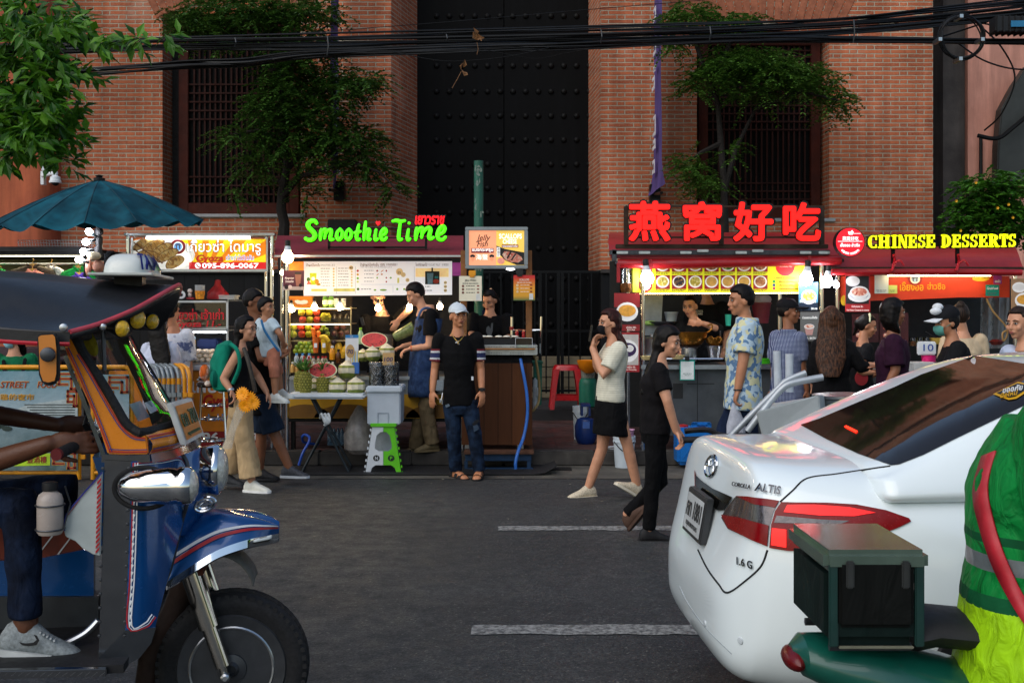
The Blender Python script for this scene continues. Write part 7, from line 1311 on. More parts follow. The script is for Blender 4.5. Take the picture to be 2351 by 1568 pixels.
# -- father and child
t,c,Q,nk,AR,LG=person('man in black shirt and navy shorts carrying a small child',10.95,(584,694),82,((590,756,.15),(588,758,-.12)),((606,915,.1),(604,915,-.1)),[[(610,810,.3,(0,0,1),.5,1),(640,815,.2),(655,810,.2)],[(600,825,-.22,(0,0,1),.5,1),(640,822,-.22),(655,815,-.2)]],[[(600,1000,.1),(596,1078,.14)],[(630,995,-.08),(664,1072,-.06)]],SK3,BLK_T,cloth('1d2a3c',9,.8),1.0,4,0,1.0,.4,.47,((82,'shoe',M('1c1c20',.7)),(80,'shoe',M('3a3c42',.6,0,.5,60),M('b8bcc0',.6))),short,flare=.03,loose=.02,glasses=True,top_lo=.06)
t,c,Q,nk,AR,LG=person('small child in pale blue shirt and pink shorts held in the man arms',10.75,(612,706),65,((598,742,.08),(624,742,-.05)),((614,808,.05),(626,808,-.05)),[[(590,765,.1,(0,0,-1),.4,1),(600,785,.1),(606,794,.1)],[(644,768,-.1,(0,0,-1),.4,1),(650,785,-.05),(652,796,0)]],[[(636,845,.08),(644,895,.1)],[(630,848,-.12),(632,905,-.1)]],SK2,cloth('b8c8d0',9,.7),cloth('b07058',9,.8),.78,0,0,.82,.4,.62,(65,'shoe',M('c8ccc8',.6)),lambda m,c,Q,s:hair_cap(m,c,Q,s,1.16,.045,-.06,.03),loose=.016,flare=.02)
B('blue_strap',MB().tube(spl([P(600,735,10.62),P(608,760,10.6),P(628,790,10.6),P(640,806,10.64)],5),.012,6),cloth('3a78a8',9,.3),t)
# -- customers at the gyoza stall
stripe=lambda t,c:mixc(t,ramp(t,noise_tex(t,5,5,None,.7),[(.56,0),(.62,.9)]),c,'3a4a7a')
person('woman with long black hair and pale shirt seen from behind at the gyoza stall',11.7,(368,740),170,((340,802,.02),(394,800,-.02)),((350,920,0),(384,920,0)),[[(330,858,0,(0,-1,0),.3,1),(334,905,-.05),(335,930,-.05)],[(404,855,0,(0,-1,0),.3,-1),(402,905,-.05),(401,930,-.05)]],None,SK1,cloth('b9bfd2',8,.8),None,.98,hair=lambda m,c,Q,s:(hair_cap(m,c,Q,s,1.14,.05,-.1,.05),long_hair(m,c,Q,s,P(376,862,11.55),.085,.1,.05,.06)),loose=.02,fc=False)
person('person in blue tie dye shirt with dark hair beside the dumpling cabinet',12.05,(392,715),150,((372,775,.02),(428,772,-.02)),((382,910,0),(420,910,0)),[[(362,840,0,(0,-1,0),.3,1),(366,890,-.1),(368,912,-.1)],[(434,836,0,(0,-1,0),.3,-1),(436,895,-.05),(437,915,-.05)]],None,SK2,cloth('c8ccd6',8,.8,.15,.85,None,stripe),None,1.0,hair=lambda m,c,Q,s:hair_cap(m,c,Q,s,1.16,.05,-.12,.05),loose=.03,sleeve=.45,fc=False)
t,c,Q,nk,AR,LG=person('stall keeper in green shirt, black apron and pale blue mask beside the clothes stall',12.05,(32,775),-28,((-6,826,0),(70,826,0)),((8,960,0),(56,960,0)),[[(-16,900,-.05,(0,1,0),.4,1),(6,935,-.25),(22,940,-.3)],[(80,900,-.05,(0,1,0),.4,1),(58,935,-.25),(42,940,-.3)]],None,SK1,cloth('0f5c3c',9,.6),None,1.0,4,0,1.0,.5,hair=lambda m,c,Q,s:(hair_cap(m,c,Q,s,1.09,.05,-.1,.04),long_hair(m,c,Q,s,P(54,815,12.15),.06,.05,.05,.06)),mask='8fc0d0',loose=.018)
m=MB();m.tube(spl([P(8,826,11.94),P(10,850,11.9),P(14,870,11.9)],4),.022,6);m.tube(spl([P(58,822,11.94),P(54,848,11.9),P(50,870,11.9)],4),.022,6);m.pb(4,868,60,960,11.88,.04);B('apron',m,cloth('17171a',9,.5),t,bev=.01)
# -- cook and helper at the dessert stall
t,c,Q,nk,AR,LG=person('cook with hair tied back in black apron over the brass wok',12.85,(1584,703),-30,((1560,752,0),(1632,752,0)),((1572,860,.1),(1622,860,.1)),[[(1546,790,-.1,(0,1,0),.6,1),(1556,805,-.25),(1566,808,-.3)],[(1650,756,-.1,(0,1,0),.7,1),(1612,742,-.3),(1594,742,-.34)]],None,SK1,cloth('121315',8,.7),None,1.0,12,0,1.0,.42,hair=lambda m,c,Q,s:(hair_cap(m,c,Q,s,1.04,.06,-.05),m.ell(c+Q@(Vector((0,.1,.03))*s),.04,.04,.04)),loose=.02)
t,c,Q,nk,AR,LG=person('helper in black printed shirt standing behind the cook',13.35,(1618,652),10,((1590,706,0),(1658,706,0)),((1600,840,.1),(1650,840,.1)),[[(1580,760,0,(0,1,0),.5,1),(1586,800,-.15),(1592,815,-.2)],[(1670,758,0,(0,1,0),.5,1),(1664,800,-.15),(1658,815,-.2)]],None,SK1,cloth('111113',8,.6),None,1.0,hair=short,loose=.03)
B('shirt_print',txt(txt(MB(),'SCHOOL',1598,712,1614,717,13.2,.004,.02),'GAMES',1599,718,1613,723,13.2,.004,.02),M('c8c4b8',.7),t,sm=0)
# -- floral shirt man
def floral(t,c):
 g=N(t,'NewGeometry').outputs['Position'];v=N(t,'TexVoronoi',i_Scale=25.0);nz=N(t,'TexNoise',i_Scale=22.0,i_Detail=4.0);t.links.new(g,nz.inputs['Vector']);a=N(t,'VectorMath',operation='MULTIPLY_ADD');t.links.new(nz.outputs['Color'],a.inputs[0]);a.inputs[1].default_value=(.06,.06,.06);t.links.new(g,a.inputs[2]);t.links.new(a.outputs[0],v.inputs['Vector'])
 sp=N(t,'SeparateColor');t.links.new(v.outputs['Color'],sp.inputs[0])
 return mixc(t,ramp(t,v.outputs['Distance'],[(.0,0),(.035,0),(.05,1)]),ramp(t,sp.outputs[0],[(0,'3a5680'),(.25,'b4c2c8'),(.45,'bcb486'),(.62,'5a7c9c'),(.78,'ccd0c8'),(.92,'66805a')],True),ramp(t,sp.outputs[1],[(0,'a8bcc8'),(.4,'5a7899'),(.7,'c2c09a')],True))
t,c,Q,nk,AR,LG=person('man in blue and yellow floral shirt walking left with a plastic bag',9.6,(1700,690),-82,((1712,752,.16),(1716,754,-.14)),((1708,905,.1),(1706,905,-.1)),[[(1690,840,.22,(1,0,0),.5,1),(1680,890,.15),(1678,915,.15)],[(1706,830,-.2,(1,0,0),.7,1),(1694,895,-.2),(1686,925,-.2)]],[[(1665,990,.1),(1650,1085,.14)],[(1720,1000,-.06),(1742,1085,-.04)]],SK2,cloth('8fa4b4',8,.6,.12,.85,None,floral),cloth('16223a',12,.8),1.06,2,0,1.1,.42,1.02,(-82,'shoe',M('1c1c20',.7)),short,flare=.015,loose=.03,top_lo=.06,collar=True)
B('bracelet',MB().lathe(AR[1][2],[(.034,-.006),(.038,0),(.034,.006)],14),BLACK,t)
on('plastic_bag','pale plastic carrier bag hanging from the floral shirt man hand','bag',MB().rings([[P(x,y,9.42)+Vector((r*math.cos(a)*(1+.15*math.sin(4*a+y)),r*.6*math.sin(a),0))for a in[2*math.pi*k/16 for k in range(16)]]for x,y,r in((1686,925,.015),(1688,945,.04),(1690,975,.07),(1690,1005,.08),(1690,1012,.05))]),M('c4c8d4',.2,0,.2,14,.8,14,alpha=.6),P(1688,1010,9.42))
# -- checked shirt man
def check(t,c):
 g=N(t,'TexCoord').outputs['Object'];out=None
 for dr in('X','Z'):n=N(t,'TexWave',wave_type='BANDS',bands_direction=dr,i_Scale=26.0);t.links.new(g,n.inputs['Vector']);r_=ramp(t,n.outputs[0],[(.4,0),(.55,1)]);out=r_ if out is None else mixc(t,1.,out,r_,'MULTIPLY')
 return mixc(t,out,'28335c','a8b2c4')
person('man in black cap and blue checked shirt watching the dessert stall',11.2,(1812,716),62,((1783,775,.08),(1836,778,-.1)),((1790,905,.06),(1826,905,-.06)),[[(1778,840,.1,(0,1,0),.4,1),(1778,890,.06),(1779,915,.05)],[(1842,845,-.1,(-.5,.5,0),.5,1),(1852,895,-.1),(1856,920,-.1)]],[[(1796,1000,.05),(1796,1085,.05)],[(1828,1000,-.05),(1828,1085,-.05)]],SK3,cloth('6a7694',8,.5,.1,.85,None,check),BLK_P,1.0,-4,0,.98,.42,1.,(60,'shoe',BLACK),short,loose=.022,top_lo=.12,collar=True,cap=(cloth('131316',10,.3),))
# -- long haired woman in striped skirt
def strp(t,c):
 n=N(t,'TexNoise',noise_dimensions='1D',i_Scale=55.0,i_Detail=2.0);sp=N(t,'SeparateXYZ');t.links.new(N(t,'TexCoord').outputs['Object'],sp.inputs[0]);t.links.new(sp.outputs[0],n.inputs['W']);return ramp(t,n.outputs[0],[(.0,'1c1014'),(.36,'5a2c28'),(.44,'b09880'),(.5,'24181c'),(.56,'8a4a3c'),(.62,'2f7a84'),(.66,'c0a890')],True)
person('woman with very long brown hair and a striped skirt seen from behind',10.9,(1908,735),172,((1878,795,.02),(1944,795,-.04)),((1884,905,0),(1934,905,0)),[[(1866,850,.05,(0,-1,0),.4,1),(1868,890,.1),(1870,905,.1)],[(1976,842,-.06,(0,0,-1),.5,1),(2000,838,-.02),(2014,834,0)]],[[(1892,1000,0),(1892,1085,0)],[(1926,1000,0),(1926,1085,0)]],SK1,cloth('0f0f11',9,.6),cloth('5a2c28',6,.7,.1,.85,None,strp),1.0,0,0,1.08,.86,shoes=(170,'shoe',BLACK),hair=lambda m,c,Q,s:(hair_cap(m,c,Q,s,1.16,.05,-.12,.06),long_hair(m,c,Q,s,P(1906,866,10.7),.095,.14,.05,.06)),skirt=(.62,.25),loose=.014,fc=False,hairm=hairmat('1a100c','5a3a26'))
# -- headband vendor
t,c,Q,nk,AR,LG=person('vendor with a white flower headband in black apron serving dessert',12.0,(1992,748),75,((1965,800,.12),(1990,802,-.12)),((1970,905,.1),(1992,905,-.1)),[[(1985,860,.2,(0,0,-1),.5,1),(2006,862,.12),(2018,858,.1)],[(1975,855,-.22,(0,0,-1),.5,1),(2000,855,-.2),(2014,850,-.18)]],None,SK2,cloth('131316',9,.6),None,.96,14,0,.95,.36,hair=lambda m,c,Q,s:(hair_cap(m,c,Q,s,1.12,.06,-.07,.03),m.ell(c+Q@(Vector((0,.1,.0))*s),.045,.05,.05),m.tube([c+Q@(Vector((.02,.1,-.02))*s),c+Q@(Vector((.05,.12,-.14))*s)],[.03,.012],8)),loose=.016)
fb_=MB();r8=random.Random(4)
for k in range(26):
 a=R(-80+160*k/25);p=c+Q@Vector((.089*math.sin(a),-.01+.02*math.cos(a),.035+.092*math.cos(a)));fb_.ell(p,r8.uniform(.009,.014),n=7,k=5)
B('flower_headband',fb_,M('d8d8b0',.6,0,.2,60),t);B('apron_print',MB().disc(1978,868,15,17,11.78,.01),M('8a1018',.6),t,sm=0)
# -- purple shirt woman
person('woman in plum purple shirt walking past the dessert stall',10.4,(2052,718),95,((2048,785,.15),(2052,788,-.15)),((2054,905,.1),(2052,905,-.1)),[[(2050,850,.25,(0,0,-1),.5,1),(2030,860,.2),(2020,850,.2)],[(2056,850,-.2,(1,0,0),.5,1),(2036,890,-.2),(2024,915,-.2)]],[[(2056,1000,.06),(2030,1085,.1)],[(2062,1000,-.06),(2090,1085,-.06)]],SK3,cloth('2a1024',9,.6),BLK_P,1.02,0,0,1.12,.5,1.,(95,'shoe',BLACK),lambda m,c,Q,s:(hair_cap(m,c,Q,s,1.2,.04,-.13,.06),long_hair(m,c,Q,s,P(2054,768,10.42),.1,.1,.075,.03)),loose=.03,top_lo=.05)
# -- cap and mask person
t,c,Q,nk,AR,LG=person('masked person in black and white cap with striped black sleeves walking left',9.4,(2172,740),-78,((2184,800,.14),(2200,802,-.14)),((2186,920,.08),(2196,920,-.08)),[[(2160,860,.2,(1,0,0),.5,1),(2140,880,.15),(2130,870,.15)],[(2172,865,-.2,(1,0,0),.5,1),(2150,890,-.2),(2136,880,-.2)]],[[(2170,1010,.05),(2160,1090,.1)],[(2200,1010,-.05),(2215,1090,0)]],SK2,[cloth('121315',9,.6),M('cfd2d4',.8)],BLK_P,.98,6,0,1.0,.8,1.,(-78,'shoe',BLACK),lambda m,c,Q,s:hair_cap(m,c,Q,s,1.11,.03,-.1),mask='5a9a90',cap=(cloth('15161a',10,.3),cloth('c8ccd0',10,.2)),loose=.022,tops=lambda p:1 if p.y<9.28 and p.x<P(2176,0,9.2).x and(1.165<p.z<1.19 or 1.215<p.z<1.24)else 0)
B('cap_plush',MB().ell(c+Q@Vector((-.02,-.05,.13)),.045,.045,.035).ell(c+Q@Vector((.01,-.09,.1)),.05,.04,.03),M('d0d4d8',.9,0,.15,30,.6,60),t)
person('customer in beige shirt with hair in a bun seen behind the capped person',11.6,(2205,725),160,((2175,785,0),(2250,782,0)),((2184,905,0),(2240,905,0)),[[(2166,845,0,(0,-1,0),.4,1),(2170,890,-.05),(2171,912,-.05)],[(2258,845,0,(0,-1,0),.4,-1),(2256,890,-.05),(2255,912,-.05)]],[[(2195,1000,0),(2195,1085,0)],[(2230,1000,0),(2230,1085,0)]],SK1,cloth('b9a588',9,.6),BLK_P,.98,0,0,1.0,.5,1.,(160,'shoe',BLACK),lambda m,c,Q,s:(hair_cap(m,c,Q,s,1.14,.05,-.1,.04),m.ell(c+Q@(Vector((0,.06,.1))*s),.05,.05,.055)),loose=.024,fc=False,hairm=hairmat('17110f','3a2a20'))
person('woman in pale blue top with tied dark hair at the right edge looking left',9.3,(2338,742),-58,((2318,812,.1),(2400,816,-.08)),((2335,940,.05),(2392,940,-.05)),[[(2312,880,.12,(0,1,0),.4,1),(2314,930,.1),(2315,955,.1)],[(2410,885,-.1,(0,1,0),.4,1),(2408,935,-.1),(2407,958,-.1)]],[[(2340,1020,.05),(2340,1100,.05)],[(2385,1020,-.05),(2385,1100,-.05)]],SK1,cloth('a8b2c8',9,.5),BLK_P,1.06,4,0,1.0,.5,1.,(-58,'shoe',BLACK),lambda m,c,Q,s:(hair_cap(m,c,Q,s,1.12,.052,-.08,.04),m.ell(c+Q@(Vector((0,.1,.0))*s),.05,.05,.05)),loose=.016,hairm=hairmat('140f0e','38261c'))
# ================================================================ TUK-TUK
Ht,At=Vector((math.cos(R(8)),math.sin(R(8)),0)),Vector((-math.sin(R(8)),math.cos(R(8)),0))
OA=Vector(((535-CX)/F*4.34,4.34,0));oa=OA.dot(At)
def tp(X,Y,v):
 dx=(X-CX)/F;t=(v+oa)/(At.y+At.x*dx);return Vector((dx*t,t,CH-(Y-HY)/F*t))
def mir(p):v=(p-OA).dot(At);return p-At*2*v
tk=T('tuk_tuk','blue and orange tuk tuk with chrome trim and a taxi sign on its dark roof','tuk tuk',OA)
ORG=M('de820e',.28,0,.1,6,coat=.6);BLU=M('054a88',.25,.25,.12,5,coat=.7);VIN=M('17191d',.42,0,.25,4,.25,10,coat=.15);REDS=M('a81a22',.4);BLUS=M('20287a',.4);CHR2=M('7c7e82',.16,1.,.18,5,.03,8)
def strip(pts,w,v,off=.003):
 m=MB();q=spl([Vector((x,y,0))for x,y in pts],4);n=len(q);A,B_=[],[]
 for i in range(n):
  t=(q[min(i+1,n-1)]-q[max(i-1,0)]).normalized();s=Vector((-t.y,t.x,0))*w/2;vv=v(q[i].x)if callable(v)else v
  A.append(tp(*(q[i]+s)[:2],vv-off));B_.append(tp(*(q[i]-s)[:2],vv-off))
 m.rings([A,B_],False,False);return m
def stripes(pts,v,parent,lst):
 for o,w,mt,nm in lst:
  q=[Vector((x,y,0))for x,y in pts];r=[]
  for i in range(len(q)):t=(q[min(i+1,len(q)-1)]-q[max(i-1,0)]).normalized();p=q[i]+Vector((-t.y,t.x,0))*o;r.append((p.x,p.y))
  B(nm,strip(r,w,v,.004),mt,parent,sm=0)
# roof
fe=[(160,762,-.6),(225,744,-.5),(300,714,-.4),(350,687,-.28),(385,667,-.16),(404,657,-.05),(413,655,.08),(413,668,.25),(405,690,.38),(390,716,.48),(366,748,.58)]
E_=spl([tp(*q)for q in fe],4);g=[]
def crown(v):a=min(1,abs(v)/.62);return 1.79-.055*a**2-.14*max(0,(a-.55)/.45)**1.4
for i in range(22):
 L=3.0*(i/21)**2
 row=[]
 for p in E_:
  v=(p-OA).dot(At);b_=min(1,L/.7);b_=b_*b_*(3-2*b_);q=p-Ht*L;q.z=p.z*(1-b_)+crown(v)*b_;row.append(q)
 g.append(row)
rf=B('roof',MB().rings(g,False,False),VIN,tk,sm=60);mo=rf.modifiers.new('thick','SOLIDIFY');mo.thickness=.025
B('piping',MB().tube(E_,.008,8),M('c0404a',.4),rf);sk=[g[i][0]for i in range(22)];B('side_flap',MB().rings([sk,[p-Vector((0,0,.04))for p in sk]],False,False),VIN,rf,sm=0);B('flap_piping',MB().tube([p-Vector((0,0,.04))for p in sk],.007,6),M('b01a2a',.4),rf)
B('snap',MB().lathe(tp(146,752,-.612),[(.014,0),(.012,.008),(.004,.01)],12,-At),STEEL,rf);B('snap',MB().lathe(tp(236,750,-.49),[(.012,0),(.01,.008),(.004,.01)],12,-At),STEEL,rf)
# taxi sign
tx=tp(306,632,.0);ts=T('taxi_sign','white domed taxi sign standing on the tuk tuk roof','sign',tx)
def dome(th,ph,k=1.):sg=lambda x,n:math.copysign(abs(x)**n,x);return tx+Ht*.088*k*sg(math.cos(th),.6)*math.cos(ph)**.45+At*.2*k*sg(math.sin(th),.6)*math.cos(ph)**.45+Vector((0,0,.078*k*math.sin(ph)))
B('dome',MB().rings([[dome(2*math.pi*j/32,math.pi/2*min(i/9,.985))for j in range(32)]for i in range(10)]),M('c9cdc8',.3,0,.05,9,coat=.3),ts,sm=70)
B('base_plate',MB().obox(tx+Vector((0,0,-.004)),.112,.25,.005,Matrix.Rotation(R(8),3,'Z')),M('b8bcb8',.35),ts,bev=.003);B('bracket',MB().obox(tx+Vector((0,0,-.05))-At*.06,.05,.04,.045,Matrix.Rotation(R(8),3,'Z')),BLKMET,ts)
B('lettering',txt(MB(),'TAXI',0,0,0,0,0,.003,.03,0,lambda u,v,w:dome(R(-66+84*u),R(10+56*v),1.07)),M('1a2a8a',.4),ts,sm=0)
# windscreen, orange frame
ne_=[(172,772),(196,820),(216,850),(240,888),(268,936),(288,970),(308,987),(328,993)];W=At*.88;nw=[tp(x,y,-.44)for x,y in ne_]
bul=[(.0,0),(.15,.035),(.35,.055),(.65,.055),(.85,.035),(1,0)]
loop=nw+[nw[-1]+W*f+Ht*b2 for f,b2 in bul[1:-1]]+[p+W for p in nw[::-1]]+[nw[0]+W*f+Ht*b2 for f,b2 in bul[::-1][1:-1]]
ws=B('windscreen',MB().rings([[p+W*f+Ht*b2 for p in nw]for f,b2 in bul],False,False),GLASS,tk,sm=60);B('rubber_seal',MB().tube(spl(loop+[loop[0]],3),.017,8),RUBBER,ws)
op=[(141,766),(146,796),(152,820),(170,854),(190,896),(210,940),(230,990),(247,1042),(280,1044),(340,1043)];B('side_frame',MB().poly([tp(x,y,-.45)for x,y in op+[(336,996),(326,999),(308,993),(286,974),(266,940),(238,892),(214,854),(194,824),(170,776),(166,764)]],At*.03),ORG,tk,sm=0,bev=.004)
B('side_frame',MB().poly([tp(x,y,-.45)+At*.88 for x,y in op+[(336,996),(326,999),(308,993),(286,974),(266,940),(238,892),(214,854),(194,824),(170,776),(166,764)]],At*.03),VIN,tk,sm=0,bev=.004)
b0,b1=tp(331,995,-.45),tp(342,1043,-.45);W2=At*.9;fpn=MB().rings([[q.lerp(r_,k/4)+W2*f+Ht*(b2*1.5+.02*math.sin(math.pi*k/4))for f,b2 in bul]for k in range(5)for q,r_ in((b0,b1),)],False,False);B('front_panel',fpn,ORG,tk,sm=60)
B('chrome_base',MB().rings([[b1.lerp(tp(346,1062,-.46),k)+W2*f+Ht*(b2*1.6+.006)for f,b2 in bul]for k in(0,1)],False,False),CHR2,tk,sm=60);B('chrome_strip',strip([(233,1052),(290,1054),(344,1052)],18,-.452),CHR2,tk,sm=0)
B('chrome_strip',strip([(134,768),(146,806),(164,854),(186,906),(206,958),(222,1002),(240,1052)],10,-.448),M('5c6468',.22,.9,.25,6,.1,14),tk,sm=0)
stripes([(150,800),(174,850),(196,902),(216,950),(236,1000),(251,1040)],-.452,tk,[(-2,3.2,REDS,'red_stripe'),(-7,2.2,BLUS,'blue_stripe')]);stripes([(250,1036),(290,1038),(338,1037)],-.452,tk,[(0,3.2,REDS,'red_stripe'),(-5,2.2,BLUS,'blue_stripe')]);stripes([(180,812),(205,852),(232,900),(258,946),(282,982),(306,1002),(334,1006)],-.452,tk,[(0,3,REDS,'red_stripe'),(4.5,2.4,BLUS,'blue_stripe')])
for f0,f1,mt,nm in((.12,.18,REDS,'red_stripe'),(.24,.29,BLUS,'blue_stripe'),(.72,.78,BLUS,'blue_stripe'),(.84,.92,REDS,'red_stripe')):B(nm,MB().rings([[b0.lerp(b1,k)+W2*f+Ht*(b2*1.5+.02*math.sin(math.pi*k)+.004)for f,b2 in bul]for k in(f0,f1)],False,False),mt,tk,sm=60)
for q,nm in(([(296,928),(321,920),(342,957),(317,967)],0),([(330,925),(346,919),(361,941),(345,949)],1)):
 v0=(-.32,-.2)[nm];pp_=[tp(x,y,v0+.1*(i in(1,2)))for i,(x,y)in enumerate(q)];s=B('paper_sticker',MB().poly(pp_,Ht*.003),M('c4c8c6',.6,0,.1,20),tk,sm=0);f=lambda u,v,w,a=pp_:a[3].lerp(a[2],u*.8+.1).lerp(a[0].lerp(a[1],u*.8+.1),v*.22+.7)-At*.004
 if not nm:B('lettering',txt(MB(),'รถใช้ก๊าซ',0,0,0,0,0,.001,.01,0,f),M('3a3c40',.6),s,sm=0)
B('round_sticker',MB().poly([tp(207+14*math.cos(a)+9*math.sin(a),788+30*math.sin(a),-.36)for a in[2*math.pi*k/24 for k in range(24)]],Ht*.003),M('a8a018',.5,0,.2,50),tk,sm=0)
B('wiper',MB().tube([tp(236,760,-.42),tp(238,800,-.42),tp(240,850,-.42)],.008,8),DSTEEL,tk)
# number plate
pl=[tp(394,926,-.30),tp(440,913,.05),tp(469,998,.05),tp(427,1022,-.30)];pf=lambda u,v,w,e=0:pl[3].lerp(pl[2],u).lerp(pl[0].lerp(pl[1],u),v)+Ht*(e+.003*w)
np_=B('number_plate',MB().poly(pl,Ht*-.02),M('c4c6c2',.4),tk,sm=0,bev=.003);B('orange_field',MB().add([pf(.08,.1,0,.003),pf(.92,.1,0,.003),pf(.92,.92,0,.003),pf(.08,.92,0,.003)],[(0,1,2,3)]),M('c8740c',.35,0,.08,9),np_,sm=0)
B('plate_number',txt(MB(),'ตก 781',0,0,0,0,0,.003,.01,0,lambda u,v,w:pf(.13+.74*u,.4+.38*v,w,.005)),M('1c4a30',.5),np_,sm=0);B('plate_province',txt(MB(),'กรุงเทพมหานคร',0,0,0,0,0,.003,.01,0,lambda u,v,w:pf(.2+.62*u,.16+.1*v,w,.005)),M('1c4a30',.5),np_,sm=0)
# side body, nose, fender
vX=lambda X:-.46+(.30*((X-300)/130)**2 if X>300 else 0)
def patch(Lp,Rp,nx,ny,vf=vX,off=0):
 l,r=spl([Vector((x,y,0))for x,y in Lp],6),spl([Vector((x,y,0))for x,y in Rp],6);pk_=lambda a,f:a[min(int(f*(len(a)-1)),len(a)-1)];return MB().rings([[tp(*(pk_(l,j/ny).lerp(pk_(r,j/ny),i/nx))[:2],vf(pk_(l,j/ny).lerp(pk_(r,j/ny),i/nx).x)-off)for j in range(ny+1)]for i in range(nx+1)],False,False)
for mm_ in(0,1):
 for nm,a,mt in(('blue_panel',([(301,1059),(298,1200),(293,1330),(288,1446)],[(430,1052),(429,1155),(394,1295),(356,1440)]),BLU),('chrome_column',([(240,1056),(236,1200),(230,1400),(226,1510)],[(301,1059),(298,1200),(293,1330),(288,1446)]),CHR2),('chrome_foot',([(226,1510),(230,1524),(240,1530),(250,1531)],[(288,1446),(330,1450),(356,1440),(362,1420)]),CHR2)):
  m=patch(*a,12,18)if nm!='chrome_foot' else MB().poly([tp(x,y,vX(min(x,350))+.002)for x,y in((226,1508),(232,1526),(290,1527),(320,1510),(347,1476),(358,1440),(288,1446))],At*.02)
  if mm_:m.v=[mir(p)for p in m.v]
  B(nm,m,mt,tk,sm=50)
stripes([(305,1062),(302,1200),(297,1330),(292,1440),(336,1440),(352,1424),(358,1416)],vX,tk,[(-1,3.4,REDS,'red_stripe'),(-5,1.6,WHITE,'white_stripe'),(-11,3,WHITE,'white_flame')]);stripes([(428,1066),(412,1049),(370,1056),(305,1062)],vX,tk,[(-2,3,REDS,'red_stripe'),(-6.5,1.6,WHITE,'white_stripe')])
fz=MB()
for k in range(22):Y=1080+k*16.5;X=309-(Y-1062)*.034;fz.poly([tp(X,Y,vX(X)-.005),tp(X+6,Y+2,vX(X)-.005),tp(X,Y+14,vX(X)-.005)],At*.002)
B('flame_pattern',fz,WHITE,tk,sm=0)
nz_=[(462,1026),(474,1060),(477,1110),(474,1150),(466,1185),(452,1215)];B('nose',MB().rings([[tp(x,y,0)+Ht*(.34*(math.cos(a)-1))+At*.27*math.sin(a)for a in[R(-90+12*k)for k in range(16)]]for x,y in nz_],False,False),BLU,tk,sm=60);B('nose_top',MB().rings([[tp(462,1026,0)+Ht*(.34*(k*math.cos(a)-1))+At*.27*k*math.sin(a)+Vector((0,0,.05*(1-k)))for a in[R(-90+12*q)for q in range(16)]]for k in(1,.8,.5,.05)],False,False),BLU,tk,sm=60)
B('chrome_edge',MB().tube(spl([tp(405,1028,-.2),tp(428,1060,-.22),tp(432,1110,-.22),tp(428,1160,-.21),tp(416,1200,-.2),tp(395,1290,-.19),tp(376,1345,-.19)],5),.008,7),DSTEEL,tk)
rg_=spl([tp(x,y,0)for x,y in((428,1194),(458,1177),(482,1169),(515,1169),(567,1182),(617,1202),(640,1221))],5);lw_=spl([tp(x,y,v)for x,y,v in((382,1336,-.17),(416,1314,-.17),(456,1288,-.17),(505,1260,-.165),(567,1239,-.145),(612,1230,-.08),(640,1224,-.01))],5);fg=[]
for a,b2 in zip(rg_,lw_):
 row=[]
 for k in range(9):f=k/8;p=a.lerp(b2,f);bl=math.sin(math.pi*f)*.035;row.append(p+(Vector((0,0,1))-At*.8)*bl)
 fg.append(row)
for mm_ in(0,1):
 m=MB().rings([[mir(p)for p in r]if mm_ else r for r in fg],False,False);fd_=B('front_fender',m,BLU,tk,sm=70);f=(lambda p:mir(p))if mm_ else(lambda p:p)
 ll=[f(r[-1])for r in fg];B('chrome_lip',MB().rings([ll,[p-Vector((0,0,.028))-At*(.008 if not mm_ else-.008)for p in ll],[p-Vector((0,0,.034))for p in ll]],False,False),CHROME,fd_,sm=60);B('red_stripe',MB().rings([[f(r[6].lerp(r[7],.2))+Vector((0,0,.004))-At*(.005 if not mm_ else-.005)for r in fg],[f(r[6].lerp(r[7],.65))+Vector((0,0,.003))-At*(.005 if not mm_ else-.005)for r in fg]],False,False),REDS,fd_,sm=0);B('white_stripe',MB().rings([[f(r[5].lerp(r[6],.55))+Vector((0,0,.004))-At*(.005 if not mm_ else-.005)for r in fg],[f(r[5].lerp(r[6],.95))+Vector((0,0,.003))-At*(.005 if not mm_ else-.005)for r in fg]],False,False),WHITE,fd_,sm=0)
ch_=spl([tp(x,y,0)for x,y in((466,1270),(515,1262),(552,1276),(578,1304),(588,1330))],6);mg=B('rubber_mudguard',MB().rings([[p-At*.1,p-At*.05+Vector((0,0,.012)),p+At*.05+Vector((0,0,.012)),p+At*.1]for p in ch_],False,False),M('55544e',.75,0,.2,20,.3,50),tk,sm=60);mg.modifiers.new('thick','SOLIDIFY').thickness=.006
for s in(-.11,.11):
 q=lambda x,y:tp(x,y,0)+At*s
 B('fork_leg',MB().tube([q(447,1296),q(489,1420)],.04,18).tube([q(487,1415),q(519,1508)],.029,16).tube([q(517,1500),q(525,1534)],.016,10),M('c4c0b8',.14,1.,.12,9),tk)
 B('axle_nut',MB().lathe(q(526,1530)+At*(.02 if s>0 else-.02),[(.018,-.012),(.018,.012),(.01,.018)],6,At*(1 if s>0 else-1)),STEEL,tk)
B('fork_yoke',MB().obox(tp(445,1290,0),.05,.14,.03,Matrix.Rotation(R(8),3,'Z')),M('5a2a16',.7,.3,.4,12),tk,bev=.008);B('under_frame',MB().tube([tp(440,1300,0),tp(400,1400,0),tp(350,1500,0),tp(330,1600,0)],[.05,.045,.05,.04],10),M('2a1a12',.8,.2,.4,9),tk)
wh=B('front_wheel',MB().lathe(OA+Vector((0,0,.285)),[(.2,-.05),(.235,-.066),(.265,-.062),(.282,-.042),(.286,0),(.282,.042),(.265,.062),(.235,.066),(.2,.05)],72,At),RUBBER,tk,sm=60);wc=OA+Vector((0,0,.285));td=MB()
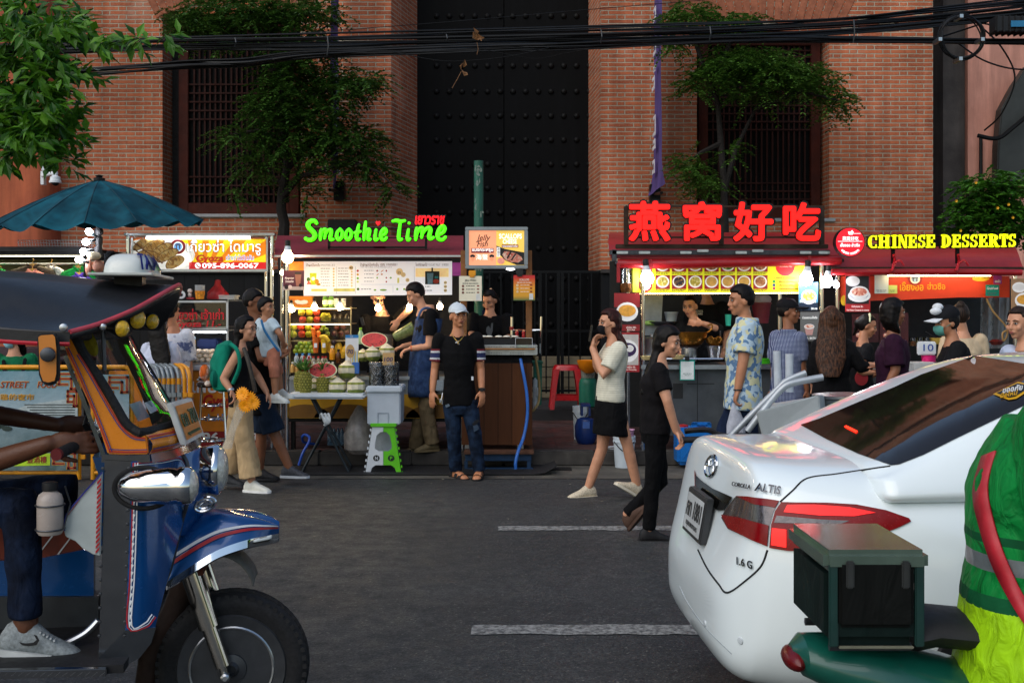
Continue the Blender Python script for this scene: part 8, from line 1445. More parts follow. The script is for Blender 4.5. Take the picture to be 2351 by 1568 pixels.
for k in range(54):
 a=2*math.pi*k/54;rd=Ht*math.cos(a)+Vector((0,0,math.sin(a)));tn=Vector((0,0,math.cos(a)))-Ht*math.sin(a)
 for s in(-1,1):td.obox(wc+rd*.2675+At*s*.055,.0085,.007,.009,Matrix((tn,At*s+rd*.5,rd)).transposed())
for o in(-.02,.0,.02):td.tube([wc+(Ht*math.cos(a)+Vector((0,0,math.sin(a))))*(.2855+.0)+At*(o+.005*(k%2))for k,a in enumerate([2*math.pi*k/120 for k in range(121)])],.004,5)
B('tread_pattern',td,M('1c1c1d',.85),wh,sm=0)
B('rim',MB().lathe(wc,[(.205,-.052),(.2,-.058),(.155,-.052),(.15,-.04),(.145,-.03),(.1,-.034),(.06,-.04),(.055,-.06),(.03,-.065),(.02,-.08),(.02,.08),(.06,.04),(.15,.04),(.2,.058),(.205,.052)],40,At),M('4a4c50',.35,.7,.25,8,.1,20),wh,sm=40);B('chrome_ring',MB().tube([wc+(Ht*math.cos(a)+Vector((0,0,math.sin(a))))*.155-At*.052 for a in[2*math.pi*k/48 for k in range(49)]],.006,6),STEEL,wh)
rv_=MB()
for k in range(13):
 for X in(236-k*.7,296-k*.85):rv_.lathe(tp(X,1075+k*32,vX(X)-.001),[(.006,0),(.005,.003),(.001,.004)],8,-At)
B('rivet_row',rv_,DSTEEL,tk)
# lamps
def lampshell(c,ax,pr,nm,mt,lens,lr,lp_):o=B(nm,MB().lathe(c,pr,28,ax),mt,tk,sm=50);B('lens',MB().lathe(c,lp_,24,ax),lens,o,sm=60);return o
LENS=M('c8c4b8',.08,.3,.3,60,.8,60,coat=.8);YL=M('e8b408',.08,.0,.3,60,.8,60,coat=.8)
bl_=lampshell(tp(268,1118,-.5),Ht,[(.002,0),(.03,.015),(.048,.05),(.058,.1),(.062,.17),(.06,.2),(.064,.204),(.064,.235),(.058,.245)],'indicator_lamp',CHROME,LENS,0,[(.056,.236),(.052,.252),(.03,.264),(.002,.268)]);B('rubber_ring',MB().tube([tp(330+68*math.cos(a),1120+47*math.sin(a),-.462)for a in[2*math.pi*k/32 for k in range(33)]],.008,6),RUBBER,bl_)
lampshell(tp(482,1078,0),Ht,[(.03,-.12),(.075,-.08),(.09,-.02),(.097,.015),(.099,.03),(.094,.038),(.088,.034)],'headlamp',CHROME,LENS,0,[(.088,.032),(.08,.05),(.05,.064),(.002,.07)])
for X,Y,v,r_ in((276,754,-.42,.029),(312,733,-.28,.034),(346,738,.1,.03)):ax=(Ht*.75-At*.62+Vector((0,0,-.1))).normalized();lampshell(tp(X,Y,v),ax,[(.004,-.075),(.6*r_,-.06),(.95*r_,-.02),(1.08*r_,0),(1.1*r_,.008),(r_,.01)],'fog_lamp',BLKMET,YL,0,[(r_,.008),(.9*r_,.016),(.5*r_,.024),(.002,.027)])
gr_=MB();[gr_.tube([tp(471+rx*math.cos(a),1158+ry*math.sin(a)-.25*rx*math.cos(a),-.14)for a in[2*math.pi*k/24 for k in range(25)]],.0065,7)for rx,ry in((23,15),(15,9))];gr_.tube([tp(450,1164,-.14),tp(492,1152,-.14)],.006,6);B('horn_grille',gr_,CHROME,tk)
# mirror
mr=B('side_mirror',MB().poly([tp(x,y,-.66)for x,y in((84,772),(90,766),(122,764),(130,770),(134,800),(134,862),(130,880),(112,886),(96,882),(88,860))],At*.03),RUBBER,tk,bev=.01);B('orange_face',MB().poly([tp(x,y,-.664)for x,y in((88,774),(94,770),(121,768),(126,774),(129,802),(129,858),(125,874),(111,878),(99,875),(92,856))],At*.004),M('b8702c',.12,0,.12,5,coat=.6),mr,sm=0);B('mount',MB().lathe(tp(110,814,-.67),[(.024,0),(.022,.012),(.012,.016)],16,-At).tube([tp(112,814,-.68),tp(130,812,-.6),tp(146,810,-.48)],.011,8),DSTEEL,mr)
# leg shield, inner body, floor
sd_=[(235,1082),(230,1276),(213,1272),(190,1259),(173,1242),(150,1232),(147,1219),(153,1179),(187,1136)];ls_=B('leg_shield',MB().poly([tp(x,y,-.48)for x,y in sd_],At*.012),M('a8b0ae',.45,0,.08,12),tk,sm=0,bev=.003);zz=MB()
for a,b2,n in(((232,1096),(228,1266),15),((228,1092),(186,1142),6),((184,1145),(156,1184),5)):
 for k in range(n):p=Vector(a).lerp(Vector(b2),k/n);q=Vector(a).lerp(Vector(b2),(k+.55)/n);zz.poly([tp(p.x,p.y,-.484),tp(q.x,q.y,-.484),tp(q.x-9,q.y+10,-.484),tp(p.x-9,p.y+10,-.484)],At*.003)
B('red_border',zz,REDS,ls_,sm=0);B('blue_border',strip([(235,1084),(187,1138),(153,1181),(148,1218)],3.4,-.48,.004),BLUS,ls_,sm=0)
B('inner_panel',MB().poly([tp(x,y,-.02)for x,y in((-260,1290),(72,1286),(188,1262),(215,1262),(215,1368),(-260,1368))],At*.03),BLU,tk,sm=0);B('painted_panel',MB().poly([tp(x,y,.0)for x,y in((-260,1210),(185,1210),(190,1262),(72,1284),(-260,1290))],At*.02),M('7a2a12',.5,0,.5,5),tk,sm=0);pv=MB()
for x in(80,125):pv.poly([tp(x,1280,-.003),tp(x+4,1280,-.003),tp(x+48,1222,-.003),tp(x+44,1222,-.003)],At*.003)
B('white_line',pv,WHITE,tk,sm=0);B('lower_panel',MB().poly([tp(x,y,-.04)for x,y in((-300,1370),(226,1370),(226,1528),(-300,1545))],At*.04),M('34373a',.45,.5,.25,6),tk,sm=0)
fz_=tp(100,1536,-.56).z;B('floor',MB().obox(OA-Ht*1.35+Vector((0,0,fz_-.015)),1.05,.54,.014,Matrix.Rotation(R(8),3,'Z')),M('1c1c1e',.6,.3,.3,9),tk);rb_=B('running_board',MB().poly([tp(x,y,-.565)for x,y in((-300,1545),(244,1534),(244,1552),(-300,1568))],At*.03),CHR2,tk,sm=0,bev=.003);dp=MB()
for k in range(15):X=-10+k*17;dp.poly([tp(X,1552,-.567),tp(X+4,1549,-.567),tp(X+13,1542,-.567),tp(X+9,1545,-.567)],At*.003)
B('tread_pattern',dp,STEEL,rb_,sm=0)
B('pedal',MB().tube([tp(162,1530,-.3),tp(164,1472,-.3)],.012,8).tube(spl([tp(118,1490,-.3),tp(165,1470,-.3),tp(200,1450,-.3),tp(226,1424,-.3)],4),.012,8).obox(tp(160,1534,-.3),.06,.03,.006,Matrix.Rotation(R(8),3,'Z')),STEEL,tk)
hb=[tp(133,1042,-.55),tp(205,1008,-.34),tp(232,992,-.2),tp(235,985,0),tp(226,980,.2),tp(205,972,.36),tp(170,970,.5)];hbo=B('handlebar',MB().tube(spl(hb,5),.013,10),STEEL,tk);B('grip',MB().tube([hb[0],hb[0].lerp(hb[1],.85)],.019,12).lathe(hb[1],[(.03,0),(.034,.01),(.02,.02)],14,hb[1]-hb[0]),RUBBER,hbo);B('red_grip_end',MB().tube([hb[0]-(hb[1]-hb[0])*.06,hb[0]],.02,12),M('5a1014',.5),hbo);B('lever',MB().tube([tp(210,1000,-.33),tp(196,975,-.38),tp(200,955,-.3)],[.012,.01,.006],8),BLACK,hbo);B('steering_column',MB().tube([tp(235,985,0),tp(300,1120,0),tp(440,1290,0)],.03,12),BLKMET,tk)
# rear cabin (beyond the left frame edge)
rc=OA-Ht*2.35;Q8=Matrix.Rotation(R(8),3,'Z');B('rear_body',MB().obox(rc+Vector((0,0,.72)),.45,.6,.27,Q8),BLU,tk,bev=.04);B('rear_seat',MB().obox(rc+Ht*.1+Vector((0,0,1.02)),.3,.55,.06,Q8).obox(rc-Ht*.3+Vector((0,0,1.25)),.07,.55,.2,Q8),M('5a1418',.5),tk,bev=.03)
for s in(-.52,.52):
 B('rear_wheel',MB().lathe(rc-Ht*.05+At*s+Vector((0,0,.285)),[(.02,-.04),(.15,-.04),(.2,-.05),(.265,-.06),(.286,0),(.265,.06),(.2,.05),(.15,.04),(.02,.04)],40,At),RUBBER,tk);B('roof_post',MB().tube([rc-Ht*.4+At*s*1.05+Vector((0,0,.9)),rc-Ht*.4+At*s*1.05+Vector((0,0,1.68))],.018,8),STEEL,tk)
B('driver_seat',MB().obox(OA-Ht*1.55+Vector((0,0,.86)),.22,.24,.06,Q8).obox(OA-Ht*1.55+Vector((0,0,.62)),.18,.2,.18,Q8),M('1c1c1e',.6),tk,bev=.03)
bt=T('drink_bottle','milky plastic bottle with dark cap in a wire holder on the tuk tuk','bottle',tp(115,1226,-.5));bc=tp(115,1226,-.5);B('bottle',MB().lathe(bc,[(.036,0),(.042,.01),(.042,.115),(.036,.132),(.022,.142),(.022,.15)],20),M('a89c94',.25,0,.12,9,alpha=.95),bt);B('cap',MB().lathe(bc,[(.024,.145),(.025,.15),(.025,.172),(.02,.174)],18),M('1a1a1c',.5),bt)
hw=MB();[hw.tube([bc+Vector((.046*math.cos(a),.046*math.sin(a),z))for a in[2*math.pi*k/20 for k in range(21)]],.003,5)for z in(.018,.098)];hw.tube([bc+Vector((.046,0,.018)),bc+Vector((.06,.02,.1)),bc+Vector((.05,.0,.16))],.003,5);B('wire_holder',hw,DSTEEL,bt)
# driver: d handled per joint through photo points
dD=3.9
def dj(X,Y,v):p=tp(X,Y,v);return(X,Y,p.y-dD)
t,c,Q,nk,AR,LG=person('tuk tuk driver in dark jeans and grey sneakers gripping the handlebar',dD,dj(-235,700,-.05),95,(dj(-250,850,.18),dj(-260,850,-.24)),(dj(-215,1190,.14),dj(-215,1190,-.18)),[[dj(-110,935,.3),(*dj(130,975,.3),(0,0,-1),.9,1)[:3],dj(205,975,.36)],[dj(-95,1085,-.42),dj(112,1018,-.45),dj(196,1016,-.44)]],[[dj(150,1120,.16),dj(90,1440,.12)],[dj(48,1160,-.34),dj(60,1436,-.36)]],skinmat('5a3522'),cloth('2a3040',9,.6),cloth('0a1120',15,.8,.3,.85,'141f34'),1.0,0,0,1.02,.35,.97,((98,'sneaker',M('7f8688',.7,0,.35,90),M('b4b8b8',.5)),(98,'sneaker',M('7f8688',.7,0,.35,90),M('b4b8b8',.5),8)),short,vox=.007,loose=.016)
for c_ in kids(t):
 if c_.name.startswith('sneaker')and 'done' not in c_.keys():sn_=c_
B('sneaker_mark',MB().poly([tp(x,y,-.415)for x,y in((44,1474),(52,1481),(66,1483),(84,1480),(90,1470),(84,1459),(78,1457),(84,1468),(76,1475),(58,1477))],At*.004),M('1a1a1c',.5),sn_,sm=0);lc=MB()
for k in range(5):X=92+k*8;lc.tube([tp(X,1452+k*4.6,-.4),tp(X+4,1448+k*4.6,-.36),tp(X+8,1450+k*4.6,-.32)],.004,6)
B('lace',lc,M('a8acae',.7),sn_)
# ================================================================ WHITE CAR
CB=Vector((.755,4.72,0));Hc,Ac=Vector((math.cos(R(2.5)),math.sin(R(2.5)),0)),Vector((-math.sin(R(2.5)),math.cos(R(2.5)),0))
def cp(u,v,w):return CB+Hc*u+Ac*v+Vector((0,0,w))
car=T('car','white saloon car with dark rear window and lit red tail lamps','car',CB+Hc*2.3)
m_,t_,b_=base_mat('car_paint');b_.inputs['Base Color'].default_value=(*lin('c9d0d4'),1);b_.inputs['Roughness'].default_value=.3;b_.inputs['Coat Weight'].default_value=.8;b_.inputs['Coat Roughness'].default_value=.04;bump(t_,b_,noise_tex(t_,900,2),.02,.001)
t_.links.new(mixc(t_,ramp(t_,noise_tex(t_,3,5),[(.4,0),(.8,.25)]),'e0eaec','d2dadc'),b_.inputs['Base Color']);PAINT=m_
sg=lambda x,n:math.copysign(abs(x)**n,x)
ST=[(-.03,.40,.56,.40),(-.01,.34,.63,.53),(.02,.29,.71,.61),(.05,.265,.80,.655),(.08,.25,.93,.695),(.098,.245,1.02,.712),(.112,.242,1.07,.725),(.135,.24,1.084,.74),(.22,.23,1.088,.785),(.3,.225,1.083,.81),(.45,.22,1.084,.845),(.65,.21,1.078,.87),(.95,.2,1.05,.885),(1.5,.2,1.02,.888),(2.7,.2,1.01,.888),(3.3,.2,.99,.885),(3.9,.21,.94,.865),(4.25,.23,.86,.82),(4.45,.26,.77,.74),(4.56,.33,.68,.62),(4.6,.4,.6,.5)]
def sec(u,wb,wt,hw,n=44):
 r_=[]
 for k in range(n):
  a=2*math.pi*k/n;c,s=math.cos(a),math.sin(a);z=(wb+wt)/2+(wt-wb)/2*sg(s,.42);sl=1-.07*max(0,(z-.72)/.4)-.05*max(0,(.45-z)/.25);r_.append(cp(u,hw*sl*sg(c,.36),z-.018*(abs(c)**3)*(s>0)))
 return r_
bm_=MB().rings([sec(*q)for q in ST]);GH=[(.47,1.07,.72),(.55,1.1,.705),(.7,1.175,.68),(.9,1.27,.655),(1.1,1.355,.63),(1.28,1.418,.612),(1.42,1.445,.605),(1.7,1.462,.6),(2.2,1.468,.6),(2.5,1.44,.6),(2.8,1.35,.63),(3.1,1.2,.67),(3.35,1.05,.72)]
def gsec(u,wt,ht):hb=.83;return[cp(u,y,z)for y,z in((hb,.93),(hb-.015,1.0),(hb+(ht-hb)*.55,1.0+(wt-1.0)*.6),(ht+.015,wt-.045),(ht-.03,wt-.015),(ht-.13,wt),(0,wt+.012),(-ht+.13,wt),(-ht+.03,wt-.015),(-ht-.015,wt-.045),(-(hb+(ht-hb)*.55),1.0+(wt-1.0)*.6),(-hb+.015,1.0),(-hb,.93))]
gm_=MB().rings([gsec(*q)for q in GH],True,True)
def soften(name,mb,lv):
 o=B(name,mb,PAINT,car,sm=80);s=o.modifiers.new('s','SUBSURF');s.levels=s.render_levels=lv;return o
bo,go=soften('body',bm_,2),soften('cabin',gm_,2);dg=bpy.context.evaluated_depsgraph_get();dg.update();bm=bmesh.new()
for o in(bo,go):e=o.evaluated_get(dg);me=e.to_mesh();me.transform(Matrix.Translation(car.location));bm.from_mesh(me);e.to_mesh_clear()
BV=BVHTree.FromBMesh(bm);bm.free();EYEP=Vector((0,0,CH))
def hit(X,Y):
 d_=Vector(((X-CX)/F,1,-(Y-HY)/F)).normalized();h,n,i,q=BV.ray_cast(EYEP,d_);return(h,n if n.dot(d_)<0 else-n)if h else(None,None)
def lay(pts,name,mt,off=.004,size=14,sm=60,parent=None,label=None):
 """a panel that follows the car's skin: outline given as photo points"""
 bm=bmesh.new();f=bm.faces.new([bm.verts.new((x,y,0))for x,y in pts]);bmesh.ops.triangulate(bm,faces=[f])
 for _ in range(6):
  es=[e for e in bm.edges if e.calc_length()>size]
  if not es:break
  bmesh.ops.subdivide_edges(bm,edges=es,cuts=1);bmesh.ops.triangulate(bm,faces=[f for f in bm.faces if len(f.verts)>3])
 bad=[]
 for v in bm.verts:
  h,n=hit(v.co.x,v.co.y)
  if h is None:bad.append(v)
  else:v.co=h+n*off
 bmesh.ops.delete(bm,geom=bad,context='VERTS');o=MB();bm.verts.index_update();o.add([v.co.copy()for v in bm.verts],[[v.index for v in f.verts]for f in bm.faces]);bm.free();return B(name,o,mt,parent or car,sm=sm,label=label)
def seam(pts,w,mt,name='panel_gap'):
 q=[p for p in spl([Vector((x,y,0))for x,y in pts],6)];w3=[hit(p.x,p.y)for p in q];w3=[h+n*.0005 for h,n in w3 if h]
 if len(w3)>1:B(name,MB().tube(w3,w,5),mt,car,sm=0)
CGL=M('1b1714',.05,0,.15,2,spec=.6,coat=.4);gap=M('16181a',.8)
lay([(1838,976),(1881,962),(1971,924),(2053,890),(2115,861),(2237,818),(2290,826),(2351,836),(2450,858),(2450,900),(2351,932),(2200,1005),(2120,1045),(2064,1067),(2046,1069),(1970,1042),(1900,1010)],'rear_window',CGL,.003,30);rw=[c for c in kids(car)if c.name.startswith('rear_window')][0]
lay([(1939,982),(1944,979),(1971,992),(1966,996)],'high_brake_lamp',glow('ff2a10',1.6),.006,8,parent=rw);lay([(2281,908),(2338,880),(2380,888),(2334,918),(2316,921)],'yellow_sticker',M('c8960c',.4),.006,12,0,rw);lay([(2290,906),(2337,884),(2370,890),(2331,914),(2317,917)],'sticker_field',M('18181a',.4),.008,12,0,rw)
def on_car(body,X0,Y0,X1,Y1,sl,mt,name,bold=.01,off=.009,shear=.2,parent=None):
 def f(u,v,w):h,n=hit(X0+(X1-X0)*u,Y1+(Y0-Y1)*v+sl*u);return h+n*(off+.002*w)
 B(name,txt(MB(),body,0,0,0,0,0,.002,bold,shear,f),mt,parent or car,sm=0)
on_car('ขออภัย',2304,895,2350,908,-8,M('d8d8d4',.5),'lettering',parent=rw);on_car('มือใหม่',2298,908,2338,919,-8,M('c8960c',.5),'lettering',parent=rw)
RLENS=M('6a0206',.25,0,.15,30,e=.12,spec=.3);RLIT=glow('f40808',.42);CLR=M('4c4648',.2,.5,.3,50,.4,40,coat=.8)
tl=lay([(1794,1153),(1825,1154),(1900,1155),(1966,1159),(2034,1172),(2086,1190),(2091,1197),(2062,1211),(1990,1238),(1905,1262),(1812,1264),(1767,1257),(1771,1205),(1780,1174)],'tail_lamp',RLENS,.006,14)
lay([(1808,1160),(1870,1160),(1950,1166),(2010,1178),(1960,1186),(1880,1184),(1800,1176)],'lit_strip',RLIT,.009,14,parent=tl);lay([(1784,1184),(1880,1193),(1950,1196),(1930,1203),(1850,1202),(1778,1200)],'clear_lens',CLR,.009,14,parent=tl);lay([(1774,1212),(1806,1216),(1806,1256),(1772,1250)],'lit_block',glow('ff1008',1.0),.01,10,parent=tl)
t2=lay([(1693,1139),(1720,1140),(1790,1151),(1776,1176),(1768,1205),(1763,1254),(1730,1240),(1674,1214),(1659,1189),(1668,1170)],'trunk_lamp',CLR,.006,12);lay([(1694,1139),(1720,1140),(1790,1151),(1780,1166),(1735,1158)],'red_lens',RLENS,.009,10,parent=t2);lay([(1660,1182),(1700,1188),(1766,1206),(1763,1253),(1730,1240),(1676,1213)],'red_lens',RLENS,.009,10,parent=t2)
lay([(1600,1090),(1612,1102),(1640,1122),(1686,1142),(1664,1172),(1650,1172),(1622,1146),(1606,1128),(1600,1112)],'chrome_garnish',M('3a3836',.08,.9,.3,20),.008,10);lay([(1597,1078),(1601,1092),(1604,1130),(1603,1144),(1598,1120)],'tail_lamp',RLENS,.006,8)
pq=[(1611,1147),(1657,1184),(1654,1289),(1609,1239)];ph=[hit(x,y)for x,y in pq];pn=-Hc*.96+Vector((0,0,.25));pc=sum((h for h,n in ph if h),Vector())/max(1,len([h for h,n in ph if h]));py=[cp(.02,.18,.885),cp(.02,-.18,.885),cp(-.012,-.18,.7),cp(-.012,.18,.7)]
npl=B('number_plate',MB().poly(py,Hc*.03),M('2a2c2e',.4),car,sm=0,bev=.004);fpl=lambda u,v,w,e=.003:py[3].lerp(py[2],u).lerp(py[0].lerp(py[1],u),v)-Hc*(e+.001*w);B('plate_field',MB().add([fpl(.06,.1,0),fpl(.94,.1,0),fpl(.94,.9,0),fpl(.06,.9,0)],[(0,1,2,3)]),M('b4b8b8',.4),npl,sm=0);B('plate_number',txt(txt(MB(),'กท 1881',0,0,0,0,0,.002,.01,0,lambda u,v,w:fpl(.12+.76*u,.4+.4*v,w,.005)),'กรุงเทพมหานคร',0,0,0,0,0,.002,.01,0,lambda u,v,w:fpl(.2+.6*u,.16+.14*v,w,.005)),M('26282a',.5),npl,sm=0)
em=MB()
for rx,ry,w in((13,24,.006),(5,22,.004),(9,9,.004)):
 q=[hit(1636+rx*math.cos(a)+(5*math.sin(-a)if rx>5 else 0),1070+ry*math.sin(a)-(8 if rx==9 else 0))for a in[2*math.pi*k/24 for k in range(25)]];q=[h+n*.006 for h,n in q if h]
 if len(q)>3:em.tube(q,w,6)
B('emblem',em,CHROME,car);BADGE=M('5a5c60',.15,1.);on_car('ALTIS',1737,1110,1794,1128,10,BADGE,'badge_lettering',.02);on_car('COROLLA',1686,1106,1728,1116,8,BADGE,'badge_lettering',.01);on_car('1.6 G',1695,1278,1730,1296,10,BADGE,'badge_lettering',.02,.006,0)
seam([(1603,1262),(1625,1306),(1650,1340),(1671,1360),(1715,1330),(1748,1298),(1762,1262)],.004,gap);seam([(1791,1152),(1820,1126),(1853,1098),(1920,1088),(2000,1076),(2044,1070)],.0035,gap);seam([(2084,1404),(2140,1412),(2200,1420)],.003,gap);seam([(1560,1345),(1580,1385),(1620,1440),(1680,1500)],.002,M('9aa2a6',.5),'bumper_crease')
for x,y in((1619,1431),(1700,1470)):
 h,n=hit(x,y)
 if h:B('parking_sensor',MB().lathe(h,[(.014,0),(.012,.004),(.002,.005)],14,n),M('b8c0c4',.3),car)
lay([(1566,1470),(1590,1520),(1640,1568),(1900,1600),(1900,1640),(1600,1640),(1570,1560)],'lower_bumper',M('a4aaac',.35,0,.1,6),.004,24)
for u in(.97,3.67):
 for s in(-1,1):wl=B('wheel',MB().lathe(cp(u,s*.79,.31),[(.19,-.1),(.25,-.11),(.3,-.1),(.312,-.06),(.312,.06),(.3,.1),(.25,.11),(.19,.1)],36,Ac),RUBBER,car);B('rim',MB().lathe(cp(u,s*.79,.31),[(.02,-.085),(.1,-.075),(.19,-.1),(.2,0),(.19,.1),(.1,.075),(.02,.085)],10,Ac),STEEL,wl);B('wheel_arch',MB().lathe(cp(u,s*.885,.31),[(.35,-.012),(.355,0),(.35,.012),(.02,.012)],36,Ac),M('0c0c0d',.8),car)
for s in(-1,1):
 sw=MB()
 for a,b2 in(((1.35,2.05),1),((2.1,2.95),2)):sw.poly([cp(u,s*(hw_+.012),w)for u,w,hw_ in((a[0],1.05,.815),(a[1],1.05,.815),(a[1]-(.25 if b2==2 else 0),1.36,.655),(a[0]+(.18 if b2==1 else 0),1.38,.655))],Ac*s*-.01)
 B('side_window',sw,CGL,car,sm=0)
# ================================================================ DELIVERY RIDER
RD=3.05;mc=T('motorcycle','teal and black motorcycle with a delivery rider beside the white car','motorcycle',P(2200,1700,RD));zs_=lambda X,z,dd=0:Vector((P(X,0,RD).x,RD+dd,z));TEAL=M('0a4a3e',.35,0,.15,6,coat=.5)
B('tail_fairing',MB().rings([[zs_(X,z+r_*.6*math.sin(a),r_*math.cos(a))for a in[2*math.pi*k/18 for k in range(18)]]for X,z,r_ in((1815,.72,.03),(1840,.71,.09),(1950,.68,.14),(2150,.62,.16),(2350,.55,.15),(2500,.5,.12))]),TEAL,mc);B('seat',MB().rings([[zs_(X,z+.05*math.sin(a),.13*math.cos(a))for a in[2*math.pi*k/16 for k in range(16)]]for X,z in((2080,.78),(2120,.79),(2300,.77),(2480,.76),(2520,.78))]),M('141416',.6),mc)
for X in(1960,2960):B('wheel',MB().lathe(zs_(X,.29),[(.2,-.04),(.27,-.05),(.29,0),(.27,.05),(.2,.04)],40,(0,1,0)),RUBBER,mc);B('rim',MB().lathe(zs_(X,.29),[(.02,-.05),(.19,-.03),(.2,0),(.19,.03),(.02,.05)],28,(0,1,0)),DSTEEL,mc)
B('front_fork',MB().tube([zs_(2960,.29),zs_(2820,.75),zs_(2760,1.0)],.035,10).tube([zs_(2740,1.0,-.32),zs_(2760,1.02),zs_(2740,1.0,.32)],.014,8),DSTEEL,mc);B('leg_guard',MB().rings([[zs_(X,z+.14*math.sin(a),.1*math.cos(a))for a in[2*math.pi*k/14 for k in range(14)]]for X,z in((2480,.45),(2640,.5),(2760,.75),(2790,.95))]),TEAL,mc)
B('tail_lamp',MB().ell(zs_(1822,.70),.03,.08,.03),M('5a080c',.3,0,.1,20),mc);B('rack',MB().tube([zs_(1875,.765,-.12),zs_(2055,.765,-.12)],.012,6).tube([zs_(1875,.765,.12),zs_(2055,.765,.12)],.012,6),DSTEEL,mc)
dbx=T('delivery_box','dark teal insulated delivery box with grey reflective band behind the rider','box',zs_(1960,.78));x0,x1=P(1858,0,RD).x,P(2072,0,RD).x;z1_=P(0,1262,RD).z
B('box',MB().box((x0,RD-.17,.775),(x1,RD+.2,z1_)),cloth('0b1a18',7,.6,.3,.6),dbx,bev=.03);B('lid',MB().box((x0-.008,RD-.18,z1_-.02),(x1+.008,RD+.21,z1_+.035)),M('4a5a50',.15,0,.25,5,coat=.5),dbx,bev=.014);bd=MB()
for Y0,Y1,c_,nm in((1276,1284,'0c4a42','teal_band'),(1302,1320,'8a8478','reflective_band'),(1352,1360,'0c4a42','teal_band'),(1440,1446,'6a6a5a','lower_band')):B(nm,MB().box((x0+.03,RD-.174,P(0,Y1,RD).z),(x1-.03,RD-.165,P(0,Y0,RD).z)),M(c_,.5,0,.15,12),dbx,bev=.002)
for X in(1872,2058):B('corner_trim',MB().box((P(X-10,0,RD).x,RD-.178,.78),(P(X+10,0,RD).x,RD-.165,z1_)),M('0a2e2a',.5,0,.2,9),dbx,bev=.003)
for X in(1905,2025):B('buckle',MB().box((P(X-9,0,RD).x,RD-.19,z1_-.06),(P(X+9,0,RD).x,RD-.168,z1_+.01)),M('2a2c2c',.4),dbx,bev=.004)
B('pocket',MB().box((P(1880,0,RD).x,RD-.185,.83),(P(2045,0,RD).x,RD-.16,1.0)),cloth('0c0e0d',9,.6),dbx,bev=.01)
def jk(p):
 zz,xx=p.z,p.x;return 2 if zz<.865 else 1 if .955<zz<1.0 else 3 if .865<zz<.9 or 1.03<zz<1.05 else 0
t,c,Q,nk,AR,LG=person('motorcycle rider in bright green and lime jacket with a red strap',RD,(2530,840),92,((2430,1000,.2),(2435,1000,-.17)),((2385,1480,.14),(2385,1480,-.14)),[[(2500,1190,.3),(2600,1180,.3),(2690,1170,.32)],[(2470,1200,-.27),(2590,1200,-.3),(2690,1185,-.32)]],[[(2580,1500,.12),(2560,1800,.14)],[(2580,1510,-.2),(2560,1810,-.2)]],SK2,[cloth('067030',17,1.,.3,.6),M('70787a',.35,.3,.1,30),cloth('92c412',17,1.,.22,.6),cloth('0a4a2a',8,.7)],cloth('16241a',10,.8),1.04,0,0,1.22,.86,1.,(92,'shoe',BLACK),vox=.0065,loose=.07,top_lo=.3,tops=jk,fold=.007,flare=.02)
B('helmet',MB().ell(c+Vector((0,0,.03)),.15,.13,.145,24,None,14),M('2a2c30',.2,0,.2,8,coat=.7),t);B('visor',MB().ell(c+Vector((.05,0,.0)),.115,.118,.07,20),M('14181a',.08,0,.1,8),t)
jo=[c_ for c_ in kids(t)if c_.name.startswith('shirt')][0];bmj=bmesh.new();bmj.from_mesh(jo.data);bmj.transform(Matrix.Translation(t.location));BJ=BVHTree.FromBMesh(bmj);bmj.free();A_,B2=[],[]
for x,y in[(p.x,p.y)for p in spl([Vector(q)for q in((2268,1040,0),(2248,1120,0),(2262,1200,0),(2296,1300,0),(2350,1400,0),(2420,1500,0))],8)]:
 for o,l in((-16,A_),(16,B2)):
  d_=Vector(((x+o-CX)/F,1,-(y-o*.4-HY)/F)).normalized();h,n,i,q=BJ.ray_cast(EYEP,d_)
  l.append(h-d_*.012 if h else None)
ok=[i for i in range(len(A_))if A_[i]and B2[i]]
if len(ok)>2:B('red_strap',MB().rings([[A_[i]for i in ok],[B2[i]for i in ok]],False,False),M('a8202c',.5,0,.15,20),t).modifiers.new('thick','SOLIDIFY').thickness=.006
# ================================================================ CARTS AND BARRIERS
TR=8.6;pt=T('push_cart','grey metal push cart with white handles and a steel pot behind the car','cart',P(1850,1140,TR));GRY=M('a4abb0',.35,.4,.1,8)
B('white_handle',MB().tube(spl([P(1668,1010,TR),P(1735,942,TR),P(1785,893,TR),P(1806,874,TR),P(1850,856,TR)],5),.024,10).tube(spl([P(1715,990,TR-.3),P(1765,926,TR-.3),P(1799,889,TR-.3),P(1830,877,TR-.3),P(1889,866,TR-.3)],5),.026,10),GRY,pt);B('white_post',MB().tube([P(1784,806,TR+.3),P(1786,905,TR+.3)],.03,12).tube([P(1812,813,TR+.1),P(1813,900,TR+.1)],.03,12),M('b4bcc4',.4),pt)
B('tub',MB().rings([[P(a,b2,TR+e)for a,b2,e in q]for q in(((1752,1010,-.4),(1890,1010,-.4),(1900,1000,.35),(1765,1000,.35)),((1735,946,-.45),(1880,906,-.45),(1905,905,.4),(1760,928,.4)))]),M('b0b6b6',.4,0,.1,6),pt,bev=.01);B('frame',MB().tube([P(1690,1000,TR),P(1950,1010,TR),P(1950,1130,TR)],.022,8).tube([P(1715,1000,TR-.3),P(1950,1012,TR-.3)],.022,8),DSTEEL,pt);B('black_handle',MB().tube(spl([P(1572,990,TR),P(1600,987,TR),P(1630,988,TR),P(1650,998,TR),P(1690,1005,TR)],5),.022,9),M('1f1a18',.5),pt);B('black_handle',MB().tube([P(1566,1010,TR-.35),P(1640,1008,TR-.35),P(1715,1012,TR-.3)],.024,9),M('1f1a18',.5),pt)
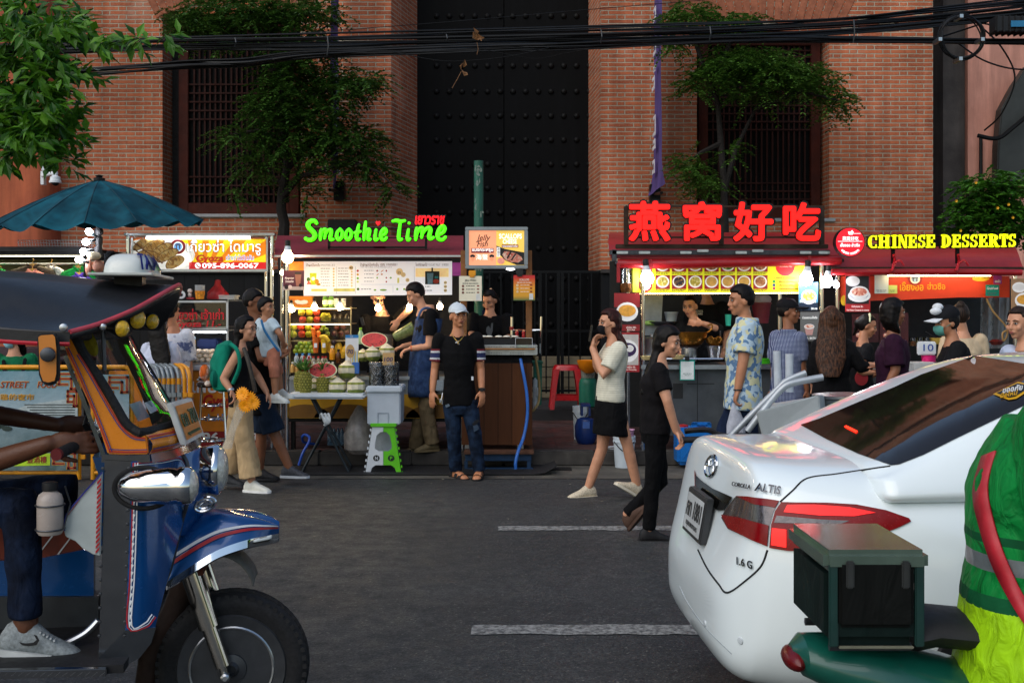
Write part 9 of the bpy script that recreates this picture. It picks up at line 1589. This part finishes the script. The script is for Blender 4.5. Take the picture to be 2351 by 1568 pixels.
for s in(-.35,.3):B('wheel',MB().lathe(P(1900,1085,TR)+Vector((0,s,0)),[(.02,-.025),(.17,-.03),(.19,0),(.17,.03),(.02,.025)],26,(0,1,0)),RUBBER,pt)
vessel('steel_cauldron','wide brushed steel pot standing on the push cart',1945,990,TR+.1,[(.2,0),(.24,.02),(.25,.25),(.265,.26),(.265,.28),(.24,.285),(.05,.3)],M('8f9294',.35,.9,.12,14),'pot')
YP,GP=M('d08a0e',.4,.1,.2,9,.15,30),M('7c8488',.4,.4,.2,9);BD=11.1
def barrier(X0,X1,label,rnd_=False):
 t=T('crowd_barrier',label,'barrier',P((X0+X1)/2,1100,BD),'yellow crowd barriers');r_=.024
 pts=[P(X0,1100,BD),P(X0,843,BD),P(X1-(14 if rnd_ else 0),843,BD)]+([P(X1-4,848,BD),P(X1,862,BD)]if rnd_ else[])+[P(X1,1100,BD)];B('rail',MB().tube([pts[1],pts[2]],r_,10).tube([P(X0,1085,BD),P(X1,1085,BD)],r_*.8,10),YP,t)
 B('post',MB().tube(pts[:2],r_,10),YP,t);B('post',MB().tube(pts[2:],r_,10),YP,t)
 for Y in(1048,980):B('bracket',MB().pb(X1+2,Y-4,X1+14,Y+6,BD-.02,.03),YP,t,bev=.003)
 return t
barrier(-260,181,'yellow crowd barrier carrying the painted street food banner');barrier(214,302,'yellow crowd barrier with rounded corner seen through the windscreen',True)
bn2=T('street_food_banner','blue grey printed street food banner tied to the yellow barrier','banner',P(-30,1080,BD-.04));e=BD-.05
def sky_print():
 m,t,b=base_mat('printed_sky');sp=N(t,'SeparateXYZ');t.links.new(N(t,'TexCoord').outputs['Generated'],sp.inputs[0]);c=ramp(t,sp.outputs[2],[(0,'2f4a44'),(.35,'5a7278'),(.6,'8aa0aa'),(1,'5f8a98')]);c=mixc(t,ramp(t,noise_tex(t,4,6),[(.4,0),(.7,.35)]),c,'a4b4ba');t.links.new(c,b.inputs['Base Color']);b.inputs['Roughness'].default_value=.5;bump(t,b,noise_tex(t,5,3),.4,.03);return m
SKP=sky_print();B('sheet',MB().pb(-255,852,178,1080,e,.01),SKP,bn2,sm=0);bd=MB();wn=MB();r9=random.Random(8)
bd.pp([(38,940),(60,930),(178,912),(178,955),(38,958)],e-.002,.001)
for Y in range(928,954,6):wn.pb(56+(Y-928),Y,172,Y+2.2,e-.004,.001)
for k in range(16):X=-240+k*17;bd.pb(X,960-r9.uniform(4,30),X+r9.uniform(6,15),962,e-.002,.001)
B('building_print',bd,M('a8b4b4',.5,0,.2,20),bn2,sm=0);B('window_print',wn,M('2a3436',.5),bn2,sm=0);tr_=MB()
for k in range(60):tr_.disc(r9.uniform(-240,170),r9.uniform(962,985),r9.uniform(5,14),r9.uniform(4,10),e-.003-.0001*k,.0005,10)
B('foliage_print',tr_,M('20322c',.6,0,.5,20),bn2,sm=0);gl,rl_=MB(),MB()
def fret(X,Y,s):
 for mb,w in((gl,6),(rl_,2.6)):
  for a in((0,0,40,1),(0,0,1,34),(12,11,30,1),(12,11,1,24),(40,0,1,24),(22,24,20,1),(0,34,14,1)):z=e-(.004 if mb is gl else .006);mb.pb(X+min(a[0]*s,(a[0]+a[2])*s)-w/2,Y+a[1]-w/2,X+max(a[0]*s,(a[0]+a[2])*s)+w/2,Y+a[1]+a[3]+w/2,z,.0015)
fret(176,858,-1);fret(176,898,-.5);fret(172,1040,-1.2)
B('gold_fretwork',gl,M('b8862a',.5),bn2,sm=0);B('red_fretwork',rl_,M('8a1c1c',.5),bn2,sm=0)
for s,x0,y0,x1,y1,c_,sh_ in(('STREET',1,876,66,890,'9a2a14',.25),('FOOD',86,876,130,890,'9a2a14',.25),('路的夜市',1,905,78,918,'b07a1a',0)):B('lettering_edge',txt(MB(),s,x0-1,y0-1,x1+1,y1+1,e-.003,.001,.03,sh_),M('d0a43a',.5),bn2,sm=0);B('lettering',txt(MB(),s,x0,y0,x1,y1,e-.005,.002,.008,sh_),M(c_,.5),bn2,sm=0)
B('lime_strip',MB().pp([(30,1070),(44,1046),(115,1040),(115,1068)],e-.004,.001),M('a4c81e',.5),bn2,sm=0);B('strip_lettering',txt(MB(),'豐酒樓',62,1047,107,1063,e-.007,.002,.01),M('8a1414',.5),bn2,sm=0)
pb2=T('street_food_banner','second printed banner with gold fretwork seen through the windscreen','banner',P(250,1080,BD-.04));B('sheet',MB().pb(218,860,296,1075,e,.01),SKP,pb2,sm=0);gl,rl_=MB(),MB();fret(292,866,-1);fret(226,900,.8);B('gold_fretwork',gl,M('b8862a',.5),pb2,sm=0);B('red_fretwork',rl_,M('8a1c1c',.5),pb2,sm=0)
sb0=None
for i,X in enumerate((366,377,388,398,411,424,436)):
 t=T('crowd_barrier','%s of the stacked barriers seen end on beside the bar stool'%('first from the left','second','third','fourth','fifth, grey','sixth, yellow','last, yellow')[i],'barrier',P(X,1100,11.3),'stacked barriers by the gyoza stall');mt=YP if i>4 else GP;q=[P(X,1098,11.3),P(X,880,11.3),P(X-1,862,11.3),P(X-6,846,11.35),P(X-18,838,11.5),P(X-50,836,12.2)]
 B('frame',MB().tube(q,.02,10),mt,t);B('yellow_band',MB().tube([P(X,882,11.3),P(X,868,11.3)],.0215,10),YP,t);B('bracket',MB().pb(X-5,902,X+6,912,11.26,.06),mt,t,bev=.003)
bs=T('bar_stool','tall chrome bar stool in front of the gyoza banner','stool',P(488,1090,11.6));m=MB()
for s in(-1,1):
 for dd in(-.13,.13):m.tube([P(488+s*24,884,11.6+dd),P(488+s*36,1085,11.6+dd*1.4)],.013,8)
for Y,w in((930,27),(960,29),(1010,32)):m.tube([P(488+w*math.cos(a),Y,11.6)+Vector((0,.15*math.sin(a),0))for a in[2*math.pi*k/24 for k in range(25)]],.009,6)
B('frame',m,CHROME,bs);B('seat',MB().lathe(P(488,884,11.6),[(.14,-.02),(.155,0),(.15,.03),(.02,.04)],24),M('2a1a16',.5),bs)
dc=T('drain_cover','dark square drain grate in the gutter beside the plank cart','drain',gp(1275,1078));B('grate',MB().box(gp(1275,1078)+Vector((-.17,-.12,.004)),gp(1275,1078)+Vector((.17,.12,.012))),M('1a1816',.7,.3),dc,sm=0,bev=.003);sl_=MB();[sl_.box(gp(1275,1078)+Vector((-.14+k*.07,-.09,.0125)),gp(1275,1078)+Vector((-.105+k*.07,.09,.0135)))for k in range(4)];B('slot_pattern',sl_,M('040404',.9),dc,sm=0)
r10=random.Random(6);lt=MB()
for k in range(90):p=gp(r10.uniform(60,1900),725+365+abs(r10.gauss(0,60)));p.z=.006;a=r10.uniform(0,6.28);w=r10.uniform(.004,.018);u=Vector((math.cos(a)*w,math.sin(a)*w,0));q=Vector((-u.y,u.x,0))*r10.uniform(.3,.9);lt.add([p-u,p+q,p+u+Vector((0,0,.004)),p-q],[(0,1,2,3)])
tag(B('litter_specks',lt,M('8a8474',.8,0,.6,3),sm=0),'scattered scraps of paper and leaf on the road and gutter','litter',None,'stuff')
